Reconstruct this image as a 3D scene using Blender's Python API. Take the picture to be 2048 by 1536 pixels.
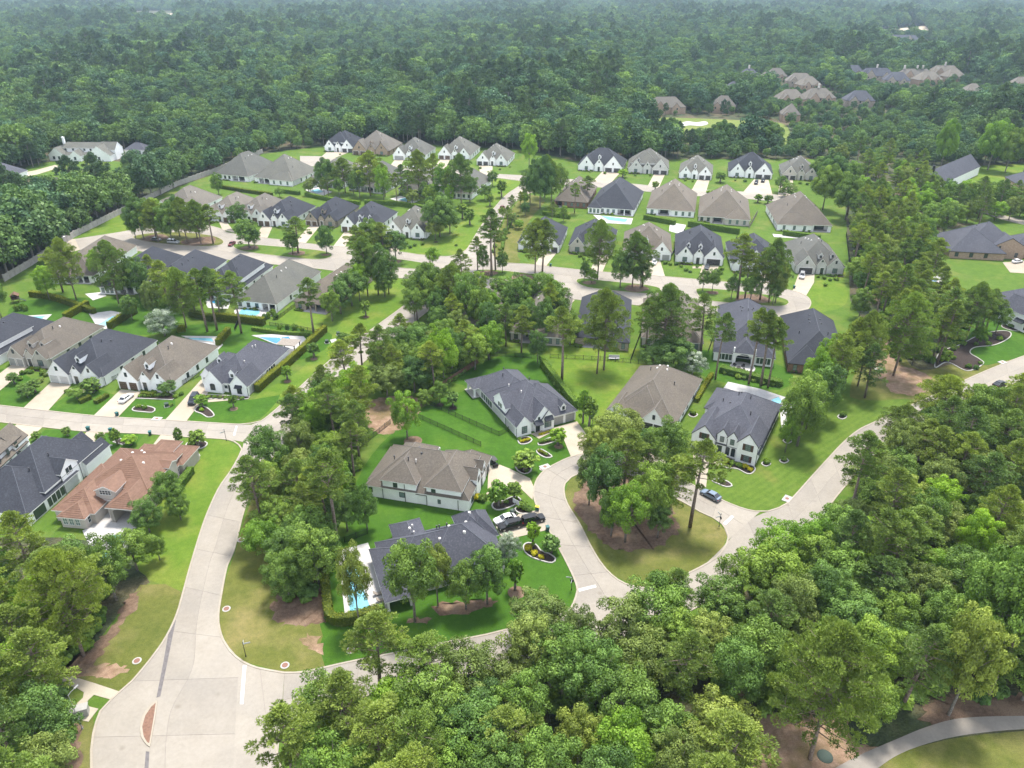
import bpy, bmesh, math, random
import numpy as np
from math import sin, cos, tan, radians, pi, atan2, hypot, sqrt, degrees
from mathutils import Vector, Matrix

for o in list(bpy.data.objects): bpy.data.objects.remove(o, do_unlink=True)
SC = bpy.context.scene
COL = SC.collection
# ---------------------------------------------------------------- camera
CAM_H, PITCH, FPX = 100.0, 28.8, 1480.0
cd = bpy.data.cameras.new('camera'); cam = bpy.data.objects.new('camera', cd); COL.objects.link(cam)
cam.location = (0, 0, CAM_H); cam.rotation_euler = (radians(90 - PITCH), 0, 0)
cd.sensor_width = 36.0; cd.lens = FPX / 2048 * 36.0; cd.clip_start = 1.0; cd.clip_end = 20000.0
SC.camera = cam
# ---------------------------------------------------------------- light
SUN_EL, SUN_AZ = 70.0, 20.0
wd = bpy.data.worlds.new('World'); SC.world = wd; wd.use_nodes = True
nt = wd.node_tree; nt.nodes.clear()
sky = nt.nodes.new('ShaderNodeTexSky'); sky.sky_type = 'NISHITA'; sky.sun_disc = False
sky.sun_elevation = radians(SUN_EL); sky.sun_rotation = radians(SUN_AZ)
sky.air_density = 1.0; sky.dust_density = 0.15; sky.ozone_density = 1.0; sky.altitude = 50
bg = nt.nodes.new('ShaderNodeBackground'); bg.inputs[1].default_value = 0.14
wo = nt.nodes.new('ShaderNodeOutputWorld')
hs = nt.nodes.new('ShaderNodeHueSaturation'); hs.inputs['Saturation'].default_value = 0.35   # milky overcast
nt.links.new(sky.outputs[0], hs.inputs['Color']); nt.links.new(hs.outputs[0], bg.inputs[0]); nt.links.new(bg.outputs[0], wo.inputs[0])
sl = bpy.data.lights.new('sun', 'SUN'); sl.energy = 2.1; sl.angle = radians(11); sl.color = (1.0, 0.95, 0.87)
so = bpy.data.objects.new('sun', sl); COL.objects.link(so)
sdir = Vector((cos(radians(SUN_EL)) * sin(radians(SUN_AZ)), cos(radians(SUN_EL)) * cos(radians(SUN_AZ)), sin(radians(SUN_EL))))
so.rotation_euler = (-sdir).to_track_quat('-Z', 'Y').to_euler(); so.location = (0, 0, 300)
vs = SC.view_settings; vs.view_transform = 'Standard'; vs.look = 'None'; vs.exposure = 1.88; vs.gamma = 1.0; vs.use_curve_mapping = False
SC.render.engine = 'CYCLES'
cy = SC.cycles
cy.max_bounces = 5; cy.diffuse_bounces = 2; cy.glossy_bounces = 2; cy.transmission_bounces = 3; cy.transparent_max_bounces = 4; cy.volume_bounces = 1
cy.use_denoising = True
try: cy.denoiser = 'OPENIMAGEDENOISE'
except Exception: pass
cy.use_adaptive_sampling = True; cy.adaptive_threshold = 0.015
cy.caustics_reflective = False; cy.caustics_refractive = False
rnd = random.Random(7)

# ---------------------------------------------------------------- survey helpers (photo survey -> ground plan)
_t = radians(PITCH)
def P(px, py, z=0.0):
    dx = (px - 1024) / FPX; dy = (768 - py) / FPX
    d = (dx, cos(_t) + dy * sin(_t), -sin(_t) + dy * cos(_t))
    s = (CAM_H - z) / -d[2]
    return Vector((d[0] * s, d[1] * s, z))
def proj(x, y, z):
    fz = y * cos(_t) + (CAM_H - z) * sin(_t)
    up = y * sin(_t) - (CAM_H - z) * cos(_t)
    return 1024 + FPX * x / fz, 768 - FPX * up / fz
def height_at(p, ty):
    """height of a thing standing at ground point p whose top is seen at photo row ty"""
    lo, hi = 0.0, 60.0
    for _ in range(40):
        m = (lo + hi) / 2
        if proj(p.x, p.y, m)[1] > ty: lo = m
        else: hi = m
    return lo
def ppm(p, z=0):  # photo pixels per metre at p
    return FPX / (p.y * cos(_t) + (CAM_H - z) * sin(_t))
def smooth(pts, closed=False, step=1.5):
    """Catmull-Rom through world points, resampled"""
    n = len(pts); out = []
    rng = range(n if closed else n - 1)
    for i in rng:
        if closed: p0, p1, p2, p3 = pts[(i - 1) % n], pts[i], pts[(i + 1) % n], pts[(i + 2) % n]
        else: p0, p1, p2, p3 = pts[max(i - 1, 0)], pts[i], pts[i + 1], pts[min(i + 2, n - 1)]
        L = (p2 - p1).length; k = max(1, int(L / step))
        k = min(k, 14)
        for j in range(k):
            t = j / k
            a = p1 * 2 + (p2 - p0) * t + (p0 * 2 - p1 * 5 + p2 * 4 - p3) * t * t + (p1 * 3 - p0 - p2 * 3 + p3) * t ** 3
            out.append(a * 0.5)
    if not closed: out.append(pts[-1].copy())
    return out
def G(lst): return [P(*q) for q in lst]
def inpoly(x, y, poly):
    c = False; n = len(poly); j = n - 1
    for i in range(n):
        xi, yi = poly[i][0], poly[i][1]; xj, yj = poly[j][0], poly[j][1]
        if (yi > y) != (yj > y) and x < (xj - xi) * (y - yi) / (yj - yi) + xi: c = not c
        j = i
    return c

# ---------------------------------------------------------------- object helpers
def tag(o, label=None, cat=None, group=None, kind=None):
    if label: o['label'] = label
    if cat: o['category'] = cat
    if group: o['group'] = group
    if kind: o['kind'] = kind
    return o
def link(o, parent=None, loc=None, rotz=None, scale=None):
    COL.objects.link(o)
    if parent: o.parent = parent
    if loc is not None: o.location = loc
    if rotz is not None: o.rotation_euler = (0, 0, rotz)
    if scale is not None: o.scale = scale
    return o
def empty(name, loc=(0, 0, 0), rotz=0.0):
    o = bpy.data.objects.new(name, None); o.empty_display_size = 0.5
    return link(o, None, loc, rotz)
class MB:
    """collects faces; each face may carry a material index"""
    def __init__(s): s.v = []; s.f = []; s.m = []
    def add(s, vs, fs, mi=0):
        b = len(s.v); s.v.extend([tuple(q) for q in vs])
        for f in fs: s.f.append([b + i for i in f]); s.m.append(mi)
    def box(s, x0, x1, y0, y1, z0, z1, mi=0):
        s.add([(x0, y0, z0), (x1, y0, z0), (x1, y1, z0), (x0, y1, z0), (x0, y0, z1), (x1, y0, z1), (x1, y1, z1), (x0, y1, z1)],
              [(0, 3, 2, 1), (4, 5, 6, 7), (0, 1, 5, 4), (1, 2, 6, 5), (2, 3, 7, 6), (3, 0, 4, 7)], mi)
    def prism(s, poly, z0, z1, mi=0, bottom=True):
        n = len(poly)
        vs = [(p[0], p[1], z0) for p in poly] + [(p[0], p[1], z1) for p in poly]
        fs = [[i, (i + 1) % n, n + (i + 1) % n, n + i] for i in range(n)] + [list(range(n, 2 * n))]
        if bottom: fs.append(list(range(n - 1, -1, -1)))
        s.add(vs, fs, mi)
    def cyl(s, x, y, z0, z1, r0, r1=None, n=10, mi=0):
        r1 = r0 if r1 is None else r1
        vs = [(x + r0 * cos(2 * pi * i / n), y + r0 * sin(2 * pi * i / n), z0) for i in range(n)] + \
             [(x + r1 * cos(2 * pi * i / n), y + r1 * sin(2 * pi * i / n), z1) for i in range(n)]
        s.add(vs, [[i, (i + 1) % n, n + (i + 1) % n, n + i] for i in range(n)] + [list(range(n, 2 * n)), list(range(n - 1, -1, -1))], mi)
    def tube(s, pts, rads, n=7, mi=0):
        b = []
        for k, (p, r) in enumerate(zip(pts, rads)):
            p = Vector(p); a = Vector(pts[max(k - 1, 0)]); c = Vector(pts[min(k + 1, len(pts) - 1)])
            d = (c - a).normalized(); u = d.orthogonal().normalized(); w = d.cross(u)
            b.append([p + (u * cos(2 * pi * i / n) + w * sin(2 * pi * i / n)) * r for i in range(n)])
        vs = [q for ring in b for q in ring]; fs = []
        for k in range(len(b) - 1):
            for i in range(n): fs.append([k * n + i, k * n + (i + 1) % n, (k + 1) * n + (i + 1) % n, (k + 1) * n + i])
        fs.append(list(range(n - 1, -1, -1))); fs.append([(len(b) - 1) * n + i for i in range(n)])
        s.add(vs, fs, mi)
    def mesh(s, name, mats, smoothf=False):
        me = bpy.data.meshes.new(name); me.from_pydata(s.v, [], s.f)
        for m in (mats if isinstance(mats, (list, tuple)) else [mats]): me.materials.append(m)
        if any(s.m): me.polygons.foreach_set('material_index', s.m)
        if smoothf: me.polygons.foreach_set('use_smooth', [True] * len(s.f))
        me.update(); return me
    def build(s, name, mats, parent=None, loc=None, rotz=None, smoothf=False):
        return link(bpy.data.objects.new(name, s.mesh(name, mats, smoothf)), parent, loc, rotz)
def mobj(name, me, parent=None, loc=None, rotz=None, scale=None):
    return link(bpy.data.objects.new(name, me), parent, loc, rotz, scale)
def fixn(o):
    bm = bmesh.new(); bm.from_mesh(o.data); bmesh.ops.recalc_face_normals(bm, faces=bm.faces); bm.to_mesh(o.data); bm.free(); return o
def sheet(name, poly, z, mat, parent=None, kind='structure'):
    a = sum(poly[i][0] * poly[(i + 1) % len(poly)][1] - poly[(i + 1) % len(poly)][0] * poly[i][1] for i in range(len(poly)))
    if a < 0: poly = poly[::-1]
    m = MB(); m.add([(p[0], p[1], z) for p in poly], [list(range(len(poly)))])
    o = m.build(name, mat, parent)
    if kind and not parent: o['kind'] = kind
    return o
def sweep_bm(m, pts, w, z0, z1, closed=False, mi=0):
    """a low strip of width w along pts (centred), top z1"""
    n = len(pts); L = []; R = []
    for i in range(n):
        a = pts[(i - 1) % n] if (closed or i > 0) else pts[i]; b = pts[(i + 1) % n] if (closed or i < n - 1) else pts[i]
        d = Vector((b[0] - a[0], b[1] - a[1], 0));
        if d.length < 1e-6: d = Vector((1, 0, 0))
        d.normalize(); nn = Vector((-d.y, d.x, 0)) * (w / 2)
        L.append((pts[i][0] + nn.x, pts[i][1] + nn.y)); R.append((pts[i][0] - nn.x, pts[i][1] - nn.y))
    vs = []
    for i in range(n): vs += [(L[i][0], L[i][1], z0), (L[i][0], L[i][1], z1), (R[i][0], R[i][1], z1), (R[i][0], R[i][1], z0)]
    fs = []
    for i in range(n if closed else n - 1):
        a = 4 * i; b = 4 * ((i + 1) % n)
        fs += [[a, a + 1, b + 1, b], [a + 1, a + 2, b + 2, b + 1], [a + 2, a + 3, b + 3, b + 2]]
    if not closed: fs += [[0, 3, 2, 1], [4 * n - 4, 4 * n - 3, 4 * n - 2, 4 * n - 1]]
    m.add(vs, fs, mi)

# ---------------------------------------------------------------- materials
def mat(name): 
    m = bpy.data.materials.new(name); m.use_nodes = True; t = m.node_tree; t.nodes.clear()
    out = t.nodes.new('ShaderNodeOutputMaterial'); b = t.nodes.new('ShaderNodeBsdfPrincipled')
    t.links.new(b.outputs[0], out.inputs[0]); return m, t, b, out
def N(t, typ, **kw):
    n = t.nodes.new(typ)
    for k, v in kw.items():
        if isinstance(k, str) and hasattr(n, k): setattr(n, k, v)
    return n
def geo_pos(t): return t.nodes.new('ShaderNodeNewGeometry').outputs['Position']
def noise(t, vec, scale, detail=3, rough=0.55):
    n = t.nodes.new('ShaderNodeTexNoise'); n.inputs['Scale'].default_value = scale; n.inputs['Detail'].default_value = detail; n.inputs['Roughness'].default_value = rough
    if vec is not None: t.links.new(vec, n.inputs['Vector'])
    return n.outputs['Fac']
def ramp(t, fac, stops):
    r = t.nodes.new('ShaderNodeValToRGB'); e = r.color_ramp.elements
    while len(e) < len(stops): e.new(0.5)
    for i, (p, c) in enumerate(stops): e[i].position = p; e[i].color = (*c, 1) if len(c) == 3 else c
    t.links.new(fac, r.inputs[0]); return r.outputs[0]
def mixc(t, fac, a, b, mode='MIX'):
    n = t.nodes.new('ShaderNodeMix'); n.data_type = 'RGBA'; n.blend_type = mode
    for inp, v in ((0, fac), (6, a), (7, b)):
        if hasattr(v, 'default_value') or isinstance(v, bpy.types.NodeSocket): t.links.new(v, n.inputs[inp])
        else: n.inputs[inp].default_value = v if inp == 0 else (*v, 1)
    return n.outputs[2]
def bump(t, b, h, strength=0.3, dist=0.05):
    n = t.nodes.new('ShaderNodeBump'); n.inputs['Strength'].default_value = strength; n.inputs['Distance'].default_value = dist
    t.links.new(h, n.inputs['Height']); t.links.new(n.outputs[0], b.inputs['Normal'])
def M_road(name, c1, c2, c3, vary):
    m, t, b, out = mat(name); pos = geo_pos(t)
    col = ramp(t, noise(t, pos, 0.3, 5, 0.6), [(0.32, c1), (0.68, c2)])
    col = mixc(t, ramp(t, noise(t, pos, 0.08, 4), [(0.45, (0, 0, 0)), (0.7, (1, 1, 1))]), col, c3)
    col = mixc(t, 1.0, col, ramp(t, noise(t, pos, 1.6, 5, 0.7), [(0.25, (0.9, 0.895, 0.88)), (0.65, (1.04, 1.04, 1.04))]), 'MULTIPLY')
    st = t.nodes.new('ShaderNodeTexVoronoi'); st.inputs['Scale'].default_value = 0.16; st.inputs['Randomness'].default_value = 1; t.links.new(pos, st.inputs['Vector'])
    col = mixc(t, 1.0, col, ramp(t, st.outputs['Distance'], [(0.03, (0.80, 0.78, 0.75)), (0.10, (1, 1, 1))]), 'MULTIPLY')
    oi = t.nodes.new('ShaderNodeObjectInfo'); col = mixc(t, 1.0, col, ramp(t, oi.outputs['Random'], [(0, (1 - vary, 1 - vary, 1 - vary * .9)), (1, (1 + vary * .5,) * 3)]), 'MULTIPLY')
    t.links.new(col, b.inputs['Base Color']); b.inputs['Roughness'].default_value = 0.9; b.inputs['Specular IOR Level'].default_value = 0.25; return m
def M_noise(name, c1, c2, scale=1.0, rough=0.85, c3=None, s3=0.05, fine=None, spec=0.3, bm=None, vary=0.0):
    """two tones mixed by noise in world position, a third slow tone, fine grain"""
    m, t, b, out = mat(name); pos = geo_pos(t)
    col = ramp(t, noise(t, pos, scale, 4), [(0.32, c1), (0.68, c2)])
    if c3: col = mixc(t, ramp(t, noise(t, pos, s3, 3), [(0.45, (0, 0, 0)), (0.65, (1, 1, 1))]), col, c3)
    if fine:
        f = ramp(t, noise(t, pos, fine[0], 2), [(0.3, (1 - fine[1],) * 3), (0.7, (1 + fine[1],) * 3)])
        col = mixc(t, 1.0, col, f, 'MULTIPLY')
    if vary:
        oi = t.nodes.new('ShaderNodeObjectInfo')
        v = ramp(t, oi.outputs['Random'], [(0, (1 - vary,) * 3), (1, (1 + vary * .6,) * 3)])
        col = mixc(t, 1.0, col, v, 'MULTIPLY')
    t.links.new(col, b.inputs['Base Color']); b.inputs['Roughness'].default_value = rough; b.inputs['Specular IOR Level'].default_value = spec
    if bm: bump(t, b, noise(t, pos, bm[0], 3), bm[1], bm[2])
    return m
def M_plain(name, c, rough=0.6, metal=0.0, spec=0.4, emit=None):
    m, t, b, out = mat(name); pos = geo_pos(t)
    f = ramp(t, noise(t, pos, 2.5, 3), [(0.3, tuple(x * 0.93 for x in c)), (0.7, tuple(min(1, x * 1.05) for x in c))])
    t.links.new(f, b.inputs['Base Color']); b.inputs['Roughness'].default_value = rough; b.inputs['Metallic'].default_value = metal; b.inputs['Specular IOR Level'].default_value = spec
    return m
def M_lawn(name, c1, c2, patch, stripes=None, amount=0.5):
    """lawn: blade grain, soft tufts, sun-bleached patches, optional mowing stripes (angle, period)"""
    m, t, b, out = mat(name); pos = geo_pos(t)
    col = ramp(t, noise(t, pos, 0.35, 5, 0.62), [(0.3, c1), (0.7, c2)])
    pm = ramp(t, noise(t, pos, 0.09, 4, 0.6), [(0.62 - amount * 0.3, (0, 0, 0)), (0.82 - amount * 0.2, (1, 1, 1))])
    col = mixc(t, pm, col, patch)
    md = ramp(t, noise(t, pos, 1.1, 5, 0.68), [(0.3, (0.84, 0.87, 0.82)), (0.7, (1.15, 1.12, 1.12))]); col = mixc(t, 1.0, col, md, 'MULTIPLY')
    bl = ramp(t, noise(t, pos, 0.03, 3), [(0.35, (0.9, 0.94, 0.9)), (0.65, (1.1, 1.05, 1.05))]); col = mixc(t, 1.0, col, bl, 'MULTIPLY')
    g = ramp(t, noise(t, pos, 6.0, 3, 0.7), [(0.28, (0.72, 0.74, 0.7)), (0.72, (1.25, 1.22, 1.2))])
    col = mixc(t, 1.0, col, g, 'MULTIPLY')
    if stripes:
        mp = t.nodes.new('ShaderNodeMapping'); mp.inputs['Rotation'].default_value = (0, 0, stripes[0]); t.links.new(pos, mp.inputs[0])
        w = t.nodes.new('ShaderNodeTexWave'); w.inputs['Scale'].default_value = 0.314 / stripes[1]; w.inputs['Distortion'].default_value = 1.2; w.inputs['Detail Scale'].default_value = 0.3
        t.links.new(mp.outputs[0], w.inputs['Vector'])
        s = ramp(t, w.outputs['Fac'], [(0.25, (0.94, 0.95, 0.94)), (0.75, (1.05, 1.04, 1.02))])
        col = mixc(t, 1.0, col, s, 'MULTIPLY')
    t.links.new(col, b.inputs['Base Color']); b.inputs['Roughness'].default_value = 0.95; b.inputs['Specular IOR Level'].default_value = 0.1
    bump(t, b, noise(t, pos, 9.0, 3), 0.6, 0.06)
    return m
def M_leaf(name, base, alt, trans=0.17, hv=0.28):
    """foliage: per-tree tint, per-clump tint, light passing through the leaves"""
    m = bpy.data.materials.new(name); m.use_nodes = True; t = m.node_tree; t.nodes.clear()
    out = t.nodes.new('ShaderNodeOutputMaterial')
    oi = t.nodes.new('ShaderNodeObjectInfo'); at = t.nodes.new('ShaderNodeAttribute'); at.attribute_name = 'tint'
    col = ramp(t, at.outputs['Fac'], [(0.0, tuple(base)), (1.0, tuple(alt))])  # clump tones spread wide to paint in sunlit and shaded foliage
    v = ramp(t, oi.outputs['Random'], [(0.0, (1 - hv, 1 - hv * .75, 1 - hv * .4)), (0.5, (1, 1, 1)), (1.0, (1 + hv * .75, 1 + hv * .6, 1 - hv * .3))])
    col = mixc(t, 1.0, col, v, 'MULTIPLY')
    d = t.nodes.new('ShaderNodeBsdfDiffuse'); tr = t.nodes.new('ShaderNodeBsdfTranslucent')
    t.links.new(col, d.inputs[0])
    tc = mixc(t, 1.0, col, (1.05, 1.2, 0.55), 'MULTIPLY'); t.links.new(tc, tr.inputs[0])
    mx = t.nodes.new('ShaderNodeMixShader'); mx.inputs[0].default_value = trans
    t.links.new(d.outputs[0], mx.inputs[1]); t.links.new(tr.outputs[0], mx.inputs[2])
    gl = t.nodes.new('ShaderNodeBsdfGlossy'); gl.inputs['Roughness'].default_value = 0.45; gl.inputs[0].default_value = (0.8, 0.85, 0.8, 1)
    m2 = t.nodes.new('ShaderNodeMixShader'); m2.inputs[0].default_value = 0.012
    t.links.new(mx.outputs[0], m2.inputs[1]); t.links.new(gl.outputs[0], m2.inputs[2]); t.links.new(m2.outputs[0], out.inputs[0])
    return m
def M_roof(name, c, c2, course=0.28):
    """asphalt shingles: granule speckle, courses following the slope, weather streaks"""
    m, t, b, out = mat(name); pos = geo_pos(t)
    sp = noise(t, pos, 2.6, 4, 0.75)
    col = ramp(t, sp, [(0.25, tuple(x * 0.72 for x in c)), (0.5, c), (0.78, c2)])
    big = ramp(t, noise(t, pos, 0.22, 3), [(0.3, (0.9, 0.9, 0.92)), (0.7, (1.1, 1.09, 1.07))])
    col = mixc(t, 1.0, col, big, 'MULTIPLY')
    sx = t.nodes.new('ShaderNodeSeparateXYZ'); t.links.new(pos, sx.inputs[0])
    md = t.nodes.new('ShaderNodeMath'); md.operation = 'MODULO'; md.inputs[1].default_value = course * 0.62; t.links.new(sx.outputs[2], md.inputs[0])
    dv = t.nodes.new('ShaderNodeMath'); dv.operation = 'DIVIDE'; dv.inputs[1].default_value = course * 0.62; t.links.new(md.outputs[0], dv.inputs[0])
    cr = ramp(t, dv.outputs[0], [(0.0, (0.82, 0.82, 0.82)), (0.25, (1.03, 1.03, 1.03))])
    col = mixc(t, 0.8, col, cr, 'MULTIPLY')
    oi = t.nodes.new('ShaderNodeObjectInfo')
    col = mixc(t, 1.0, col, ramp(t, oi.outputs['Random'], [(0, (.88, .88, .9)), (1, (1.12, 1.1, 1.08))]), 'MULTIPLY')
    t.links.new(col, b.inputs['Base Color']); b.inputs['Roughness'].default_value = 0.88; b.inputs['Specular IOR Level'].default_value = 0.25
    bump(t, b, sp, 0.5, 0.04)
    return m
def M_water(name, c):
    m, t, b, out = mat(name); pos = geo_pos(t)
    col = ramp(t, noise(t, pos, 0.5, 3), [(0.35, tuple(x * .85 for x in c)), (0.65, tuple(x * 1.15 for x in c))])
    t.links.new(col, b.inputs['Base Color']); b.inputs['Roughness'].default_value = 0.06; b.inputs['IOR'].default_value = 1.33
    bump(t, b, noise(t, pos, 2.2, 3), 0.25, 0.05); return m
def M_tile(name):
    m, t, b, out = mat(name); pos = geo_pos(t)
    col = ramp(t, noise(t, pos, 1.4, 4, 0.7), [(0.25, (0.095, 0.046, 0.026)), (0.5, (0.14, 0.072, 0.044)), (0.78, (0.195, 0.11, 0.072))])
    t.links.new(col, b.inputs['Base Color']); b.inputs['Roughness'].default_value = 0.75
    bump(t, b, noise(t, pos, 7, 2), 0.3, 0.03); return m

K = {}
RIDGE = {}
K['concrete'] = M_road('concrete', (0.2439, 0.2179, 0.1833), (0.2770, 0.2504, 0.2134), (0.2286, 0.2079, 0.1810), 0.10)
K['drive'] = M_noise('drive_concrete', (0.3053, 0.2644, 0.2054), (0.3369, 0.2978, 0.2351), 0.4, 0.9, c3=(0.2994, 0.2505, 0.1881), s3=0.12, fine=(5, 0.06), vary=0.09)
K['joint'] = M_noise('joint_dirt', (0.1600, 0.1400, 0.1200), (0.2160, 0.1880, 0.1680), 1.2, 0.95)
K['kerb'] = M_noise('kerb_concrete', (0.2704, 0.2363, 0.1866), (0.3083, 0.2730, 0.2218), 0.8, 0.9, fine=(5, 0.06))
K['edging'] = M_noise('edging_concrete', (0.3239, 0.3121, 0.2887), (0.3770, 0.3652, 0.3416), 1.0, 0.85)
K['paving'] = M_noise('pale_paving', (0.3555, 0.3407, 0.3259), (0.4148, 0.4000, 0.3851), 0.7, 0.8, fine=(3, 0.07))
K['paint'] = M_noise('white_paint', (0.4190, 0.4190, 0.4129), (0.4788, 0.4788, 0.4728), 1.5, 0.8)
K['brickpave'] = M_noise('brown_paver', (0.1294, 0.0734, 0.0517), (0.1984, 0.1121, 0.0776), 3, 0.9)
K['greypave'] = M_noise('grey_paver', (0.0992, 0.0906, 0.0906), (0.1423, 0.1294, 0.1294), 2, 0.9)
K['mulch'] = M_noise('pine_straw', (0.0822, 0.0500, 0.0322), (0.1357, 0.0893, 0.0608), 1.6, 1.0, c3=(0.1714, 0.1179, 0.0786), s3=0.2, fine=(7, 0.25), bm=(6, 0.7, 0.06))
K['darkmulch'] = M_noise('dark_mulch', (0.0210, 0.0150, 0.0120), (0.0450, 0.0315, 0.0255), 2.5, 1.0, fine=(8, 0.3), bm=(8, 0.8, 0.05))
K['dirt'] = M_noise('bare_dirt', (0.1786, 0.1086, 0.0698), (0.2795, 0.1940, 0.1319), 0.9, 1.0, c3=(0.1319, 0.0971, 0.0465), s3=0.25, fine=(5, 0.2))
K['sand'] = M_noise('sand', (0.3260, 0.2561, 0.1863), (0.4270, 0.3570, 0.2795), 1.0, 1.0)
K['forestfloor'] = M_noise('forest_floor', (0.0235, 0.0360, 0.0158), (0.0534, 0.0698, 0.0270), 0.25, 1.0, c3=(0.0909, 0.0698, 0.0405), s3=0.05, fine=(3, 0.3), bm=(1.6031, 0.9000, 0.4500))
K['lawn'] = M_lawn('lawn_grass', (0.0566, 0.1077, 0.0156), (0.0820, 0.1369, 0.0223), (0.1276, 0.1457, 0.0390), amount=0.35)
K['lush'] = M_lawn('lush_grass', (0.0317, 0.0826, 0.0090), (0.0467, 0.1095, 0.0121), (0.0651, 0.1263, 0.0152), amount=0.25)
K['bright'] = M_lawn('bright_grass', (0.0684, 0.1281, 0.0146), (0.0957, 0.1546, 0.0201), (0.1413, 0.1678, 0.0335), amount=0.5)
K['olive'] = M_lawn('verge_grass', (0.0779, 0.0944, 0.0212), (0.1106, 0.1191, 0.0319), (0.1721, 0.1519, 0.0620), amount=0.5)
K['stripe'] = M_lawn('mown_grass', (0.0615, 0.1108, 0.0159), (0.0859, 0.1355, 0.0231), (0.1229, 0.1355, 0.0355), stripes=(radians(52), 1.6), amount=0.25)
K['fairway'] = M_lawn('fairway_grass', (0.1046, 0.1442, 0.0354), (0.1307, 0.1660, 0.0433), (0.1656, 0.1747, 0.0629), amount=0.3)
K['roof_slate'] = M_roof('slate_shingles', (0.0540, 0.0568, 0.0711), (0.1023, 0.1052, 0.1250))
K['roof_black'] = M_roof('charcoal_shingles', (0.0307, 0.0338, 0.0430), (0.0573, 0.0614, 0.0767))
K['roof_brown'] = M_roof('weathered_brown_shingles', (0.1113, 0.0965, 0.0782), (0.1650, 0.1483, 0.1245))
K['roof_grey'] = M_roof('grey_brown_shingles', (0.0986, 0.0991, 0.0862), (0.1462, 0.1508, 0.1360))
K['roof_tan'] = M_roof('tan_shingles', (0.1258, 0.1145, 0.0964), (0.1850, 0.1761, 0.1544))
K['roof_tile'] = M_tile('terracotta_tile')
K['white'] = M_noise('white_painted_brick', (0.8346, 0.8293, 0.8132), (0.9095, 0.9042, 0.8881), 0.6, 0.8, fine=(4, 0.04))
K['cream'] = M_noise('cream_painted_brick', (0.4675, 0.4250, 0.3740), (0.5355, 0.4930, 0.4420), 0.8, 0.85, fine=(4, 0.07))
K['greywall'] = M_noise('light_grey_brick', (0.50, 0.485, 0.46), (0.60, 0.585, 0.56), 1.2, 0.85, fine=(4, 0.1))
K['stone'] = M_noise('tan_stone', (0.2550, 0.2082, 0.1615), (0.3910, 0.3315, 0.2720), 1.6, 0.9, fine=(3, 0.15))
K['brick'] = M_noise('red_brick', (0.1870, 0.0978, 0.0680), (0.2805, 0.1615, 0.1190), 1.8, 0.9, fine=(3, 0.15))
K['tanbrick'] = M_noise('tan_brick', (0.3060, 0.2125, 0.1530), (0.3995, 0.2975, 0.2210), 1.8, 0.9, fine=(3, 0.12))
K['stucco'] = M_noise('pale_stucco', (0.4080, 0.3697, 0.3272), (0.4675, 0.4292, 0.3867), 0.7, 0.85)
K['trimdark'] = M_plain('dark_trim', (0.035, 0.032, 0.032), 0.6)
K['trimwhite'] = M_plain('white_trim', (0.7920, 0.7810, 0.7480), 0.55)
K['frame_dark'] = M_plain('dark_window_frame', (0.03, 0.03, 0.032), 0.4)
K['frame_white'] = M_plain('white_window_frame', (0.62, 0.63, 0.61), 0.4)
K['gd_dark'] = M_plain('charcoal_garage_door', (0.05, 0.048, 0.05), 0.5)
K['gd_brown'] = M_plain('brown_garage_door', (0.10, 0.065, 0.045), 0.5)
K['gd_grey'] = M_plain('grey_garage_door', (0.33, 0.325, 0.315), 0.5)
K['gd_white'] = M_plain('white_garage_door', (0.58, 0.575, 0.56), 0.5)
K['door'] = M_plain('dark_door', (0.035, 0.025, 0.02), 0.35)
K['shutter'] = M_plain('brown_shutter', (0.085, 0.045, 0.03), 0.6)
K['interior'] = M_plain('shaded_interior', (0.10, 0.085, 0.075), 0.8)
K['metal_black'] = M_plain('black_metal', (0.02, 0.02, 0.021), 0.45, 0.3)
K['metal_grey'] = M_plain('grey_metal', (0.32, 0.32, 0.33), 0.45, 0.5)
K['vent_white'] = M_plain('pale_vent', (0.62, 0.59, 0.55), 0.5)
K['vent_dark'] = M_plain('dark_vent', (0.05, 0.05, 0.055), 0.5)
K['wood'] = M_noise('brown_fence_wood', (0.10, 0.055, 0.035), (0.16, 0.095, 0.065), 2.0, 0.9, fine=(5, 0.15))
K['greywood'] = M_noise('weathered_wood', (0.22, 0.19, 0.16), (0.31, 0.27, 0.23), 2.0, 0.9)
K['wallpanel'] = M_noise('precast_concrete', (0.2890, 0.2677, 0.2422), (0.3570, 0.3315, 0.3060), 0.8, 0.9, fine=(4, 0.1))
K['water'] = M_water('pool_water', (0.15, 0.36, 0.43))
K['water_deep'] = M_water('deep_pool_water', (0.03, 0.17, 0.30))
m, t, b, _ = mat('window_glass'); b.inputs['Base Color'].default_value = (0.035, 0.05, 0.052, 1); b.inputs['Roughness'].default_value = 0.08; b.inputs['Specular IOR Level'].default_value = 0.9; K['glass'] = m
m, t, b, _ = mat('sky_tinted_glass'); b.inputs['Base Color'].default_value = (0.16, 0.21, 0.205, 1); b.inputs['Roughness'].default_value = 0.12; b.inputs['Specular IOR Level'].default_value = 0.9; K['glass_pale'] = m  # pale base colour paints in the sky's reflection
K['bark_pine'] = M_noise('pine_bark', (0.13, 0.095, 0.075), (0.24, 0.19, 0.155), 3, 1.0, fine=(6, 0.25))
K['bark_oak'] = M_noise('grey_bark', (0.12, 0.105, 0.09), (0.21, 0.19, 0.165), 3, 1.0, fine=(6, 0.25))
K['lf_oak'] = M_leaf('oak_leaves', (0.0832, 0.1409, 0.0253), (0.2039, 0.3034, 0.0548))
K['lf_dark'] = M_leaf('dark_leaves', (0.0620, 0.1147, 0.0278), (0.1534, 0.2536, 0.0562))
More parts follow.
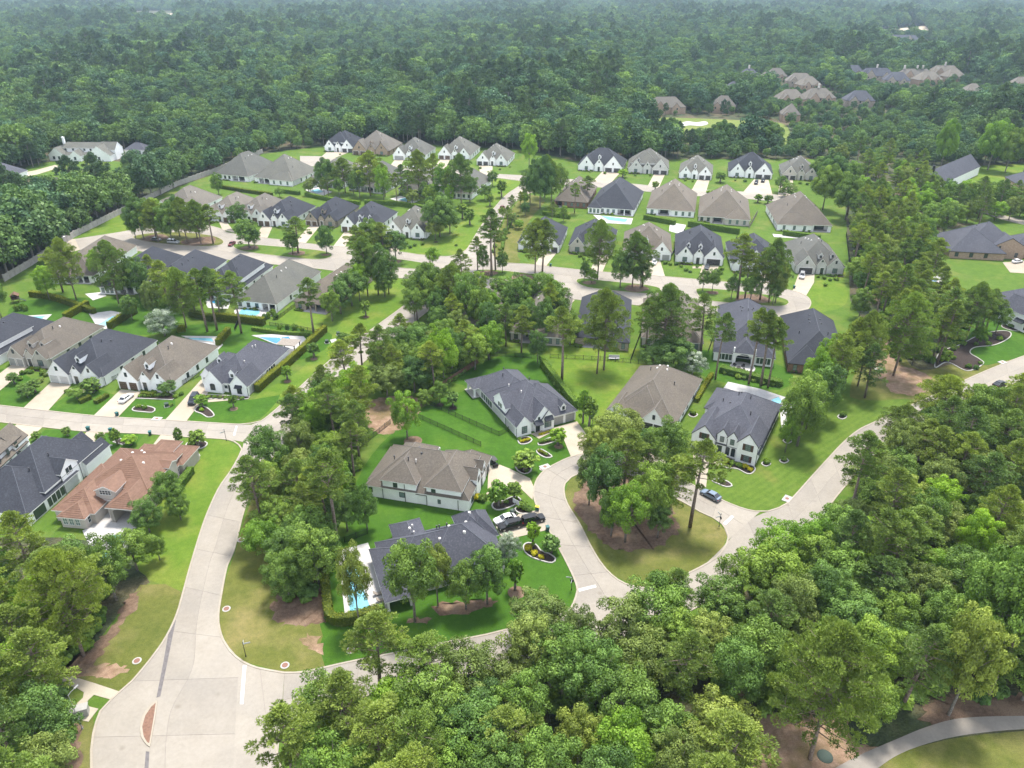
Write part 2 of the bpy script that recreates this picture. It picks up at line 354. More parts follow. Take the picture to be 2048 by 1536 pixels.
K['lf_light'] = M_leaf('light_leaves', (0.1099, 0.2028, 0.0215), (0.2630, 0.4136, 0.0497), 0.35)
K['lf_blue'] = M_leaf('blue_green_leaves', (0.0722, 0.1327, 0.0273), (0.1717, 0.2817, 0.0578))
K['lf_olive'] = M_leaf('olive_leaves', (0.1043, 0.1396, 0.0303), (0.2422, 0.3049, 0.0710))
K['lf_pine'] = M_leaf('pine_needles', (0.1016, 0.1435, 0.0262), (0.2401, 0.3072, 0.0576), 0.25)
K['lf_pine2'] = M_leaf('dark_pine_needles', (0.0740, 0.1200, 0.0278), (0.1786, 0.2610, 0.0576), 0.25)
K['lf_yellow'] = M_leaf('yellow_leaves', (0.2808, 0.2496, 0.0125), (0.5555, 0.5018, 0.0269), 0.3, 0.1)
K['lf_hedge'] = M_leaf('hedge_leaves', (0.0546, 0.0824, 0.0117), (0.1638, 0.1905, 0.0196), 0.2, 0.12)
K['lf_hedge2'] = M_leaf('golden_hedge_leaves', (0.0600, 0.0876, 0.0098), (0.2566, 0.2626, 0.0176), 0.2, 0.12)
K['lf_shrub'] = M_leaf('shrub_leaves', (0.0621, 0.1183, 0.0170), (0.1794, 0.2781, 0.0412))
K['lf_white'] = M_leaf('white_blossom_leaves', (0.0780, 0.1326, 0.0468), (0.5600, 0.5936, 0.4928), 0.3, 0.1)

for a_, b_ in (('oak', (0.0639, 0.1075, 0.0332)), ('dark', (0.0457, 0.0843, 0.0369)), ('blue', (0.0502, 0.0963, 0.0480)), ('light', (0.0958, 0.1591, 0.0415)), ('pine', (0.0656, 0.0990, 0.0369)), ('pine2', (0.0502, 0.0817, 0.0369))):  # forest copies of the leaf colours, darkened to paint in shaded crown sides
    K['ff_shade_' + a_] = M_leaf('forest_' + a_ + '_leaves', b_, tuple(x * 1.75 for x in b_), 0.17, 0.32)

for a_, b_ in (('roof_slate', (0.085, 0.09, 0.105)), ('roof_black', (0.072, 0.077, 0.092)), ('roof_brown', (0.155, 0.138, 0.12)), ('roof_grey', (0.155, 0.14, 0.122)), ('roof_tan', (0.18, 0.155, 0.135)), ('roof_tile', (0.20, 0.12, 0.082))): RIDGE[K[a_]] = M_plain(a_ + '_ridge_cap', b_, 0.85)
# ================================================================ GROUND AND ROADS
def big_ground():
    m = MB(); S = 6000.0
    m.add([(-S, -400, 0), (S, -400, 0), (S, 6500, 0), (-S, 6500, 0)], [(0, 1, 2, 3)])
    o = m.build('ground', K['forestfloor']); o['kind'] = 'structure'
big_ground()
Z = {'lawn': 0.010, 'patch': 0.016, 'patch2': 0.021, 'mulch': 0.028, 'roadbase': 0.034, 'road': 0.05, 'drive': 0.058}
_zs = [0]
def zoff():
    _zs[0] = (_zs[0] + 1) % 12
    return _zs[0] * 0.0022
def lawn(px, m='lawn', z='lawn', sm=True):
    pts = G(px); pts = smooth(pts, True, 4.0) if sm else pts
    return sheet('lawn', pts, Z[z] + zoff() * (0.25 if z == 'lawn' else 0.15), K[m])
# the whole built area is grassed
NEIGH = [(-120, 570), (17, 556), (62, 531), (150, 474), (284, 408), (355, 374), (427, 349), (526, 308), (640, 292), (760, 285), (1050, 300), (1150, 322), (1400, 318), (1660, 318),
         (1690, 400), (1696, 500), (1700, 600), (1765, 700), (1800, 765), (1880, 770), (1960, 730), (2140, 660), (2140, 800), (1900, 862), (1760, 930), (1690, 1010), (1640, 1080), (1500, 1178), (1350, 1262), (1100, 1345),
         (900, 1385), (700, 1425), (600, 1465), (575, 1600), (120, 1600), (135, 1480), (150, 1420), (112, 1350), (150, 1318), (190, 1290), (240, 1225), (268, 1185), (300, 1165), (250, 1090), (120, 1075), (-120, 1075)]
lawn(NEIGH, sm=False)
lawn([(1720, 730), (1790, 700), (1840, 740), (1930, 715), (2000, 650), (2140, 610), (2140, 700), (1950, 756), (1800, 830), (1740, 850), (1700, 800)], 'olive', 'patch')
lawn([(1915, 335), (2140, 330), (2140, 402), (2040, 412), (1980, 400), (1940, 380), (1890, 352)], 'bright')
lawn([(1940, 410), (2140, 440), (2140, 470), (1990, 452), (1900, 440)], 'lawn')
lawn([(1700, 340), (1760, 430), (1775, 480), (1720, 420)], 'lawn', 'patch')
lawn([(1870, 470), (2140, 440), (2140, 660), (2010, 650), (1930, 655), (1880, 600)], 'lawn', 'patch2')
lawn([(1880, 655), (1960, 625), (2030, 655), (2140, 650), (2140, 690), (2010, 722), (1960, 730), (1930, 700)], 'lush', 'mulch')
lawn([(1990, 790), (2140, 740), (2140, 850), (2040, 830), (2010, 815)], 'lawn', 'patch2')
lawn([(1270, 252), (1300, 236), (1370, 236), (1470, 240), (1560, 246), (1580, 270), (1560, 296), (1490, 300), (1420, 292), (1340, 282), (1290, 270)], 'fairway')
lawn([(1700, 1560), (1790, 1510), (1900, 1478), (2048, 1462), (2200, 1460), (2200, 1700), (1700, 1700)], 'olive', 'patch')
# left mansion lot
lawn([(60, 330), (130, 322), (230, 322), (250, 335), (160, 352), (60, 352)], 'lawn')
lawn([(-60, 360), (20, 352), (60, 352), (20, 372), (-60, 380)], 'lawn', 'patch')
# irrigated back and side lawns
lawn([(945, 775), (905, 765), (990, 715), (1080, 712), (1150, 800), (1170, 905), (1142, 914), (1092, 940), (1072, 955), (1000, 960), (930, 1030), (730, 1080), (690, 1050), (715, 960), (760, 890), (830, 830), (870, 800)], 'lush', 'patch')
lawn([(1110, 722), (1290, 722), (1215, 820), (1168, 905), (1150, 850)], 'bright', 'patch')
lawn([(690, 1070), (900, 1010), (1060, 1010), (1102, 1070), (1150, 1165), (1153, 1190), (1137, 1220), (1050, 1248), (940, 1274), (796, 1303), (655, 1332), (640, 1250), (650, 1110)], 'lush', 'patch')
lawn([(652, 1255), (800, 1245), (830, 1290), (700, 1320), (650, 1333)], 'lush', 'patch2')
lawn([(1340, 900), (1400, 870), (1330, 860), (1430, 760), (1600, 760), (1720, 800), (1830, 800), (1716, 860), (1653, 920), (1590, 990), (1558, 1015), (1511, 1022), (1441, 998), (1396, 975), (1360, 955)], 'stripe', 'patch')
lawn([(1400, 700), (1570, 735), (1560, 780), (1400, 750)], 'lush', 'patch')
lawn([(1290, 700), (1110, 690), (1100, 722), (1290, 724)], 'bright', 'patch2')
# corner lot and verges along the curving street
lawn([(370, 876), (454, 881), (482, 896), (476, 915), (437, 978), (410, 1039), (383, 1125), (367, 1183), (310, 1165), (260, 1110), (300, 1020), (380, 935)], 'bright', 'patch')
lawn([(365, 1185), (330, 1273), (264, 1362), (236, 1384), (140, 1352), (200, 1290), (250, 1215), (280, 1170), (330, 1168)], 'olive', 'patch')
lawn([(470, 1105), (520, 960), (560, 1000), (600, 1150), (640, 1250), (650, 1334), (569, 1345), (486, 1323), (440, 1258), (444, 1185)], 'olive', 'patch')
lawn([(1130, 985), (1160, 947), (1225, 944), (1330, 986), (1425, 1036), (1456, 1066), (1445, 1100), (1402, 1133), (1328, 1170), (1275, 1174), (1223, 1149), (1180, 1089)], 'olive', 'patch')
lawn([(142, 1400), (185, 1420), (180, 1560), (130, 1560)], 'olive', 'patch')
lawn([(560, 810), (690, 692), (815, 605), (845, 570), (800, 557), (710, 575), (680, 650), (600, 740), (515, 790), (500, 840)], 'bright', 'patch')
lawn([(800, 505), (917, 508), (942, 486), (990, 413), (1046, 368), (1020, 360), (985, 358), (940, 410), (900, 470), (850, 485)], 'bright', 'patch')
lawn([(1000, 522), (985, 505), (1010, 440), (1050, 392), (1090, 400), (1060, 440), (1035, 500), (1040, 525)], 'olive', 'patch')
lawn([(171, 472), (266, 458), (284, 432), (280, 412), (230, 432), (185, 456)], 'bright', 'patch')
lawn([(1615, 590), (1640, 560), (1690, 570), (1690, 610), (1640, 625), (1608, 626)], 'bright', 'patch')
lawn([(0, 820), (0, 740), (60, 755), (80, 820)], 'lush', 'patch'); lawn([(95, 825), (160, 780), (230, 790), (195, 830)], 'lush', 'patch')
lawn([(230, 832), (270, 780), (350, 800), (330, 838)], 'lush', 'patch'); lawn([(380, 842), (400, 800), (500, 800), (560, 790), (520, 838), (480, 848)], 'lush', 'patch')
lawn([(380, 650), (650, 660), (600, 720), (380, 690)], 'lush', 'patch'); lawn([(560, 640), (600, 600), (660, 630), (650, 665)], 'bright', 'patch2')
lawn([(20, 640), (60, 600), (330, 600), (360, 640), (300, 670), (120, 650)], 'lush', 'patch')
lawn([(90, 860), (170, 863), (130, 890), (60, 885)], 'lush', 'patch2'); lawn([(205, 868), (290, 870), (260, 900), (190, 905)], 'lush', 'patch2')

def patch(name, px, m, z='mulch', sm=True):
    pts = G(px); pts = smooth(pts, True, .5) if sm else pts
    pts = [p + Vector((sin(i * 1.9 + p.y) * .35 + sin(p.x * 1.7 + i * .37) * .45 + rnd.uniform(-.25, .25), cos(i * 1.3 + p.x) * .35 + sin(p.y * 1.3) * .45 + rnd.uniform(-.25, .25), 0)) for i, p in enumerate(pts)]
    return sheet(name, pts, Z[z] + zoff() * 0.2, K[m])
patch('dirt', [(110, 1348), (150, 1318), (205, 1275), (240, 1225), (262, 1190), (285, 1180), (272, 1205), (240, 1260), (195, 1315), (170, 1350), (140, 1352)], 'mulch')
patch('dirt', [(150, 1348), (200, 1325), (255, 1335), (245, 1352), (190, 1358)], 'dirt', 'patch2')
patch('dirt', [(130, 1460), (150, 1430), (160, 1480), (146, 1560), (120, 1560)], 'mulch')
patch('dirt', [(600, 1274), (630, 1270), (648, 1300), (640, 1312), (612, 1286)], 'dirt', 'patch2')
patch('dirt', [(545, 1225), (562, 1248), (600, 1256), (652, 1240), (652, 1190), (640, 1140), (570, 1160)], 'mulch')
patch('dirt', [(740, 800), (830, 795), (840, 820), (800, 860), (760, 870), (735, 840)], 'dirt', 'patch2')
patch('dirt', [(1500, 1440), (1560, 1420), (1680, 1440), (1700, 1480), (1760, 1500), (1660, 1560), (1480, 1560)], 'dirt')
patch('dirt', [(1840, 1420), (1900, 1395), (2060, 1395), (2100, 1440), (1960, 1440), (1860, 1452)], 'mulch')
patch('dirt', [(1640, 1060), (1690, 1040), (1700, 1090), (1650, 1110)], 'dirt', 'patch2')
patch('dirt', [(1770, 720), (1830, 740), (1870, 760), (1840, 790), (1780, 780)], 'dirt', 'mulch')
patch('dirt', [(1775, 660), (1790, 665), (1790, 720), (1765, 760), (1750, 740)], 'dirt', 'mulch')
patch('mulch_bed', [(1150, 1000), (1180, 960), (1250, 950), (1320, 990), (1352, 1030), (1350, 1070), (1300, 1098), (1240, 1102), (1190, 1070)], 'mulch')

# ---------------------------------------------------------------- roads
def resample(pts, n):
    d = [0.0]
    for i in range(1, len(pts)): d.append(d[-1] + (pts[i] - pts[i - 1]).length)
    out = []; j = 0
    for k in range(n):
        s = d[-1] * k / (n - 1)
        while j < len(d) - 2 and d[j + 1] < s: j += 1
        t = (s - d[j]) / max(d[j + 1] - d[j], 1e-6); out.append(pts[j].lerp(pts[j + 1], min(1, max(0, t))))
    return out
def road(L, R, lanes=2, slab=11.0, label=None):
    l0 = smooth(G(L), False, 1.5); r0 = smooth(G(R), False, 1.5)
    ln = max(sum((l0[i + 1] - l0[i]).length for i in range(len(l0) - 1)), 1)
    cells = max(2, int(round(ln / slab))); sub = 5; n = cells * sub + 1
    Lp = resample(l0, n); Rp = resample(r0, n); dz = zoff()
    base = sheet('road', Lp + Rp[::-1], Z['roadbase'] + dz * 0.3, K['joint'])
    gap = 0.035
    for c in range(cells):
        for k in range(lanes):
            a = []; b = []
            for i in range(c * sub, c * sub + sub + 1):
                t = (Rp[i] - Lp[i]); wl = max(t.length, .1)
                fa = k / lanes + (gap / wl if k > 0 else 0); fb = (k + 1) / lanes - (gap / wl if k < lanes - 1 else 0)
                a.append(Lp[i] + t * fa); b.append(Lp[i] + t * fb)
            for q in (a, b):
                d0 = (q[1] - q[0]); q[0] = q[0] + d0.normalized() * gap; d1 = q[-2] - q[-1]; q[-1] = q[-1] + d1.normalized() * gap
            poly = a + b[::-1]
            ar = sum(poly[i].x * poly[(i + 1) % len(poly)].y - poly[(i + 1) % len(poly)].x * poly[i].y for i in range(len(poly)))
            if ar < 0: poly = poly[::-1]
            m = MB(); m.prism([(p.x, p.y) for p in poly], Z['roadbase'] + .002, Z['road'] + dz, bottom=False)
            m.build('concrete_slab', K['concrete'], base)
    return base
road([(185, 1600), (183, 1500), (187, 1468), (201, 1423), (225, 1397), (242, 1382), (264, 1363), (304, 1315), (333, 1273), (354, 1228), (367, 1183), (383, 1125), (410, 1039), (437, 978), (461, 943), (482, 905), (492, 870), (505, 848), (523, 842), (560, 812), (595, 779), (632, 745), (694, 693), (750, 654), (815, 606), (850, 572)],
     [(474, 1600), (478, 1500), (482, 1420), (487, 1345), (478, 1318), (447, 1281), (439, 1257), (437, 1230), (444, 1183), (455, 1130), (468, 1101), (489, 1019), (513, 961), (530, 935), (545, 915), (575, 880), (600, 850), (668, 781), (703, 747), (762, 694), (815, 655), (876, 606), (915, 580)], 2, 11)
road([(-60, 804), (0, 811), (44, 816), (191, 832), (328, 840), (376, 843), (478, 849), (505, 850)], [(-60, 838), (34, 848), (84, 854), (173, 863), (297, 868), (372, 874), (454, 879), (486, 884)], 2, 11)
road([(478, 1322), (510, 1336), (540, 1342), (569, 1346)], [(462, 1600), (490, 1602), (545, 1560), (560, 1470)], 1, 7)
road([(569, 1346), (646, 1336), (796, 1305), (940, 1276), (1050, 1250), (1139, 1221), (1200, 1196), (1286, 1176), (1328, 1171), (1402, 1134), (1450, 1090), (1490, 1045), (1536, 1023), (1574, 1007), (1653, 921), (1716, 861), (1821, 811), (1944, 754), (2048, 712), (2150, 676)],
     [(562, 1462), (640, 1420), (760, 1385), (905, 1355), (948, 1345), (1080, 1318), (1200, 1290), (1330, 1245), (1440, 1190), (1504, 1153), (1587, 1089), (1650, 1026), (1672, 994), (1720, 940), (1790, 880), (1880, 832), (2001, 779), (2048, 757), (2150, 712)], 2, 12)
RD_O = [(1139, 1221), (1152, 1193), (1155, 1180), (1148, 1156), (1128, 1115), (1103, 1069), (1075, 1016), (1067, 985), (1075, 957), (1092, 939), (1117, 925), (1142, 914), (1173, 907), (1230, 908), (1290, 922), (1350, 950), (1396, 976), (1441, 999), (1479, 1015), (1520, 1024)]
RD_I = [(1286, 1176), (1251, 1168), (1223, 1150), (1201, 1125), (1180, 1090), (1159, 1048), (1135, 1009), (1128, 985), (1130, 967), (1142, 955), (1160, 946), (1185, 940), (1225, 943), (1275, 955), (1330, 985), (1380, 1012), (1400, 1024), (1425, 1035), (1444, 1048), (1457, 1080)]
road(RD_O, RD_I, 2, 9)
road([(917, 514), (932, 500), (942, 486), (961, 454), (991, 413), (1015, 388), (1047, 366)], [(1000, 530), (984, 505), (988, 480), (1000, 450), (1020, 413), (1049, 391), (1085, 368)], 2, 12)
road([(150, 478), (267, 459), (310, 444), (380, 444), (440, 457), (458, 466), (519, 475), (564, 480), (615, 487), (670, 493), (707, 495), (800, 504), (844, 510), (893, 513), (930, 512), (995, 525), (1064, 529), (1116, 535), (1205, 544), (1314, 552), (1396, 559), (1472, 566), (1517, 569), (1558, 577), (1587, 582), (1612, 592), (1621, 603)],
     [(150, 500), (250, 500), (320, 508), (400, 514), (470, 521), (560, 530), (640, 538), (700, 546), (785, 555), (850, 562), (915, 575), (1000, 582), (1100, 592), (1160, 600), (1250, 608), (1350, 620), (1450, 634), (1520, 646), (1577, 642), (1605, 630), (1619, 614)], 4, 12)
road([(600, 312), (660, 314), (700, 324), (800, 331), (900, 338), (983, 347), (1069, 352), (1160, 360), (1260, 367), (1360, 377), (1480, 383), (1570, 391)],
     [(600, 334), (660, 332), (700, 336), (800, 341), (900, 347), (991, 356), (1060, 364), (1160, 372), (1260, 380), (1360, 390), (1480, 397), (1580, 406)], 2, 14)
road([(1960, 415), (1985, 424), (2020, 434), (2100, 452)], [(1955, 421), (1980, 431), (2015, 442), (2100, 462)], 2, 14)

def kerb(px, closed=False, name='kerb', z1=0.135, w=0.34, m='kerb', sm=1.5):
    pts = smooth(G(px), closed, sm); mm = MB(); sweep_bm(mm, pts, w, 0.0, z1, closed)
    o = fixn(mm.build(name, K[m])); o['kind'] = 'structure'; return o
kerb([(185, 1600), (183, 1500), (187, 1468), (201, 1423), (225, 1397), (242, 1382), (264, 1363), (304, 1315), (333, 1273), (354, 1228), (367, 1183), (383, 1125), (410, 1039), (437, 978), (461, 943), (478, 913), (484, 899), (478, 890), (468, 883), (454, 879), (410, 876), (372, 874), (297, 868), (173, 863), (84, 854), (34, 848), (-60, 838)])
kerb([(-60, 804), (0, 811), (44, 816), (191, 832), (328, 840), (376, 843), (478, 849), (502, 847), (523, 842), (560, 812), (595, 779), (632, 745), (694, 693), (750, 654), (815, 606), (843, 580), (848, 568), (835, 560), (785, 555), (700, 546), (640, 538), (560, 530), (470, 521), (400, 514), (320, 508)])
kerb([(915, 580), (876, 606), (815, 655), (762, 694), (703, 747), (668, 781), (600, 850), (545, 915), (513, 961), (489, 1019), (468, 1101), (455, 1130), (444, 1183), (437, 1230), (439, 1257), (447, 1281), (460, 1302), (486, 1324), (515, 1336), (539, 1341), (569, 1346), (611, 1344), (646, 1336), (704, 1323), (796, 1305), (863, 1291), (940, 1276), (971, 1270), (1050, 1250), (1110, 1236)] + RD_O[:19] + [(1511, 1023), (1536, 1023), (1558, 1016), (1574, 1007), (1590, 991), (1615, 963), (1653, 921), (1685, 887), (1716, 861), (1748, 845), (1821, 811), (1875, 788), (1944, 754), (2001, 730), (2048, 712), (2150, 676)])
kerb(RD_I[:-1] + [(1457, 1073), (1447, 1099), (1432, 1116), (1402, 1134), (1349, 1160), (1328, 1171), (1305, 1176)], True)
kerb([(580, 1600), (555, 1510), (552, 1475), (575, 1450), (640, 1420), (760, 1385), (905, 1355), (948, 1345), (1080, 1318), (1200, 1290), (1330, 1245), (1440, 1190), (1504, 1153), (1587, 1089), (1650, 1026), (1672, 994), (1720, 940), (1790, 880), (1880, 832), (2001, 779), (2048, 757), (2150, 712)])
kerb([(267, 459), (310, 444), (380, 444), (440, 457), (458, 466), (519, 475), (564, 480), (615, 487), (670, 493), (707, 495), (800, 504), (844, 510), (893, 513), (917, 508), (932, 500), (942, 486), (961, 454), (991, 413), (1015, 388), (1044, 368), (1035, 360), (991, 356), (900, 347), (800, 341), (700, 336)])
kerb([(1085, 368), (1049, 391), (1020, 413), (1000, 450), (988, 480), (984, 505), (995, 523), (1015, 526), (1064, 529), (1116, 535), (1205, 544), (1314, 552), (1396, 559), (1472, 566), (1517, 569), (1558, 577), (1587, 582), (1612, 592), (1621, 603), (1619, 614), (1605, 628), (1577, 642), (1520, 648), (1450, 634), (1350, 620), (1250, 608), (1160, 600), (1100, 592), (1000, 582), (915, 577)])
def median(px, mulch=()):
    pts = smooth(G(px), True, 1.5)
    m = MB(); m.prism([(p.x, p.y) for p in pts], 0.0, 0.14); o = fixn(m.build('median', K['olive'] if rnd.random() < .3 else K['lawn'])); o['kind'] = 'structure'
    mm = MB(); sweep_bm(mm, pts, 0.34, 0.0, 0.165, True); fixn(mm.build('kerb', K['kerb'], o))
    for (cx, cy, rx) in mulch:
        c = P(cx, cy); r = rx / ppm(c)
        pl = [(c.x + r * (1 + .12 * sin(3 * a + cx)) * cos(a), c.y + r * .8 * (1 + .12 * sin(2 * a + cy)) * sin(a)) for a in [2 * pi * i / 18 for i in range(18)]]
        s = MB(); s.add([(x, y, 0.15) for x, y in pl], [list(range(18))]); s.build('mulch_bed', K['mulch'], o)
median([(466, 492), (480, 488), (540, 492), (600, 497), (650, 503), (664, 509), (660, 515), (640, 519), (600, 517), (520, 508), (480, 501)], [(500, 496, 18), (595, 507, 17), (652, 510, 9)])
median([(743, 522), (760, 516), (800, 519), (850, 527), (859, 533), (850, 539), (800, 536), (765, 530)], [(785, 524, 18)])
median([(945, 545), (960, 540), (1000, 541), (1060, 548), (1095, 554), (1105, 560), (1090, 566), (1050, 564), (990, 558), (955, 552)], [(975, 547, 20), (1045, 555, 24)])
median([(1152, 563), (1165, 557), (1210, 562), (1290, 570), (1320, 577), (1318, 585), (1300, 588), (1240, 583), (1175, 575)], [(1180, 566, 14), (1272, 577, 24)])
median([(1392, 583), (1400, 577), (1450, 580), (1520, 588), (1560, 595), (1577, 602), (1574, 610), (1550, 613), (1480, 608), (1410, 600)], [(1425, 586, 13), (1505, 598, 34)])
median([(266, 474), (300, 467), (360, 465), (420, 471), (446, 481), (440, 490), (400, 493), (340, 489), (290, 483)], [(310, 476, 26), (400, 483, 34)])
# entry median with brown pavers and grey paver bands in the wide entrance road
def flat_part(name, px, m, z, parent=None, sm=False):
    pts = G(px); pts = smooth(pts, True, .8) if sm else pts
    return sheet(name, pts, z, K[m], parent)
mi = fixn((lambda mm, pts: (mm.prism([(p.x, p.y) for p in pts], 0.05, 0.20), mm.build('median', K['kerb']))[1])(MB(), smooth(G([(314, 1402), (303, 1410), (287, 1430), (281, 1455), (284, 1477), (294, 1491), (300, 1495), (305, 1470), (312, 1430)]), True, .6))); mi['kind'] = 'structure'
flat_part('brown_paving', [(312, 1407), (303, 1415), (291, 1433), (285, 1455), (288, 1474), (295, 1486), (299, 1488), (303, 1465), (309, 1430)], 'brickpave', 0.206, mi)
tag(flat_part('paver_band', [(352, 1241), (349, 1241), (338, 1262), (326, 1330), (313, 1396), (321, 1393), (334, 1330), (345, 1275)], 'greypave', 0.084), kind='structure')
tag(flat_part('paver_band', [(292, 1503), (299, 1504), (294, 1600), (284, 1600)], 'greypave', 0.084), kind='structure')
for q in ([(486, 1331), (493, 1331), (490, 1368), (487, 1409), (480, 1409), (483, 1368)], [(1157, 1178), (1191, 1170), (1193, 1175), (1158, 1184)], [(1446, 1047), (1463, 1031), (1468, 1034), (1451, 1051)], [(466, 871), (472, 852), (475, 853), (470, 872)]):
    tag(flat_part('stop_line', q, 'paint', 0.090), kind='structure')
# small grey patch repairs, sidewalk and utility pad at the entrance
def slabpath(name, px, m='drive', z0=0.0, z1=0.07, sm=False):
    pts = G(px); pts = smooth(pts, True, 1.0) if sm else pts
    mm = MB(); mm.prism([(p.x, p.y) for p in pts], z0, z1 + zoff() * .3); o = fixn(mm.build(name, K[m])); o['kind'] = 'structure'; return o
slabpath('sidewalk', [(112, 1357), (145, 1353), (190, 1367), (241, 1384), (224, 1400), (188, 1390), (178, 1399), (168, 1411), (153, 1408), (166, 1396), (168, 1385), (150, 1374), (122, 1371)])
slabpath('equipment_pad', [(152, 1408), (168, 1411), (197, 1418), (177, 1444), (139, 1436)], z1=0.09)
slabpath('golf_path', [(1640, 1560), (1700, 1520), (1790, 1480), (1860, 1452), (1930, 1436), (2060, 1432), (2200, 1432), (2200, 1460), (2060, 1458), (1960, 1466), (1880, 1480), (1800, 1508), (1740, 1550), (1710, 1590), (1640, 1600)], 'concrete', sm=True)
slabpath('footpath', [(-40, 371), (0, 353), (30, 348), (70, 341), (110, 330), (122, 334), (75, 349), (35, 356), (0, 365), (-40, 382)], 'drive')

# ---------------------------------------------------------------- driveways and walks
def drive(px, m='drive', name='driveway'):
    o = sheet(name, G(px), Z['drive'] + .012 + zoff(), K[m]); return o
for q in [
    [(1105, 856), (1154, 843), (1172, 868), (1178, 908), (1142, 914), (1128, 880)],                         # central house
    [(977, 932), (975, 985), (962, 995), (1030, 966), (1065, 1000), (1068, 975), (1060, 957), (1020, 938), (1000, 930)],
    [(985, 1040), (1076, 1020), (1096, 1060), (1012, 1080), (1000, 1070)],
    [(1270, 868), (1310, 878), (1345, 952), (1290, 924)], [(1385, 896), (1420, 906), (1412, 975), (1392, 975)],
    [(402, 760), (432, 765), (372, 844), (330, 841)], [(242, 779), (285, 784), (236, 835), (187, 832)], [(102, 765), (143, 770), (97, 821), (47, 816)], [(24, 729), (58, 733), (-10, 790), (-60, 790)],
    [(34, 848), (14, 868), (50, 885), (86, 854)], [(174, 863), (158, 886), (180, 900), (212, 865)], [(322, 869), (306, 890), (340, 905), (360, 873)],
    [(689, 464), (707, 466), (690, 494), (667, 492)], [(622, 448), (640, 452), (612, 486), (590, 484)], [(525, 452), (545, 454), (535, 476), (510, 474)], [(437, 442), (455, 446), (470, 466), (445, 460)], [(779, 473), (803, 475), (798, 504), (768, 500)],
    [(1086, 502), (1113, 506), (1092, 533), (1070, 530)], [(1196, 509), (1219, 511), (1205, 544), (1180, 541)], [(1290, 519), (1320, 521), (1330, 553), (1285, 550)], [(1405, 530), (1438, 532), (1425, 562), (1396, 559)], [(1522, 545), (1548, 546), (1560, 577), (1520, 569)], [(1597, 548), (1629, 549), (1628, 565), (1612, 592), (1585, 582)],
    [(1205, 343), (1240, 346), (1222, 366), (1185, 364)], [(1308, 348), (1331, 347), (1318, 375), (1295, 373)], [(1395, 359), (1419, 361), (1412, 384), (1383, 381)], [(1508, 359), (1537, 360), (1545, 390), (1485, 386)], [(1560, 356), (1585, 358), (1590, 394), (1556, 392)],
    [(655, 303), (698, 305), (665, 318), (640, 316)], [(790, 319), (808, 320), (800, 334), (780, 332)], [(880, 318), (900, 319), (890, 340), (868, 338)], [(958, 331), (985, 332), (985, 349), (960, 348)],
    [(2005, 525), (2090, 520), (2090, 550), (2020, 545)], [(2001, 779), (2022, 810), (2016, 820), (1960, 800)], [(1920, 900), (1950, 880), (1965, 890), (1940, 915)],
    [(100, 480), (150, 478), (160, 500), (100, 515)], [(1075, 590), (1100, 592), (1150, 600), (1130, 620)], [(1190, 603), (1215, 605), (1200, 622), (1180, 618)], [(1040, 380), (1080, 372), (1082, 380), (1050, 390)],
]: drive(q)
for q in [[(1062, 868), (1078, 878), (1110, 862), (1108, 855), (1080, 862)], [(1428, 925), (1444, 905), (1450, 910), (1436, 932)], [(416, 800), (470, 795), (478, 787), (484, 791), (474, 800), (416, 805)], [(140, 776), (172, 780), (168, 786), (138, 781)],
          [(1260, 522), (1290, 521), (1290, 525), (1262, 526)], [(1385, 533), (1403, 533), (1403, 537), (1385, 537)]]:
    drive(q, 'drive', 'walkway')
# ================================================================ HOUSES
def roof_hip(m, x0, x1, y0, y1, e, tp, ov=0.4, t=0.2, axis=None):
    X0, X1, Y0, Y1 = x0 - ov, x1 + ov, y0 - ov, y1 + ov; ze = e - ov * tp
    w, d = X1 - X0, Y1 - Y0
    ax = axis or ('y' if d >= w else 'x')
    if ax == 'y': h = w / 2; r = [((X0 + X1) / 2, Y0 + min(h, d / 2 - .01)), ((X0 + X1) / 2, Y1 - min(h, d / 2 - .01))]; zr = ze + tp * h
    else: h = d / 2; r = [(X0 + min(h, w / 2 - .01), (Y0 + Y1) / 2), (X1 - min(h, w / 2 - .01), (Y0 + Y1) / 2)]; zr = ze + tp * h
    v = [(X0, Y0, ze), (X1, Y0, ze), (X1, Y1, ze), (X0, Y1, ze), (*r[0], zr), (*r[1], zr), (X0, Y0, ze - t), (X1, Y0, ze - t), (X1, Y1, ze - t), (X0, Y1, ze - t)]
    if ax == 'y': f = [(0, 1, 4), (1, 2, 5, 4), (2, 3, 5), (3, 0, 4, 5)]
    else: f = [(0, 1, 5, 4), (1, 2, 5), (2, 3, 4, 5), (3, 0, 4)]
    for a, b in (((4, 5),) + (((0, 4), (1, 4), (2, 5), (3, 5)) if ax == 'y' else ((0, 4), (3, 4), (1, 5), (2, 5)))):
        if (Vector(v[a]) - Vector(v[b])).length > .3: m.tube([v[a], v[b]], [.075, .075], 4, 2)
    m.add(v, f, 0); m.add(v, [(6, 7, 1, 0), (7, 8, 2, 1), (8, 9, 3, 2), (9, 6, 0, 3), (9, 8, 7, 6)], 1)
    return zr
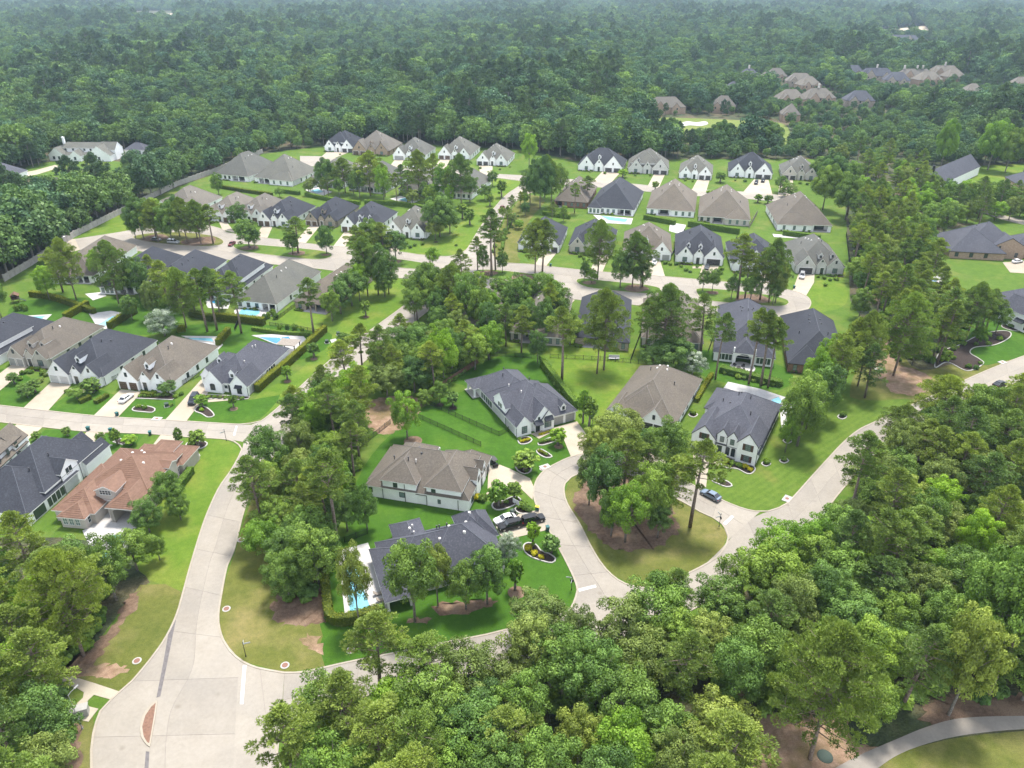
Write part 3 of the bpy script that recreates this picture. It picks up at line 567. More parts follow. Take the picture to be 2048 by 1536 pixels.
def roof_gable(m, x0, x1, y0, y1, e, tp, ov=0.3, rk=0.12, t=0.2, axis='y', rk1=None):
    rk1 = rk if rk1 is None else rk1
    if axis == 'y': a0, a1, b0, b1 = x0 - ov, x1 + ov, y0 - rk, y1 + rk1
    else: a0, a1, b0, b1 = y0 - ov, y1 + ov, x0 - rk, x1 + rk1
    am = (a0 + a1) / 2; ze = e - ov * tp; zr = ze + tp * (a1 - a0) / 2
    sec = [(a0, ze), (am, zr), (a1, ze), (a1, ze - t), (am, zr - t * 1.35), (a0, ze - t)]
    q = (lambda a, b, z: (a, b, z)) if axis == 'y' else (lambda a, b, z: (b, a, z))
    v = [q(a, b0, z) for a, z in sec] + [q(a, b1, z) for a, z in sec]
    m.add(v, [(0, 6, 7, 1), (1, 7, 8, 2)], 0); m.tube([v[1], v[7]], [.07, .07], 4, 2)
    m.add(v, [(2, 8, 9, 3), (3, 9, 10, 4), (4, 10, 11, 5), (5, 11, 6, 0), (0, 1, 4, 5), (1, 2, 3, 4), (6, 11, 10, 7), (7, 10, 9, 8)], 1)
    return zr
def walls_rect(m, x0, x1, y0, y1, z0, z1, notch=()):
    pts = [(x0, y0)]
    for (a, b, d) in sorted(notch): pts += [(a, y0), (a, y0 + d), (b, y0 + d), (b, y0)]
    pts += [(x1, y0), (x1, y1), (x0, y1)]
    m.prism(pts, z0, z1)
def walls_gable(m, x0, x1, y0, y1, z0, e, tp, axis='y'):
    if axis == 'y':
        xm = (x0 + x1) / 2; za = e + tp * (x1 - x0) / 2
        sec = [(x0, z0), (x1, z0), (x1, e), (xm, za), (x0, e)]
        v = [(a, y0, z) for a, z in sec] + [(a, y1, z) for a, z in sec]
    else:
        ym = (y0 + y1) / 2; za = e + tp * (y1 - y0) / 2
        sec = [(y0, z0), (y1, z0), (y1, e), (ym, za), (y0, e)]
        v = [(x0, a, z) for a, z in sec] + [(x1, a, z) for a, z in sec]
    m.add(v, [(0, 1, 2, 3, 4), (9, 8, 7, 6, 5), (0, 5, 6, 1), (1, 6, 7, 2), (2, 7, 8, 3), (3, 8, 9, 4), (4, 9, 5, 0)])
_wc = {}
def win_mesh(w, h, nx, nz, fm, gm, arch=False):
    k = (round(w, 2), round(h, 2), nx, nz, fm, gm, arch)
    if k in _wc: return _wc[k]
    m = MB(); b = 0.09
    m.box(-w / 2, -w / 2 + b, -.07, .02, 0, h); m.box(w / 2 - b, w / 2, -.07, .02, 0, h); m.box(-w / 2 + b, w / 2 - b, -.07, .02, h - b, h); m.box(-w / 2 + b, w / 2 - b, -.10, .02, 0, b)
    for i in range(1, nx): x = -w / 2 + w * i / nx; m.box(x - .035, x + .035, -.06, .01, b, h - b)
    for i in range(1, nz): z = h * i / nz; m.box(-w / 2 + b, w / 2 - b, -.055, .01, z - .03, z + .03)
    if arch:
        n = 8; pl = [(-w / 2 * cos(pi * i / n), h + w * .28 * sin(pi * i / n)) for i in range(n + 1)]
        v = [(x, -.065, z) for x, z in pl] + [(x, .02, z) for x, z in pl]
        m.add(v, [list(range(n + 1))[::-1]] + [[i, i + 1, n + 2 + i, n + 1 + i] for i in range(n)])
    fr = m.mesh('window', K[fm])
    p = MB(); p.box(-w / 2 + b, w / 2 - b, -.03, .015, b, h - b); pm = p.mesh('pane', K[gm])
    d = MB(); d.v = list(m.v); d.f = [list(f) for f in m.f]; d.m = list(m.m); d.box(-w / 2 + b, w / 2 - b, -.03, .015, b, h - b, 1)
    both = d.mesh('dormer_window', [K[fm], K[gm]])
    _wc[k] = (fr, pm, both); return _wc[k]
_gc = {}
def gdoor_mesh(w, h, fm):
    k = (w, h, fm)
    if k in _gc: return _gc[k]
    m = MB(); n = 4
    for i in range(n): m.box(-w / 2, w / 2, -.05, .02, h * i / n + .02, h * (i + 1) / n - .02)
    m.box(-w / 2 - .12, -w / 2, -.09, .02, 0, h + .12, 1); m.box(w / 2, w / 2 + .12, -.09, .02, 0, h + .12, 1); m.box(-w / 2, w / 2, -.09, .02, h, h + .12, 1)
    _gc[k] = m.mesh('garage_door', [K[fm], K['trimwhite']]); return _gc[k]
_dc = {}
def door_mesh(dark=True):
    if 'd' not in _dc:
        m = MB(); m.box(-.62, .62, -.05, .02, 0, 2.5); m.box(-.75, -.62, -.1, .02, 0, 2.65, 1); m.box(.62, .75, -.1, .02, 0, 2.65, 1); m.box(-.62, .62, -.1, .02, 2.5, 2.65, 1)
        m.box(-.5, -.05, -.065, .0, .3, 2.3, 2); m.box(.05, .5, -.065, .0, .3, 2.3, 2); _dc['d'] = m.mesh('door', [K['door'], K['trimwhite'], K['glass']])
    return _dc['d']
_vm = {}
def vent_mesh(kind):
    if kind not in _vm:
        m = MB()
        if kind == 'turtle_w': m.cyl(0, 0, -.25, .22, .34, .24, 10); mt = K['vent_white']
        elif kind == 'turtle_d': m.cyl(0, 0, -.25, .22, .32, .22, 10); mt = K['vent_dark']
        elif kind == 'pipe': m.cyl(0, 0, -.4, .75, .11, .11, 8); m.cyl(0, 0, .75, .95, .2, .16, 8); mt = K['vent_dark']
        elif kind == 'pipe_w': m.cyl(0, 0, -.4, .6, .1, .1, 8); m.cyl(0, 0, .6, .8, .2, .14, 8); mt = K['vent_white']
        else: m.cyl(0, 0, -.3, .35, .06, .06, 6); mt = K['vent_dark']
        _vm[kind] = m.mesh('roof_vent', mt)
    return _vm[kind]
class House:
    def __init__(s, label, A, B=None, D=20, ang=None, W=None, C=None, wall='white', roof='roof_slate', fascia=None, frame='frame_dark', glass='glass', name='house', cat='house', group='houses of the neighbourhood', widen=1.0):
        a = P(*A); a.z = 0
        if B is not None:
            b = P(*B); b.z = 0; u = b - a
            W = W or u.length; an = atan2(u.y, u.x)
            if ang is None: ang = degrees(an)
            else:  # keep the middle of the front where it was surveyed
                mid = (a + b) / 2; W *= widen; a = mid - Vector((cos(radians(ang)), sin(radians(ang)), 0)) * W / 2
        if C is not None:
            c = P(*C); r = radians(ang); D = (c - a).dot(Vector((-sin(r), cos(r), 0)))
        s.W, s.D, s.ang = W, D, ang
        s.wall, s.roof, s.fm, s.gm = K[wall], K[roof], frame, glass
        s.fas = K[fascia] if fascia else (K['trimwhite'] if wall in ('white', 'cream', 'greywall', 'stucco') else K['trimdark'])
        s.o = tag(empty(name, a, radians(ang)), label, cat, group)
        s.wm = MB(); s.rm = MB(); s.planes = []; s.extra = []
    def hip(s, x0, x1, y0, y1, e=3.2, pt=38, zb=0.0, ov=0.4, notch=(), axis=None, walls=True):
        x0 *= s.W; x1 *= s.W; tp = tan(radians(pt))
        if walls: walls_rect(s.wm, x0, x1, y0, y1, zb, e - .12, [(a * s.W, b * s.W, d) for a, b, d in notch])
        zr = roof_hip(s.rm, x0, x1, y0, y1, e, tp, ov, axis=axis)
        s.planes.append(('h', x0 - ov, x1 + ov, y0 - ov, y1 + ov, e - ov * tp, tp)); return zr
    def gab(s, x0, x1, y0, y1, e=3.2, pt=48, zb=0.0, ov=0.25, axis='y', walls=True, rk=.12):
        x0 *= s.W; x1 *= s.W; tp = tan(radians(pt))
        if walls: walls_gable(s.wm, x0, x1, y0, y1, zb, e - .12, tp, axis)
        zr = roof_gable(s.rm, x0, x1, y0, y1, e, tp, ov, rk=rk, axis=axis)
        s.planes.append(('g' + axis, x0 - ov, x1 + ov, y0 - .12, y1 + .12, e - ov * tp, tp)); return zr
    def flat(s, x0, x1, y0, y1, z0, z1, mi=0): s.rm.box(x0 * s.W, x1 * s.W, y0, y1, z0, z1, mi)
    def shed(s, x0, x1, y0, y1, zlo, zhi, t=.18):
        """roof falling towards -y"""
        X0, X1 = x0 * s.W, x1 * s.W
        s.rm.add([(X0, y0, zlo), (X1, y0, zlo), (X1, y1, zhi), (X0, y1, zhi), (X0, y0, zlo - t), (X1, y0, zlo - t), (X1, y1, zhi - t), (X0, y1, zhi - t)],
                 [(0, 1, 2, 3), (7, 6, 5, 4), (4, 5, 1, 0), (5, 6, 2, 1), (6, 7, 3, 2), (7, 4, 0, 3)])
    def box(s, x0, x1, y0, y1, z0, z1): s.wm.box(x0 * s.W, x1 * s.W, y0, y1, z0, z1)
    def rz(s, x, y):
        z = 0
        for k, x0, x1, y0, y1, ze, tp in s.planes:
            if x0 <= x <= x1 and y0 <= y <= y1:
                if k == 'h': q = ze + tp * min(x - x0, x1 - x, y - y0, y1 - y)
                elif k == 'gy': q = ze + tp * min(x - x0, x1 - x)
                else: q = ze + tp * min(y - y0, y1 - y)
                z = max(z, q)
        return z
    def _place(s, o, x, z, y, face):
        if face == 'f': o.location = (x, y, z)
        elif face == 'r': o.location = (x, y, z); o.rotation_euler = (0, 0, pi / 2)
        elif face == 'l': o.location = (x, y, z); o.rotation_euler = (0, 0, -pi / 2)
        else: o.location = (x, y, z); o.rotation_euler = (0, 0, pi)
    def win(s, x, z, w, h, y=0.0, face='f', nx=2, nz=2, gm=None, fm=None, arch=False, shutters=None):
        fr, pm, both = win_mesh(w, h, nx, nz, fm or s.fm, gm or s.gm, arch)
        X = x * s.W if face in 'fb' else x * s.W
        o = mobj('window', fr, s.o); s._place(o, X, z, y, face); mobj('pane', pm, o)
        if shutters:
            for sg in (-1, 1):
                k = ('sh', round(h, 1), shutters)
                if k not in _wc:
                    m = MB(); m.box(-.28, .28, -.07, .02, 0, h); 
                    for i in range(6): m.box(-.22, .22, -.09, -.07, .1 + i * (h - .2) / 6, .1 + (i + .7) * (h - .2) / 6)
                    _wc[k] = m.mesh('shutter', K[shutters])
                q = mobj('shutter', _wc[k], s.o); s._place(q, X + sg * (w / 2 + .3), z, y, face)
    def gd(s, x, w=2.6, y=0.0, h=2.3, fm='gd_dark', face='f'):
        o = mobj('garage_door', gdoor_mesh(w, h, fm), s.o); s._place(o, x * s.W, 0.02, y, face)
    def door(s, x, y=0.0, face='f', z=0.02):
        o = mobj('door', door_mesh(), s.o); s._place(o, x * s.W, z, y, face)
    def dormer(s, x, y, w=1.6, h=1.5, depth=3.0, pt=52, win=True, z=None):
        X = x * s.W; zb = s.rz(X, y) if z is None else z; m = MB(); tp = tan(radians(pt))
        walls_gable(m, -w / 2, w / 2, 0, depth, -.3, h - .1, tp)
        d = fixn(m.build('dormer', s.wall, s.o, (X, y, zb)))
        r = MB(); roof_gable(r, -w / 2, w / 2, 0, depth, h, tp, .16, .1, .12); fixn(r.build('dormer_roof', [s.roof, s.fas, RIDGE.get(s.roof, s.fas)], d))
        if win: mobj('dormer_window', win_mesh(min(.8, w * .5), .95, 1, 2, s.fm, s.gm)[2], d, (0, -.005, .25))
    def shed_dormer(s, x, y, w=3.0, h=1.3, depth=4.0):
        X = x * s.W; zb = s.rz(X, y); m = MB(); m.box(-w / 2, w / 2, 0, depth, -.4, h)
        d = fixn(m.build('dormer', s.wall, s.o, (X, y, zb)))
        r = MB(); r.add([(-w / 2 - .2, -.3, h), (w / 2 + .2, -.3, h), (w / 2 + .2, depth, h + 1.2), (-w / 2 - .2, depth, h + 1.2), (-w / 2 - .2, -.3, h - .15), (w / 2 + .2, -.3, h - .15), (w / 2 + .2, depth, h + 1.05), (-w / 2 - .2, depth, h + 1.05)],
              [(0, 1, 2, 3), (7, 6, 5, 4), (4, 5, 1, 0), (5, 6, 2, 1), (6, 7, 3, 2), (7, 4, 0, 3)]); fixn(r.build('dormer_roof', s.roof, d))
        mobj('dormer_window', win_mesh(w * .7, .8, 3, 1, s.fm, s.gm)[2], d, (0, -.005, .25))
    def vents(s, lst, kind='turtle_w'):
        for (x, y) in lst:
            X = x * s.W; mobj('roof_vent', vent_mesh(kind), s.o, (X, y, s.rz(X, y)))
    def chimney(s, x, y, w=1.0, top=None, m=None):
        X = x * s.W; z = s.rz(X, y); top = top or z + 1.6
        b = MB(); b.box(-w / 2, w / 2, -w * .4, w * .4, 0, top); b.box(-w / 2 - .1, w / 2 + .1, -w * .4 - .1, w * .4 + .1, top, top + .15)
        b.cyl(0, 0, top + .15, top + .5, .18, .18, 8); b.build('chimney', m or s.wall, s.o, (X, y, 0))
    def spouts(s, lst):
        for (x, y, h) in lst:
            m = MB(); m.box(-.05, .05, -.05, .05, .05, h); m.build('downspout', K['trimdark'], s.o, (x * s.W, y, 0))
    def post(s, x, y, h, r=.22, m=None):
        b = MB(); b.box(-r, r, -r, r, 0, h); b.box(-r - .06, r + .06, -r - .06, r + .06, 0, .3); b.build('column', m or s.wall, s.o, (x * s.W, y, 0))
    def awning(s, x, y, w, z, d=1.0, drop=.7, mt='roof_black'):
        b = MB(); b.add([(-w / 2, -d, 0), (w / 2, -d, 0), (w / 2, 0, drop), (-w / 2, 0, drop), (-w / 2, -d, -.12), (w / 2, -d, -.12), (w / 2, 0, -.12), (-w / 2, 0, -.12)],
                        [(0, 1, 2, 3), (4, 5, 1, 0), (7, 6, 5, 4), (5, 6, 2, 1), (7, 4, 0, 3), (6, 7, 3, 2)]); fixn(b.build('awning', K[mt], s.o, (x * s.W, y, z)))
    def slab(s, x0, x1, y0, y1, m='paving', z=.1):
        b = MB(); b.box(x0 * s.W, x1 * s.W, y0, y1, 0, z); b.build('patio_slab', K[m], s.o)
    def done(s):
        fixn(s.wm.build('wall', s.wall, s.o)); s.roofo = fixn(s.rm.build('roof', [s.roof, s.fas, RIDGE.get(s.roof, s.fas)], s.o))
        return s
FRONTS = []; REARS = []
# ---- generic house seen from its street front
def front_house(label, A, B, D, ang=None, side='L', wall='white', roof='roof_slate', gd='gd_dark', two=False, pt=38, e=3.3, dorm=1, gables=2, C=None, detail=True, vents='turtle_d', door2=True, seed=0, name='house', group='houses of the neighbourhood', frame='frame_dark'):
    roof = 'roof_black' if roof == 'roof_slate' else roof
    h = House(label, A, B, D, ang, wall=wall, roof=roof, C=C, name=name, group=group, frame=frame, widen=1.08 if 330 < A[1] < 600 else 1.0); W, D = h.W, h.D
    r = random.Random(seed + int(A[0] * 7 + A[1])); fl = (lambda x: x) if side == 'L' else (lambda x: 1 - x)
    def xr(a, b): a, b = fl(a), fl(b); return (min(a, b), max(a, b))
    h.hip(0, 1, 1.4, D, e, pt)
    if two: h.hip(*xr(.28, .93), 3.0, D * .72, e + 2.6, pt)
    # garage gable
    g = xr(.015, .40); h.gab(g[0], g[1], 0.0, D * .33, e - .05, 50)
    gw = (g[1] - g[0]) * W; gx = (g[0] + g[1]) / 2
    if door2:
        h.gd(gx - .25 * gw / W, gw * .38, 0, 2.3, gd); h.gd(gx + .25 * gw / W, gw * .38, 0, 2.3, gd)
    else: h.gd(gx, gw * .72, 0, 2.4, gd)
    h.win(gx, e + .7, .8, 1.3, 0, nx=1, nz=2)
    # entry gable and bedroom gable
    en = xr(.43, .62); h.gab(en[0], en[1], .55, D * .3, e + .5, 54); h.door((en[0] + en[1]) / 2 + r.uniform(-.02, .02), .55)
    if detail: h.win((en[0] + en[1]) / 2, e + 1.5, .7, .9, .55, nx=1, nz=1)
    if gables > 1:
        b = xr(.64, .97); h.gab(b[0], b[1], .25, D * .33, e - .02, 50); h.win((b[0] + b[1]) / 2, .7, 1.8, 1.9, .25, nx=2, nz=3, gm='glass_pale'); h.win((b[0] + b[1]) / 2, e + 1.1, .7, 1.2, .25, nx=1)
    else:
        h.win(fl(.8), .7, 1.8, 1.9, 1.4, nx=2, nz=3); 
    if two:
        for q in (.5, .75): h.win(fl(q), e + .9, 1.1, 1.5, 3.0, nx=2, nz=2)
    if dorm: h.dormer(fl(.53) if dorm == 1 else fl(.5), 2.6 if not two else 3.1, 1.5, 1.3) if not two else None
    if dorm > 1: h.dormer(fl(.75), 3.4, 1.4, 1.2)
    for q in ([.35, .55, .75] if detail else [.5]):
        h.win(1, .8, 1.1, 1.6, D * q, 'r'); h.win(0, .8, 1.1, 1.6, D * q, 'l')
    v = 'turtle_w' if roof not in ('roof_slate', 'roof_black') else 'turtle_d'
    h.vents([(r.uniform(.3, .45), D * .5), (r.uniform(.3, .45), D * .6), (r.uniform(.55, .7), D * .55), (r.uniform(.3, .4), D * .68)], v); h.vents([(r.uniform(.6, .75), D * .45), (r.uniform(.2, .3), D * .6)], 'pipe')
    h.spouts([(-.004, 1.5, e - .3), (1.004, 1.5, e - .3)]); FRONTS.append((h, fl, label))
    return h.done()
# ---- generic house seen from its garden side
def rear_house(label, A, B, D, ang=None, wall='white', roof='roof_brown', pt=40, e=3.3, porch=(.55, .95), wing=None, two=False, C=None, vents='turtle_w', seed=0, bay=None, name='house', group='houses of the neighbourhood', cross=True, frame='frame_dark'):
    roof = 'roof_black' if roof == 'roof_slate' else roof
    h = House(label, A, B, D, ang, wall=wall, roof=roof, C=C, name=name, group=group, frame=frame); W, D = h.W, h.D
    r = random.Random(seed + int(A[0] * 5 + A[1]))
    h.hip(0, 1, 0, D, e, pt, notch=[(porch[0], porch[1], 3.2)] if porch else ())
    if cross: h.hip(.08, .92, D * .45, D + .6, e + .05, pt)
    if two: h.hip(.2, .95, D * .25, D * .85, e + 2.7, pt)
    if not wing and porch and r.random() < .75:
        fr_ = (0.0, max(.3, porch[0] - .03)) if porch[0] > 1 - porch[1] else (min(.7, porch[1] + .03), 1.0)
        wing = (fr_[0], fr_[1], r.uniform(.7, 1.7))
    if porch:
        for x in (porch[0] + .012, porch[1] - .012): h.post(x, .25, e - .35)
        if porch[1] - porch[0] > .3: h.post((porch[0] + porch[1]) / 2, .25, e - .35)
        h.win((porch[0] + porch[1]) / 2, .15, (porch[1] - porch[0]) * W * .6, 2.3, 3.2, nx=4, nz=1, gm='glass'); h.slab(porch[0] - .03, porch[1] + .03, -1.2, 3.2)
        free = [(0, porch[0]), (porch[1], 1)]
    else: free = [(0, 1)]
    for a, b in free:
        if wing and a >= wing[0] - .05 and b <= wing[1] + .05: continue
        n = int((b - a) * W / 2.6)
        for i in range(n): h.win(a + (b - a) * (i + .5) / n, .75, 1.3, 1.7, 0, nx=2, nz=2, gm='glass_pale' if r.random() < .5 else 'glass')
    if wing: h.hip(wing[0], wing[1], -wing[2], D * .3, e - .06, pt - 3); [h.win(wing[0] + (wing[1] - wing[0]) * q, .6, 1.1, 1.9, -wing[2], nx=1, nz=2, gm='glass_pale') for q in (.2, .5, .8)]
    for q in (.3, .5, .7): h.win(1, .8, 1.1, 1.6, D * q, 'r'); h.win(0, .8, 1.1, 1.6, D * q, 'l')
    v = 'turtle_w' if roof not in ('roof_slate', 'roof_black') else 'turtle_d'
    h.vents([(.4, D * .5), (.4, D * .58), (.6, D * .5), (.6, D * .6), (.42, D * .66)], v); h.vents([(r.uniform(.6, .8), D * .35), (r.uniform(.2, .3), D * .4)], 'pipe')
    h.spouts([(-.004, .1, e - .3), (1.004, .1, e - .3)]); REARS.append((h, porch, label))
    return h.done()

# ---------------------------------------------------------------- the five houses round the loop street
h = House('white brick house with slate roof, two grey garage doors and one dormer', (1034, 875), (1154, 843), 27, roof='roof_slate', C=None); D = 27
h.hip(0, .90, 1.2, 18.5, 3.3, 38); h.hip(.16, 1.0, .9, 16.0, 3.25, 37, axis='x'); h.hip(0.0, .78, 9.0, D, 3.2, 36, notch=())
h.gab(0, .23, 0, 7, 3.2, 50); h.gab(.30, .58, .15, 8, 3.9, 52); h.gab(.41, .60, -.12, 8, 3.6, 52)
h.gab(.0, .5, 6.6, 13.4, 5.0, 38, axis='x')
h.win(.12, .7, 1.5, 2.0, 0, nx=2, nz=3, gm='glass_pale'); h.win(.5, .8, 1.9, 2.3, -.12, nx=2, nz=4, gm='glass_pale'); h.win(.36, 3.4, .6, .8, .15, nx=1, nz=1); h.door(.34, .15); h.awning(.335, .15, 2.2, 2.75, 1.5, .7); h.awning(.505, -.12, 2.3, 3.2, .9, .9)
h.gd(.71, 2.65, .9, 2.3, 'gd_grey'); h.gd(.905, 2.65, .9, 2.3, 'gd_grey'); h.dormer(.80, 1.3, 1.4, 1.3)
for yy in (15.5, 16.9, 18.3, 19.7, 21.1): h.win(-.0, .6, 1.0, 2.1, yy, 'l', 1, 2, 'glass_pale')
h.win(0.0, 3.7, .7, 1.2, 9.2, 'l', 1, 2); h.win(0.0, 3.7, .7, 1.2, 10.4, 'l', 1, 2)
h.vents([(.25, 13.5), (.3, 8)], 'pipe_w'); h.vents([(.3, 19), (.55, 12), (.4, 22)], 'pipe'); h.spouts([(-.004, .2, 2.9), (1.004, 1.1, 2.9), (-.004, 6.4, 2.9)]); h.slab(-.13, .3, 22.5, 28.2, 'paving', .15); h.post(-.08, 27.6, 3.0); h.post(-.08, 23.2, 3.0)
h.hip(-.10, .30, 22.8, 27.9, 3.1, 30, walls=False); h.done()

h = House('white two storey house with brown roof beside the black golf cart', (733, 991), (938, 1024), 17, roof='roof_brown', ang=-14); W = h.W; D = 16.8
h.hip(.02, .97, .06, D - 1.0, 3.4, 36, axis='x'); h.hip(.175, .50, .03, 14.5, 5.5, 38); h.hip(.602, .93, -.04, 13.5, 5.5, 40); h.hip(.0, .34, 2.5, 15.0, 3.15, 33)
h.hip(.60, .995, -.05, 6.5, 3.6, 44, axis='y', walls=True); h.hip(.72, 1.0, 8.5, D, 3.5, 44); h.gab(.70, 1.012, 5.2, 8.2, 5.0, 50, axis='x'); h.gab(.74, 1.01, 9.8, 12.2, 4.4, 52, axis='x')
h.shed(.50, .602, -.4, 2.6, 2.9, 4.3); h.box(.501, .60, .2, 2.0, 0, 2.8)
h.win(.30, 3.5, 1.0, 1.3, .03, nx=1); h.win(.36, 1.1, 1.3, 1.3, .03, nx=1, nz=1, gm='glass_pale'); h.win(.67, 3.5, 1.0, 1.3, -.05, nx=1); h.win(.72, 1.0, .7, 1.1, -.05, nx=1, gm='glass_pale'); h.win(.05, 1.2, .9, 1.3, .06, nx=1)
for yy in (9.9, 12.2, 14.6): h.gd(1.0, 2.0, yy, 2.3, 'gd_dark', 'r')
h.win(.995, .6, 1.6, 1.9, 3.0, 'r', 2, 3, 'glass_pale'); h.win(1.012, 3.4, 1.2, 1.4, 6.7, 'r', 2, 2); h.win(1.01, 3.2, .8, 1.0, 11.0, 'r', 1, 1); h.door(1.0, 7.6, 'r')
h.vents([(.42, 8.2), (.46, 7.0)], 'turtle_d'); h.vents([(.43, 5.2), (.60, 9.5)], 'pipe_w'); h.vents([(.37, 4.4), (.2, 6)], 'pipe'); h.spouts([(.17, -.03, 5.0), (.39, -.03, 5.0), (.6, -.1, 5.0), (.9, -.12, 3.2)]); h.done()

h = House('long house with dark slate roof between two black cars and a pool', (770, 1205), (1012, 1141), 13.6, wall='greywall', roof='roof_slate'); W = h.W; D = 13.6
h.hip(.06, 1.0, .6, D - .6, 3.3, 36, axis='x', notch=[(.40, .62, 2.6)]); h.hip(.34, .98, 0, D - 1.0, 3.32, 40, axis='x'); h.hip(0.0, .30, 1.5, D - 2.0, 3.1, 32); h.hip(.22, .46, 8.5, D + 3.8, 3.2, 34); h.hip(.80, 1.03, 7.2, D + 1.2, 3.5, 46); h.hip(.74, .93, 8.0, D + .4, 4.6, 44)
h.hip(.0, .2, -2.4, 5.5, 2.8, 24, notch=[(.02, .18, 2.0)]); h.post(.01, -2.2, 2.5); h.post(.19, -2.2, 2.5)
for q in (.68, .76, .92): h.win(q, .8, 1.3, 1.8, 0.0 if q > .34 else .6, nx=2, gm='glass_pale')
h.win(.50, .3, 3.0, 2.2, 3.2, nx=4, nz=1); h.gd(1.03, 2.3, 9.0, 2.3, 'gd_dark', 'r'); h.gd(1.03, 2.3, 12.2, 2.3, 'gd_dark', 'r'); h.win(1.0, .8, 1.4, 1.9, 2.6, 'r', gm='glass_pale'); h.door(1.0, 5.6, 'r')
h.vents([(.52, 5.5), (.62, 7.2), (.72, 5.0), (.78, 8.5), (.85, 11.5), (.34, 12.6)], 'turtle_w'); h.vents([(.36, 10.9), (.37, 13.2)], 'pipe_w'); h.vents([(.54, 9.4), (.56, 9.2), (.63, 9.8)], 'pipe'); h.done()

h = House('white house with large brown hip roof dotted with pale vents behind the loop street trees', (1217, 816, 3.2), (1348, 848, 3.2), 26.5, roof='roof_brown'); W = h.W; D = 26.5
h.hip(0, 1, 0, D, 3.2, 36); h.hip(.10, .80, .3, 17, 3.25, 40); h.gab(.0, .30, -.6, 6, 3.0, 46); h.gab(.56, .86, -.9, 7, 3.6, 50)
h.win(.71, 3.6, .7, 1.3, -.9, nx=1); h.gd(.64, 2.3, -.9); h.gd(.79, 2.3, -.9); h.win(.15, .8, 1.6, 1.8, -.6, gm='glass_pale'); h.win(.10, 3.1, .25, 1.0, -.6, nx=1, nz=1); h.win(.2, 3.1, .25, 1.0, -.6, nx=1, nz=1); h.door(.45, .3)
for q in (5, 9, 13, 19): h.win(1, .8, 1.0, 1.6, q, 'r')
h.vents([(.46, 20.5), (.43, 18.6), (.41, 17.4), (.54, 20.8), (.55, 18.8), (.57, 17.2)], 'turtle_w'); h.vents([(.3, 18), (.75, 14)], 'pipe'); h.spouts([(1.004, .2, 2.9)]); h.done()

h = House('white two storey house with slate roof, steep front gables and brown shutters', (1380, 897), (1509, 933), 26, roof='roof_slate', fascia='trimdark'); W = h.W; D = 26
h.hip(.08, 1.0, 2.2, D - 3, 5.2, 34, zb=2.0); h.hip(0.0, 1.0, 1.2, D, 3.3, 34); h.hip(-.08, .34, 16, D + 1.5, 3.2, 32)
h.gab(0, .36, 0, 10, 4.6, 47); h.gab(.70, 1.0, -.1, 9, 5.6, 50); h.gab(.37, .53, 1.0, 8, 5.6, 54); h.gab(.535, .69, .8, 8, 5.6, 54)
for z in (.7, 3.7): h.win(.86, z, 1.3, 1.7, -.1, nx=2, nz=3, gm='glass_pale', shutters='shutter')
h.win(.45, 3.6, 1.0, 1.5, 1.0, gm='glass_pale'); h.win(.61, 3.6, 1.0, 1.5, .8, gm='glass_pale'); h.win(.56, .5, .95, 2.0, .8, nx=2, nz=2, arch=True); h.win(.645, .5, .95, 2.0, .8, nx=2, nz=2, arch=True); h.door(.43, 1.0); h.win(.19, 3.7, 1.2, 1.6, 0, nx=2, nz=3, shutters='shutter'); h.gd(.18, 4.6, 0, 2.4, 'gd_white')
for q in (4, 8, 12, 17, 21): h.win(1, .8, 1.0, 1.6, q, 'r'); h.win(1, 3.6, .9, 1.2, q + 1, 'r', 1)
h.vents([(.45, 17), (.35, 12.5)], 'turtle_d'); h.vents([(.42, 16), (.62, 15), (.72, 9), (.2, 15)], 'pipe'); h.spouts([(.37, .9, 5.0), (.535, .7, 5.0), (.70, .7, 5.0), (1.004, 0, 5.2)]); h.done()

# ---------------------------------------------------------------- row above the left street
h = House('white brick house with slate roof and two dormers by the long clipped hedge', (411, 783), (497, 793), 24, ang=-12, roof='roof_slate'); W = h.W; D = 24
h.hip(0, 1, 1.0, D, 3.3, 38); h.hip(-.24, .5, 4.2, 16, 3.2, 38); h.gab(0, .42, 0, 8, 3.3, 52); h.gab(.62, 1.0, -.15, 8, 3.35, 50); h.gab(-.23, .05, 3.6, 9, 3.2, 50)
h.win(.2, .8, 1.5, 1.6, 0, nx=2, arch=True); h.door(.56, 1.0); h.awning(.82, -.15, 2.0, 2.7, .9, .6); h.win(.82, .6, 1.4, 1.9, -.15); h.win(.48, 1.2, 1.3, .9, 1.0, nx=2, nz=1); h.gd(-.09, 2.4, 3.6, 2.3, 'gd_brown'); h.dormer(.1, 7.0, 1.5, 1.3); h.dormer(.6, 2.0, 1.6, 1.6)
for q in (11.0, 12.3, 13.6, 14.9): h.win(1, .7, .85, 2.0, q, 'r', 1, 1)
h.win(1, 1.0, .5, .9, 4.6, 'r', 1, 1); h.vents([(.6, 14), (.62, 15.2), (.7, 7)], 'pipe_w'); h.vents([(.25, 19)], 'turtle_d'); h.spouts([(1.006, -.1, 3.0), (1.006, 8.5, 3.0)]); h.done()
front_house('white house with brown roof and two dark garage doors behind the parked white car', (236, 778), (344, 787), 24, ang=-12, side='L', roof='roof_brown', gd='gd_brown')
front_house('white house with slate roof and two white garage doors second along the left street', (100, 764), (205, 776), 25, ang=-12, side='L', roof='roof_slate', gd='gd_white')
front_house('house with brown roof, stone entry and two grey garage doors by the round topiary', (20, 729), (98, 739), 24, ang=-12, side='L', wall='cream', roof='roof_brown', gd='gd_grey', dorm=2)
h = front_house('white two storey house with slate roof cut off at the photo left edge', (-125, 742), (-38, 752), 31, ang=-12, roof='roof_slate', two=True)
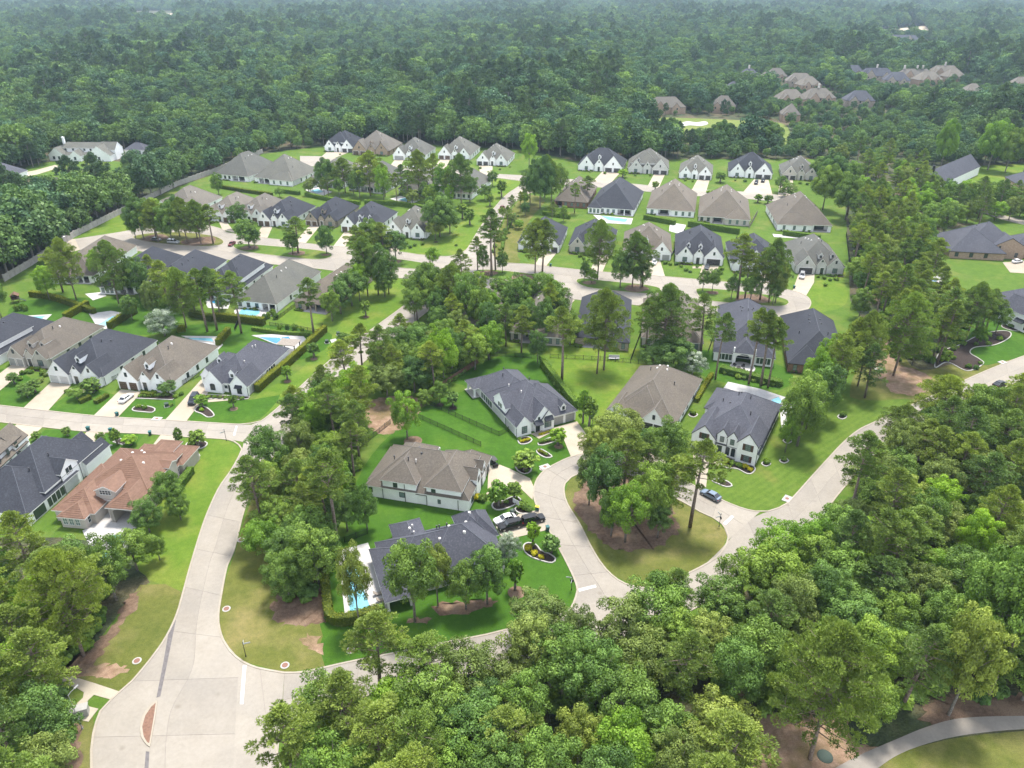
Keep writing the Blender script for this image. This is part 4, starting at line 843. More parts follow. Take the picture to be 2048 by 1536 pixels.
# below the left street: garden sides
def RT(B0, B1, W):
    """visible side from the right hand wall: near corner B0, far corner B1, width W to the left"""
    b0 = P(*B0); b1 = P(*B1); b0.z = b1.z = 0; u = (b1 - b0); D = u.length; u.normalize(); r = Vector((u.y, -u.x, 0)); a = b0 - r * W
    return a, D, degrees(atan2(r.y, r.x))
class _H2(House): pass
def at_world(a): return proj(a.x, a.y, 0)
a, D, an = RT((277, 1050), (381, 932), 17.2)
h = House('stucco villa with terracotta tile roof and arched back porch at the street corner', at_world(a), None, D, an, W=17.2, wall='stucco', roof='roof_tile', frame='frame_white', fascia='trimwhite'); W = h.W
h.hip(.04, 1.0, 3.5, D, 3.6, 27); h.hip(.22, .98, 6.0, D - 2, 5.0, 27, zb=2); h.hip(-.02, .50, -.8, D - 6, 3.2, 27); h.hip(.12, .44, -2.6, 6, 3.1, 27); h.hip(.66, 1.02, .0, 12, 4.4, 27, notch=[(.70, .985, 3.6)])
h.hip(.30, .50, D - 4, D + 2.5, 3.5, 27); h.hip(.50, .78, D - 5, D + 4, 4.0, 27); h.hip(.82, 1.05, D - 4, D + 3, 3.6, 27); h.gab(.86, 1.03, D * .62, D * .75, 5.4, 27, axis='x')
h.gab(.40, .66, 3.2, 9, 5.7, 27, zb=2.5); h.win(.53, 4.6, 2.6, 1.2, 3.2, nx=4, nz=2, fm='frame_white')
for q in (.18, .26, .34): h.win(q, .8, 1.1, 1.7, -2.6, nx=2, nz=2, gm='glass_pale')
h.win(.44, .9, .9, 1.6, -1.4, 'r', 1, 2); h.post(.69, .3, 4.0, .3); h.post(.99, .3, 4.0, .3); h.win(.84, .2, 3.0, 2.4, 3.6, nx=3, nz=1); h.slab(.44, 1.0, -3.5, 3.6, 'paving', .12)
for q in (D * .62, D * .68): h.win(1.0, 3.2, .9, 1.3, q, 'r', 1, 2); h.win(1.0, .9, .9, 1.6, q + 2, 'r', 1, 2)
# arched porch opening
am = MB(); n = 10; w0, w1 = .69 * W, .99 * W; wc = (w0 + w1) / 2; rr = (w1 - w0) / 2
top = [(w0 + (w1 - w0) * i / n, 3.0 + .9 * sin(pi * i / n)) for i in range(n + 1)]
v = [(x, 0.02, z) for x, z in top] + [(x, 0.02, 4.2) for x, z in top] + [(x, .35, z) for x, z in top] + [(x, .35, 4.2) for x, z in top]; k = n + 1
am.add(v, [[i, i + 1, k + i + 1, k + i] for i in range(n)] + [[2 * k + i + 1, 2 * k + i, 3 * k + i, 3 * k + i + 1] for i in range(n)] + [[i + 1, i, 2 * k + i, 2 * k + i + 1] for i in range(n)]); fixn(am.build('porch_arch', K['stucco'], h.o))
h.vents([(.45, 12), (.5, 15), (.62, 16), (.75, 12), (.5, 18)], 'turtle_w'); h.done()
# tile courses: raised rows of barrel tile laid over the roof slopes
def tile_rows(h):
    rows = MB()
    for k, x0, x1, y0, y1, ze, tp in h.planes:
        if k != 'h': continue
        w, d = x1 - x0, y1 - y0; hh = min(w, d) / 2; n = int(hh / .42)
        for i in range(n):
            t = .42 * (i + .5); z = ze + tp * t
            for (a, b) in (((x0 + t, y0 + t), (x1 - t, y0 + t)), ((x1 - t, y0 + t), (x1 - t, y1 - t)), ((x1 - t, y1 - t), (x0 + t, y1 - t)), ((x0 + t, y1 - t), (x0 + t, y0 + t))):
                L = hypot(b[0] - a[0], b[1] - a[1])
                if L < .5: continue
                if h.rz((a[0] + b[0]) / 2, (a[1] + b[1]) / 2) > z + .4: continue
                rows.tube([(a[0], a[1], z + .01), (b[0], b[1], z + .01)], [.06, .06], 4)
    rows.build('tile_course', K['roof_tile'], h.o)['kind'] = 'stuff'
tile_rows(h)
a, D, an = RT((62, 1052), (213, 918), 17)
h = House('big white house with charcoal roof seen from its garden side next to the terracotta villa', at_world(a), None, D, an, W=17, roof='roof_black'); W = h.W
h.hip(0, 1, 0, D * .62, 3.3, 36, notch=[(.78, .98, 3)]); h.hip(.12, .98, D * .25, D, 4.6, 38, zb=0); h.gab(.5, 1.0, D * .45, D * .66, 5.4, 40, axis='x'); h.gab(.55, .8, D * .7, D + 1.2, 4.2, 46); h.gab(.84, 1.03, D * .72, D + 1.5, 3.4, 46)
for q in (6.3, 7.6, 8.9, 10.2): h.win(1.0, .5, 1.05, 2.2, q, 'r', 1, 2)
h.win(1.0, .3, 3.2, 2.4, 3.2, 'r', 2, 1, 'glass'); h.win(1.0, 4.0, .8, 1.5, D * .53, 'r', 1, 1); h.win(1.0, 4.0, .8, 1.5, D * .57, 'r', 1, 1); h.win(.88, .3, 2.4, 2.4, 3, nx=2, nz=1); h.win(.5, .6, 1.6, 1.9, 0); h.win(.3, .6, 1.6, 1.9, 0)
h.vents([(.5, 18), (.45, 20), (.35, 14), (.4, 16)], 'turtle_d'); h.vents([(.42, 12), (.7, 9), (.75, 14)], 'pipe'); h.spouts([(1.005, D * .44, 5.0), (1.005, D * .67, 4.4)]); h.done()
a, D, an = RT((-25, 985), (60, 905), 15)
h = House('white house with brown roof at the left photo edge below the street', at_world(a), None, D, an, W=15, roof='roof_brown', fascia='trimdark'); W = h.W
h.hip(0, 1, 0, D, 3.3, 36); h.hip(.1, .96, D * .3, D * .95, 5.4, 34, zb=2.5); h.gab(.6, 1.0, D * .75, D + 1, 4.6, 46)
for q in (D * .4, D * .6, D * .8): h.win(1.0, 3.6, .9, 1.5, q, 'r', 1, 2); h.win(1.0, .8, .9, 1.5, q, 'r', 1, 2)
h.vents([(.5, D * .6)], 'turtle_w'); h.done()
# ---------------------------------------------------------------- garden sides south of the boulevard, left
a, D, an = RT((555, 624), (642, 558), 15.5); M4 = (a, D, an)
def rear_RT(label, B0, B1, W, **kw):
    a, D, an = RT(B0, B1, W); A = at_world(a); b = a + Vector((cos(radians(an)), sin(radians(an)), 0)) * W
    return rear_house(label, A, at_world(b), D, **kw)
rear_RT('white house with brown hip roof and columned corner porch by the free form pool', (555, 624), (642, 558), 15.5, roof='roof_grey', porch=(.62, .985), seed=1)
rear_RT('brick house with brown roof and arched porch beside the dense row of trees', (656, 627), (745, 562), 12.5, wall='stone', roof='roof_brown', porch=(.3, .96), seed=2)
rear_RT('white two storey house with slate roof and tall side windows between brown roofed neighbours', (470, 604), (547, 546), 15, roof='roof_slate', porch=(.1, .5), two=True, seed=3)
rear_RT('house with twin slate ridges half hidden by tall pines', (372, 596), (455, 535), 15, roof='roof_slate', porch=(.1, .5), seed=4)
rear_RT('house with long slate roof below the parked cars of the turning circle', (286, 588), (372, 528), 15, roof='roof_slate', porch=(.4, .8), seed=5)
rear_RT('white house with brown hip roof near the concrete boundary wall', (190, 566), (275, 505), 15, roof='roof_brown', porch=(.55, .9), seed=6)
# ---------------------------------------------------------------- fronts north of the boulevard, left
front_house('white house with brown roof at the corner lawn, beside the round oak', (776, 472), (846, 480), 24, ang=-13, side='L', roof='roof_grey', gd='gd_dark', C=None)
front_house('white house with slate roof and two brown garage doors, third from the corner lawn', (685, 463), (752, 468), 25, ang=-13, side='L', roof='roof_slate', gd='gd_brown', dorm=2)
front_house('tan stone house with slate roof on the boulevard', (616, 450), (668, 457), 26, ang=-13, wall='stone', roof='roof_slate', gd='gd_brown')
front_house('white house with steep slate roof and dark double garage left of the stone house', (521, 450), (575, 457), 26, ang=-13, roof='roof_slate', gd='gd_brown')
front_house('white house with brown roof behind the round street tree', (474, 441), (524, 448), 25, ang=-13, side='R', roof='roof_tan', gd='gd_brown')
front_house('white gabled house with brown roof above the wooded turning circle', (415, 440), (466, 448), 26, ang=-13, side='R', roof='roof_tan', gd='gd_brown')
front_house('brown roofed house nearest the concrete wall above the wooded turning circle', (320, 428), (378, 436), 26, ang=-13, side='R', roof='roof_tan', gd='gd_brown')
# garden sides of the street behind
rear_house('brown hip roofed house beside the concrete wall with a pale patio', (437, 356), (492, 366), 30, ang=-18, roof='roof_grey', porch=(.5, .9))
rear_house('white house with wide brown hip roof and white side wall below the cul de sac', (513, 364), (585, 373), 26, ang=-18, roof='roof_grey', porch=(.1, .4), C=None)
rear_house('house with brown roof and bay windows by the left pool among pines', (620, 370), (682, 379), 31, ang=-16, roof='roof_grey', porch=(.5, .9), wing=(0, .3, 2))
rear_house('house with brown roof half hidden behind tall pines, middle of the row', (702, 380), (768, 388), 32, ang=-16, roof='roof_grey', porch=(.3, .7))
rear_house('house with brown roof and patio pool behind dark pines', (800, 388), (862, 395), 32, ang=-16, roof='roof_grey', porch=(.3, .7))
rear_house('house with tall brown hip roof next to the grassy corner and curved road', (884, 394), (942, 400), 34, ang=-16, roof='roof_grey', porch=(.1, .5))
front_house('white house with dark slate roof at the head of the cul de sac', (650, 302), (706, 306), 24, ang=-11, side='R', roof='roof_slate', gd='gd_dark', two=True)
front_house('pinkish brick house with large brown roof beside the cul de sac house', (704, 309), (778, 312), 27, ang=-11, wall='tanbrick', roof='roof_tan', gd='gd_brown', dorm=2)
front_house('white gabled house with brown roof and grey garage door, middle of the top row', (786, 319), (848, 322), 26, ang=-11, roof='roof_grey', gd='gd_grey', door2=False)
front_house('white gabled house with brown roof, second from the right in the top left row', (876, 318), (940, 321), 27, ang=-11, roof='roof_grey', gd='gd_brown')
front_house('white gabled house with brown roof at the right end of the top left row', (953, 330), (1014, 333), 24, ang=-11, roof='roof_grey', gd='gd_dark')
# ---------------------------------------------------------------- right hand rows
front_house('white slate roofed house with dark garage doors at the left of the top right row', (1159, 340), (1240, 346), 22, ang=-14, side='R', roof='roof_slate', gd='gd_dark')
front_house('pale two storey house with grey brown roof and two round dormers', (1258, 347), (1333, 349), 24, ang=-10, side='R', wall='greywall', roof='roof_grey', gd='gd_dark', dorm=2, two=True)
front_house('white house with grey brown hip roof and brick coloured driveway', (1360, 356), (1420, 361), 25, ang=-14, side='R', roof='roof_grey', gd='gd_dark')
front_house('white house with dark slate roof behind two dark parked cars', (1460, 353), (1540, 360), 24, ang=-14, side='R', roof='roof_slate', gd='gd_dark')
front_house('cream house with brown roof at the right end of the top right row', (1566, 357), (1632, 364), 24, ang=-14, side='L', wall='cream', roof='roof_grey', gd='gd_dark')
rear_house('red brick house with brown roof beside the tall roadside trees', (1110, 412), (1173, 418), 32, ang=-14, wall='brick', roof='roof_brown', porch=(.02, .25))
rear_house('white house with slate roof and covered patio facing the blue rectangular pool', (1179, 423), (1265, 434), 35, ang=-16, roof='roof_slate', porch=(.62, .97), wing=(0, .28, 1.4))
rear_house('white house with brown hip roof and open black porch right of the blue pool', (1294, 427), (1387, 436), 33, ang=-14, roof='roof_brown', porch=(.22, .5))
rear_house('cream house with brown hip roof and dark porch behind the dense hedge', (1397, 442), (1497, 453), 34, ang=-14, wall='cream', roof='roof_brown', porch=(.26, .5))
h = rear_house('white two storey house with brown roof and balcony dormer at the wood edge', (1552, 457), (1662, 467), 31, ang=-8, roof='roof_brown', porch=(.66, .96), two=False, seed=9); 
h2 = h; m_ = MB()
front_house('white two storey house with slate roof and dark garage behind two tall median pines', (1039, 500), (1114, 507), 26, ang=-11, side='R', roof='roof_slate', gd='gd_dark', two=True, dorm=0)
front_house('beige brick house with slate roof and brown garage behind a tall median pine', (1141, 504), (1220, 512), 25, ang=-11, side='R', wall='cream', roof='roof_slate', gd='gd_brown')
front_house('white house with brown roof and grey garage doors behind the parked white car', (1250, 516), (1338, 522), 26, ang=-9, side='R', roof='roof_brown', gd='gd_grey')
front_house('white house with dark roof, upper dormers and one wide charcoal garage door', (1354, 524), (1442, 533), 28, ang=-11, side='R', roof='roof_slate', gd='gd_dark', door2=False, dorm=2)
front_house('white gabled house with slate roof and brown garage behind median pines', (1467, 543), (1556, 548), 27, ang=-9, side='R', roof='roof_slate', gd='gd_brown')
front_house('pale brick house with brown hip roof behind the parked silver car', (1593, 546), (1684, 552), 28, ang=-8, side='L', wall='greywall', roof='roof_grey', gd='gd_dark', door2=False, dorm=2)
# garden sides south of the boulevard, right
rear_house('house with open black porch and white patio among tall trees', (905, 668), (988, 682), 27, ang=-12, wall='white', roof='roof_tan', porch=(.25, .7))
rear_house('pale house with brown roof half hidden by the trees above the slate roof', (1022, 680), (1126, 689), 30, ang=-9, wall='stucco', roof='roof_tan', porch=(.2, .5))
rear_house('stone house with slate roof behind the tall pines and white garden bench', (1150, 690), (1256, 698), 32, ang=-9, wall='stone', roof='roof_slate', porch=(.15, .5))
rear_house('house with brown roof screened by pines and dark bushes', (1284, 688), (1402, 704), 31, ang=-10, wall='cream', roof='roof_brown', porch=(.2, .5))
h = House('white house with slate roof and tall arched patio porch facing the garden', (1427, 717), (1545, 738), 36, ang=-16, roof='roof_slate'); W = h.W; D = 36
h.hip(0, 1, 0, D, 3.2, 38, notch=[(.36, .64, 4)]); h.hip(.32, .68, -1.2, 10, 4.3, 40, notch=[(.37, .63, 4.8)]); h.hip(.1, .9, D * .5, D + 1, 3.3, 40)
am = MB(); w0, w1 = .37 * W, .63 * W; n = 10; top = [(w0 + (w1 - w0) * i / n, 2.7 + 1.0 * sin(pi * i / n)) for i in range(n + 1)]; k = n + 1
v = [(x, -1.22, z) for x, z in top] + [(x, -1.22, 4.2) for x, z in top] + [(x, -.9, z) for x, z in top] + [(x, -.9, 4.2) for x, z in top]
am.add(v, [[i, i + 1, k + i + 1, k + i] for i in range(n)] + [[2 * k + i + 1, 2 * k + i, 3 * k + i, 3 * k + i + 1] for i in range(n)] + [[i + 1, i, 2 * k + i, 2 * k + i + 1] for i in range(n)]); fixn(am.build('porch_arch', K['white'], h.o))
h.box(.315, .335, -1.5, -1.1, 3.0, 5.6); h.box(.665, .685, -1.5, -1.1, 3.0, 5.6)
for q in (.10, .16, .22, .28, .74, .80, .86, .92): h.win(q, .7, .85, 1.9, 0, nx=1, nz=1)
h.win(.5, .2, 3.4, 2.4, 3.6, nx=4, nz=1)
pm = MB(); pm.cyl(0, 0, 0, .12, 3.6, 3.6, 20); pm.build('patio_slab', K['paving'], h.o, (.5 * W, -2.6, 0)); h.vents([(.4, 20), (.42, 22), (.38, 24), (.58, 21), (.6, 23)], 'turtle_d'); h.vents([(.5, 17), (.7, 12)], 'pipe'); h.done()
rear_house('red brick house with slate roof at the end of the garden row', (1574, 736), (1690, 757), 33, ang=-14, wall='brick', roof='roof_slate', porch=(.62, .96))
# far right and left
a, D, an = RT((1866, 392), (1955, 350), 13)
h = House('white house with dark roof and two black chimneys among the right hand trees', at_world(a), None, D, an, W=13, roof='roof_slate'); h.gab(0, 1, 0, D, 5.0, 42, axis='y'); h.chimney(.1, 2.5, 1.2, 11.5, K['metal_black']); h.chimney(.55, 9, 1.2, 13, K['metal_black'])
for q in (.25, .5, .75): h.win(q, .8, 1.0, 1.7, 0); h.win(q, 3.6, .9, 1.3, 0)
h.done()
h = House('tan brick house with large slate roof near the right photo edge', (1893, 510), (2048, 530), 22, ang=-10, wall='tanbrick', roof='roof_slate'); h.hip(0, .75, 0, 22, 3.3, 34); h.hip(.25, 1.0, 4, 24, 4.6, 36); h.gab(.62, 1.05, 3, 12, 5.2, 30); h.hip(.9, 1.5, 5, 20, 3.5, 34)
h.win(.7, 3.9, .8, 1.3, 3, nx=1); h.win(.95, .8, 1.2, 1.8, 3)
for q in (.1, .3, .5): h.win(q, .8, 1.4, 1.8, 0)
h.vents([(.5, 16), (.6, 14)], 'turtle_d'); h.done()
h = House('white two storey house with dark roof behind slanting pines at the right edge', (1953, 622), (2018, 650), 24, roof='roof_slate'); h.hip(0, 1, 0, 22, 5.6, 30); h.gab(.7, 1.9, -1.0, 7, 5.6, 42, axis='x'); h.hip(.8, 2.6, 4, 18, 4.6, 36)
h.win(.25, 3.6, 1.4, 1.5, 0, nx=2); h.win(.6, .8, 1.3, 1.7, 0); h.awning(1.3, -1.0, 3.0, 3.0, 1.4, .9); h.win(1.5, .8, 1.4, 1.8, -1); h.done()
h = House('tan house with dark roof cut off at the right edge by the far lawn', (2036, 388), (2120, 392), 20, ang=-10, wall='tanbrick', roof='roof_slate'); h.hip(0, 1, 0, 20, 4.6, 36); h.win(.2, .8, 1.3, 1.8, 0); h.win(0, .8, 1.2, 1.8, 4, 'l'); h.win(0, .8, 1.2, 1.8, 9, 'l'); h.done()
h = House('large white mansion with brown roof and chimney in the left woods', (98, 322), (228, 322), 16, ang=-3, roof='roof_grey', group='houses beyond the neighbourhood'); W = h.W
h.hip(.10, .93, 6, 14, 7.0, 32, axis='x'); h.gab(.0, .25, 0, 10, 3.6, 40); h.gab(.35, .52, -1.2, 8, 3.4, 40); h.gab(.62, .98, -.6, 9, 3.8, 36); h.hip(.05, .97, 1.6, 5.5, 3.5, 30); h.gab(.75, 1.0, 5, 14, 6.2, 40, axis='x')
for q in (.08, .16, .43, .7, .8): h.win(q, .8, 1.4, 1.9, {.08: 0, .16: 0, .43: -1.2, .7: -.6, .8: -.6}[q])
for q in (.2, .32, .5, .6, .7, .8): h.win(q, 5.0, 1.2, 1.3, 6)
h.chimney(.16, 9, 1.3, 12.5); h.done()
h = House('small dark roofed outbuilding right of the white mansion', (250, 309), (292, 309), 10, ang=-5, roof='roof_slate', name='garage', cat='garage', group='houses beyond the neighbourhood'); h.hip(0, 1, 0, 10, 3.2, 34); h.gd(.3, 2.6, 0); h.gd(.7, 2.6, 0); h.done()
h = House('dark roofed house partly visible at the left edge beyond the wall', (-40, 366), (26, 362), 16, ang=-3, roof='roof_slate', group='houses beyond the neighbourhood'); h.hip(0, 1, 0, 16, 3.2, 36); h.win(.8, .8, 1.4, 1.7, 0); h.door(.5); h.done()
# far roofs among the woods (roof seen at photo position, walls standing on the ground)
FAR = [(1335, 200, 62, 'roof_tan', 'tanbrick', 'lowest brown roof of the far woods left of the golf green'), (1443, 196, 40, 'roof_tan', 'tanbrick', 'brown gabled roof right of the lowest far house'), (1502, 142, 34, 'roof_slate', 'stone', 'blue grey roof at the left of the far row'), (1550, 140, 34, 'roof_tan', 'tanbrick', 'small brown roof next to the blue grey far roof'),
       (1597, 150, 44, 'roof_tan', 'stone', 'brown roof before the chimneyed far row'), (1582, 184, 46, 'roof_tan', 'tanbrick', 'pinkish house with brown roof amid far trees'), (1640, 182, 52, 'roof_tan', 'tanbrick', 'broad brown roof with small chimney in the far woods'), (1716, 186, 46, 'roof_slate', 'stone', 'dark slate roof with white corner in the far woods'),
       (1700, 134, 40, 'roof_slate', 'stone', 'blue slate roof left of the white chimney'), (1752, 140, 56, 'roof_slate', 'stone', 'wide blue slate roof under the white chimney'), (1830, 142, 60, 'roof_tan', 'tanbrick', 'long brown roof with three pale chimneys'), (1888, 135, 50, 'roof_tan', 'tanbrick', 'brown gabled roof at the right end of the far row'),
       (1945, 172, 34, 'roof_tan', 'tanbrick', 'plain brown roof right of the far row'), (2038, 158, 34, 'roof_tan', 'tanbrick', 'brown roof at the right photo edge'), (1795, 72, 60, 'roof_slate', 'stone', 'far blue roofed house before the bare clearing'), (1970, 87, 30, 'roof_slate', 'stone', 'small grey roof far right among trees'),
       (1992, 50, 50, 'roof_tan', 'tanbrick', 'far pinkish house near the straight road'), (2044, 56, 40, 'roof_slate', 'stone', 'far grey roof in the upper right corner'), (1578, 212, 30, 'roof_tan', 'tanbrick', 'low brown roof under the pinkish far house'),
       (1470, 168, 34, 'roof_slate', 'stone', 'small slate roof above the brown gabled far roof'), (1622, 158, 36, 'roof_tan', 'tanbrick', 'brown roof between the chimneyed and plain far roofs'), (1790, 148, 40, 'roof_slate', 'stone', 'grey roof joining the slate and brown far roofs'), (1862, 148, 44, 'roof_tan', 'tanbrick', 'brown roof right of the three pale chimneys'), (1912, 142, 34, 'roof_tan', 'tanbrick', 'end brown roof beside the far gabled one'), (2016, 44, 40, 'roof_tan', 'tanbrick', 'far tan roof beside the upper right corner'), (1532, 148, 30, 'roof_tan', 'tanbrick', 'small tan roof between two far slate roofs')]
FARB = []
for i, (px, py, wpx, rf, wl, lb) in enumerate(FAR):
    c = P(px, py, 10.5); w = max(13, 1.2 * wpx / ppm(c, 9)); q = random.Random(i)
    c.z = 0; FARB.append((c.x, c.y, w))
    A = proj(c.x - w / 2, c.y - 7, 0)
    h = House(lb, A, None, 15, q.uniform(-18, 12), W=w, wall=wl, roof=rf, group='far houses in the woods'); h.hip(0, 1, 0, 15, 5.6, 44, axis='x'); h.gab(.1, .42, -2.5, 7, 5.2, 48); h.gab(.6, .85, -1.2, 7, 4.6, 48)
    for x in (.2, .5, .75): h.win(x, 3.4, 1.2, 1.5, {.2: -2.5, .5: 0, .75: -1.2}[x])
    if i in (6, 9, 10, 11, 2): h.chimney(.5 if i != 10 else .2, 8, 1.6, 16.0, K['cream'])
    if i == 10: h.chimney(.55, 8, 1.6, 16, K['cream']); h.chimney(.7, 8, 1.6, 16, K['cream'])
    h.done()
# ================================================================ TREES
def leaf_mesh(name, clumps, n, size, rng, mode='leaf', aspect=0.6, mats=None, extra=None):
    """clumps: (centre, radii, tint). Leaf sprays spread through the clumps; returns a mesh with a 'tint' attribute"""
    C = np.array([c for c, r, t in clumps]); R = np.array([r for c, r, t in clumps]); T = np.array([t for c, r, t in clumps])
    wts = (R.prod(axis=1)) ** 0.66; wts = wts / wts.sum()
    idx = rng.choice(len(clumps), n, p=wts)
    d = rng.normal(size=(n, 3)); d /= np.linalg.norm(d, axis=1)[:, None]
    flip = (d[:, 2] < -0.25) & (rng.random(n) < 0.6); d[flip, 2] *= -1
    rad = 0.62 + 0.45 * rng.random(n) ** 0.7
    p = C[idx] + d * R[idx] * rad[:, None]
    if mode == 'leaf':
        nr = d + 0.45 * rng.normal(size=(n, 3)); nr[:, 2] += 0.2; nr /= np.linalg.norm(nr, axis=1)[:, None]
        a = np.cross(nr, rng.normal(size=(n, 3))); a /= np.linalg.norm(a, axis=1)[:, None]; b = np.cross(nr, a)
        s = size * (0.6 + 0.8 * rng.random(n))[:, None]
        v = np.stack([p - a * s, p - b * s * aspect, p + a * s, p + b * s * aspect], 1)
    else:  # needle sprays pointing out of the tuft
        dr = d + 0.45 * rng.normal(size=(n, 3)); dr[:, 2] += 0.35; dr /= np.linalg.norm(dr, axis=1)[:, None]
        b = np.cross(dr, rng.normal(size=(n, 3))); b /= np.linalg.norm(b, axis=1)[:, None]
        s = size * (0.7 + 0.7 * rng.random(n))[:, None]
        v = np.stack([p - dr * s, p - b * s * aspect, p + dr * s, p + b * s * aspect], 1)
    v = v.reshape(-1, 3); tint = np.clip(T[idx] + rng.normal(size=n) * 0.16, 0, 1).repeat(4)
    nv = len(v); faces = np.arange(nv).reshape(-1, 4)
    me = bpy.data.meshes.new(name)
    if extra is None:
        me.vertices.add(nv); me.vertices.foreach_set('co', v.ravel()); me.loops.add(nv); me.loops.foreach_set('vertex_index', faces.ravel())
        me.polygons.add(n); me.polygons.foreach_set('loop_start', np.arange(0, nv, 4)); 
        me.update(calc_edges=True); tv = tint
    else:
        ev = extra.v; ef = extra.f
        me.from_pydata([tuple(q) for q in v] + list(ev), [], [list(f) for f in faces] + [[i + nv for i in f] for f in ef])
        me.polygons.foreach_set('material_index', [0] * n + [1] * len(ef)); tv = np.concatenate([tint, np.full(len(ev), .5)])
    at = me.attributes.new('tint', 'FLOAT', 'POINT'); at.data.foreach_set('value', tv.astype(np.float32))
    for m in (mats or []): me.materials.append(m)
    return me
def oak_parts(seed, nleaf=6500, size=.27, R=5.5, Hh=14.0, base=.28, shape=1.0, merged=False, mats=None):
    rng = np.random.default_rng(seed); cl = []; limbs = MB()
    zb = Hh * base; zc = (Hh + zb) / 2; rz = (Hh - zb) / 2
    npts = 66
    for i in range(npts):
        t = rng.random(); ph = 2.39996 * i + rng.normal() * .3; zz = 1 - 1.75 * (i + .5) / npts; rr = sqrt(max(0, 1 - zz * zz))
        k = .55 + .47 * rng.random()
        w = 1.0 if zz > 0 else 1.0 + .12 * zz
        c = np.array([R * k * rr * cos(ph) * w, R * k * rr * sin(ph) * w, zc + rz * .84 * zz * (k + .12)])
        r = R * ((.19 + .15 * rng.random()) if merged else (.13 + .15 * rng.random())); cl.append((c, np.array([r, r, r * .75]), rng.random()))
    for i in range(6):
        c = np.array([rng.normal() * R * .3, rng.normal() * R * .3, zc + rng.normal() * rz * .35]); r = R * .28; cl.append((c, np.array([r, r, r * .8]), rng.random() * .4))  # inner clumps keep to the dark tones, painting in shade inside the crown
    limbs.tube([(0, 0, -.2), (.06, .03, Hh * .2), (-.05, .1, Hh * .42), (.05, 0, Hh * .7)], [.34, .27, .2, .07], 7)
    for i in range(7):
        c = cl[(i * 6 + 3) % npts][0]; z0 = Hh * (.2 + .06 * i)
        limbs.tube([(0, 0, z0), tuple((np.array([0, 0, z0]) * .5 + c * .5) + np.array([0, 0, .3])), tuple(c)], [.15, .1, .03], 5)
    if merged: return leaf_mesh('tree', cl, nleaf, size, rng, 'leaf', .7, mats, limbs)
    return leaf_mesh('crown', cl, nleaf, size, rng, 'leaf', .7), limbs.mesh('trunk', K['bark_oak'], True)
def pine_parts(seed, nleaf=6000, size=.34, R=4.2, Hh=24.0, base=.5, merged=False, mats=None, sparse=1.0):
    rng = np.random.default_rng(seed); cl = []; limbs = MB()
    lean = rng.normal(size=2) * .5
    ax = lambda t: np.array([lean[0] * t * t + .25 * sin(3 * t + seed), lean[1] * t * t + .25 * cos(2.3 * t + seed), Hh * t])
    pts = [tuple(ax(t)) for t in (0, .25, .5, .75, .97)]; pts[0] = (pts[0][0], pts[0][1], -.2)
    limbs.tube(pts, [.34, .29, .23, .15, .04], 7)
    nb = int(46 * sparse)
    for i in range(nb):
        t = base + (1 - base) * ((i + .5) / nb) ** .85; u = (t - base) / (1 - base)
        prof = (sin(pi * min(1, .28 + .72 * u)) ** .7) * (1.0 if u < .75 else 1.0 - (u - .75) * 1.6)
        ln = R * prof * (.55 + .55 * rng.random()); ph = 2.39996 * i + rng.normal() * .4
        b = ax(t - .03); e = b + np.array([cos(ph) * ln, sin(ph) * ln, .25 * ln + .3])
        limbs.tube([tuple(b), tuple((b + e) / 2 + np.array([0, 0, -.1])), tuple(e)], [.08, .055, .02], 4)
        r = .62 + .5 * rng.random(); tn = rng.random()
        sk = (R / 4.2) ** .35; cl.append((e, np.array([r, r, r * .62]) * sk, tn))
        if ln > 1.8: m = b * .45 + e * .55 + np.array([rng.normal() * .4, rng.normal() * .4, .3]); cl.append((m, np.array([r, r, r * .55]) * .85 * sk, tn))
    cl.append((ax(.985), np.array([.8, .8, .9]), rng.random())); cl.append((ax(.93), np.array([1.2, 1.2, .9]), rng.random()))
    if merged: return leaf_mesh('tree', cl, nleaf, size, rng, 'needle', .36, mats, limbs)
    return leaf_mesh('crown', cl, nleaf, size, rng, 'needle', .36), limbs.mesh('trunk', K['bark_pine'], True)
def shrub_mesh(seed, n=900, size=.13, nc=12, flat=.75):
    rng = np.random.default_rng(seed); cl = []
    for i in range(nc):
        a = rng.random() * 2 * pi; r = rng.random() ** .5 * .62; cl.append((np.array([cos(a) * r, sin(a) * r, .42 * flat + .38 * flat * rng.random() * (1 - r)]), np.array([.34, .34, .34 * flat + .06]), rng.random()))
    return leaf_mesh('shrub', cl, n, size, rng, 'leaf', .7)
OAK = [oak_parts(10 + i, 15000, .165, base=(.10, .22, .14, .26, .08, .2, .16)[i]) for i in range(7)]
OAKH = {'R': 5.5, 'H': 14.0}
PINE = [pine_parts(40 + i, 10500, .2, base=(.34, .45, .38, .5, .3, .46, .4)[i], sparse=(1, .9, 1.1, .8, 1.15, .95, 1.0)[i]) for i in range(7)]
BIGPINE = [pine_parts(70 + i, 34000, .19, R=7.0, Hh=20, base=.26, sparse=2.6) for i in range(2)]
BIGOAK = [oak_parts(75 + i, 34000, .17, R=7.0, Hh=15, base=.14) for i in range(2)]
PINEH = [pine_parts(60 + i, 7500, .21, R=3.6, base=.56, sparse=.72) for i in range(4)]
YOUNG = [oak_parts(80 + i, 2600, .17, R=1.7, Hh=5.5, base=.24) for i in range(3)]
def set_mat(o, m):
    if len(o.data.materials) == 0: o.data.materials.append(None)
    o.material_slots[0].link = 'OBJECT'; o.material_slots[0].material = m
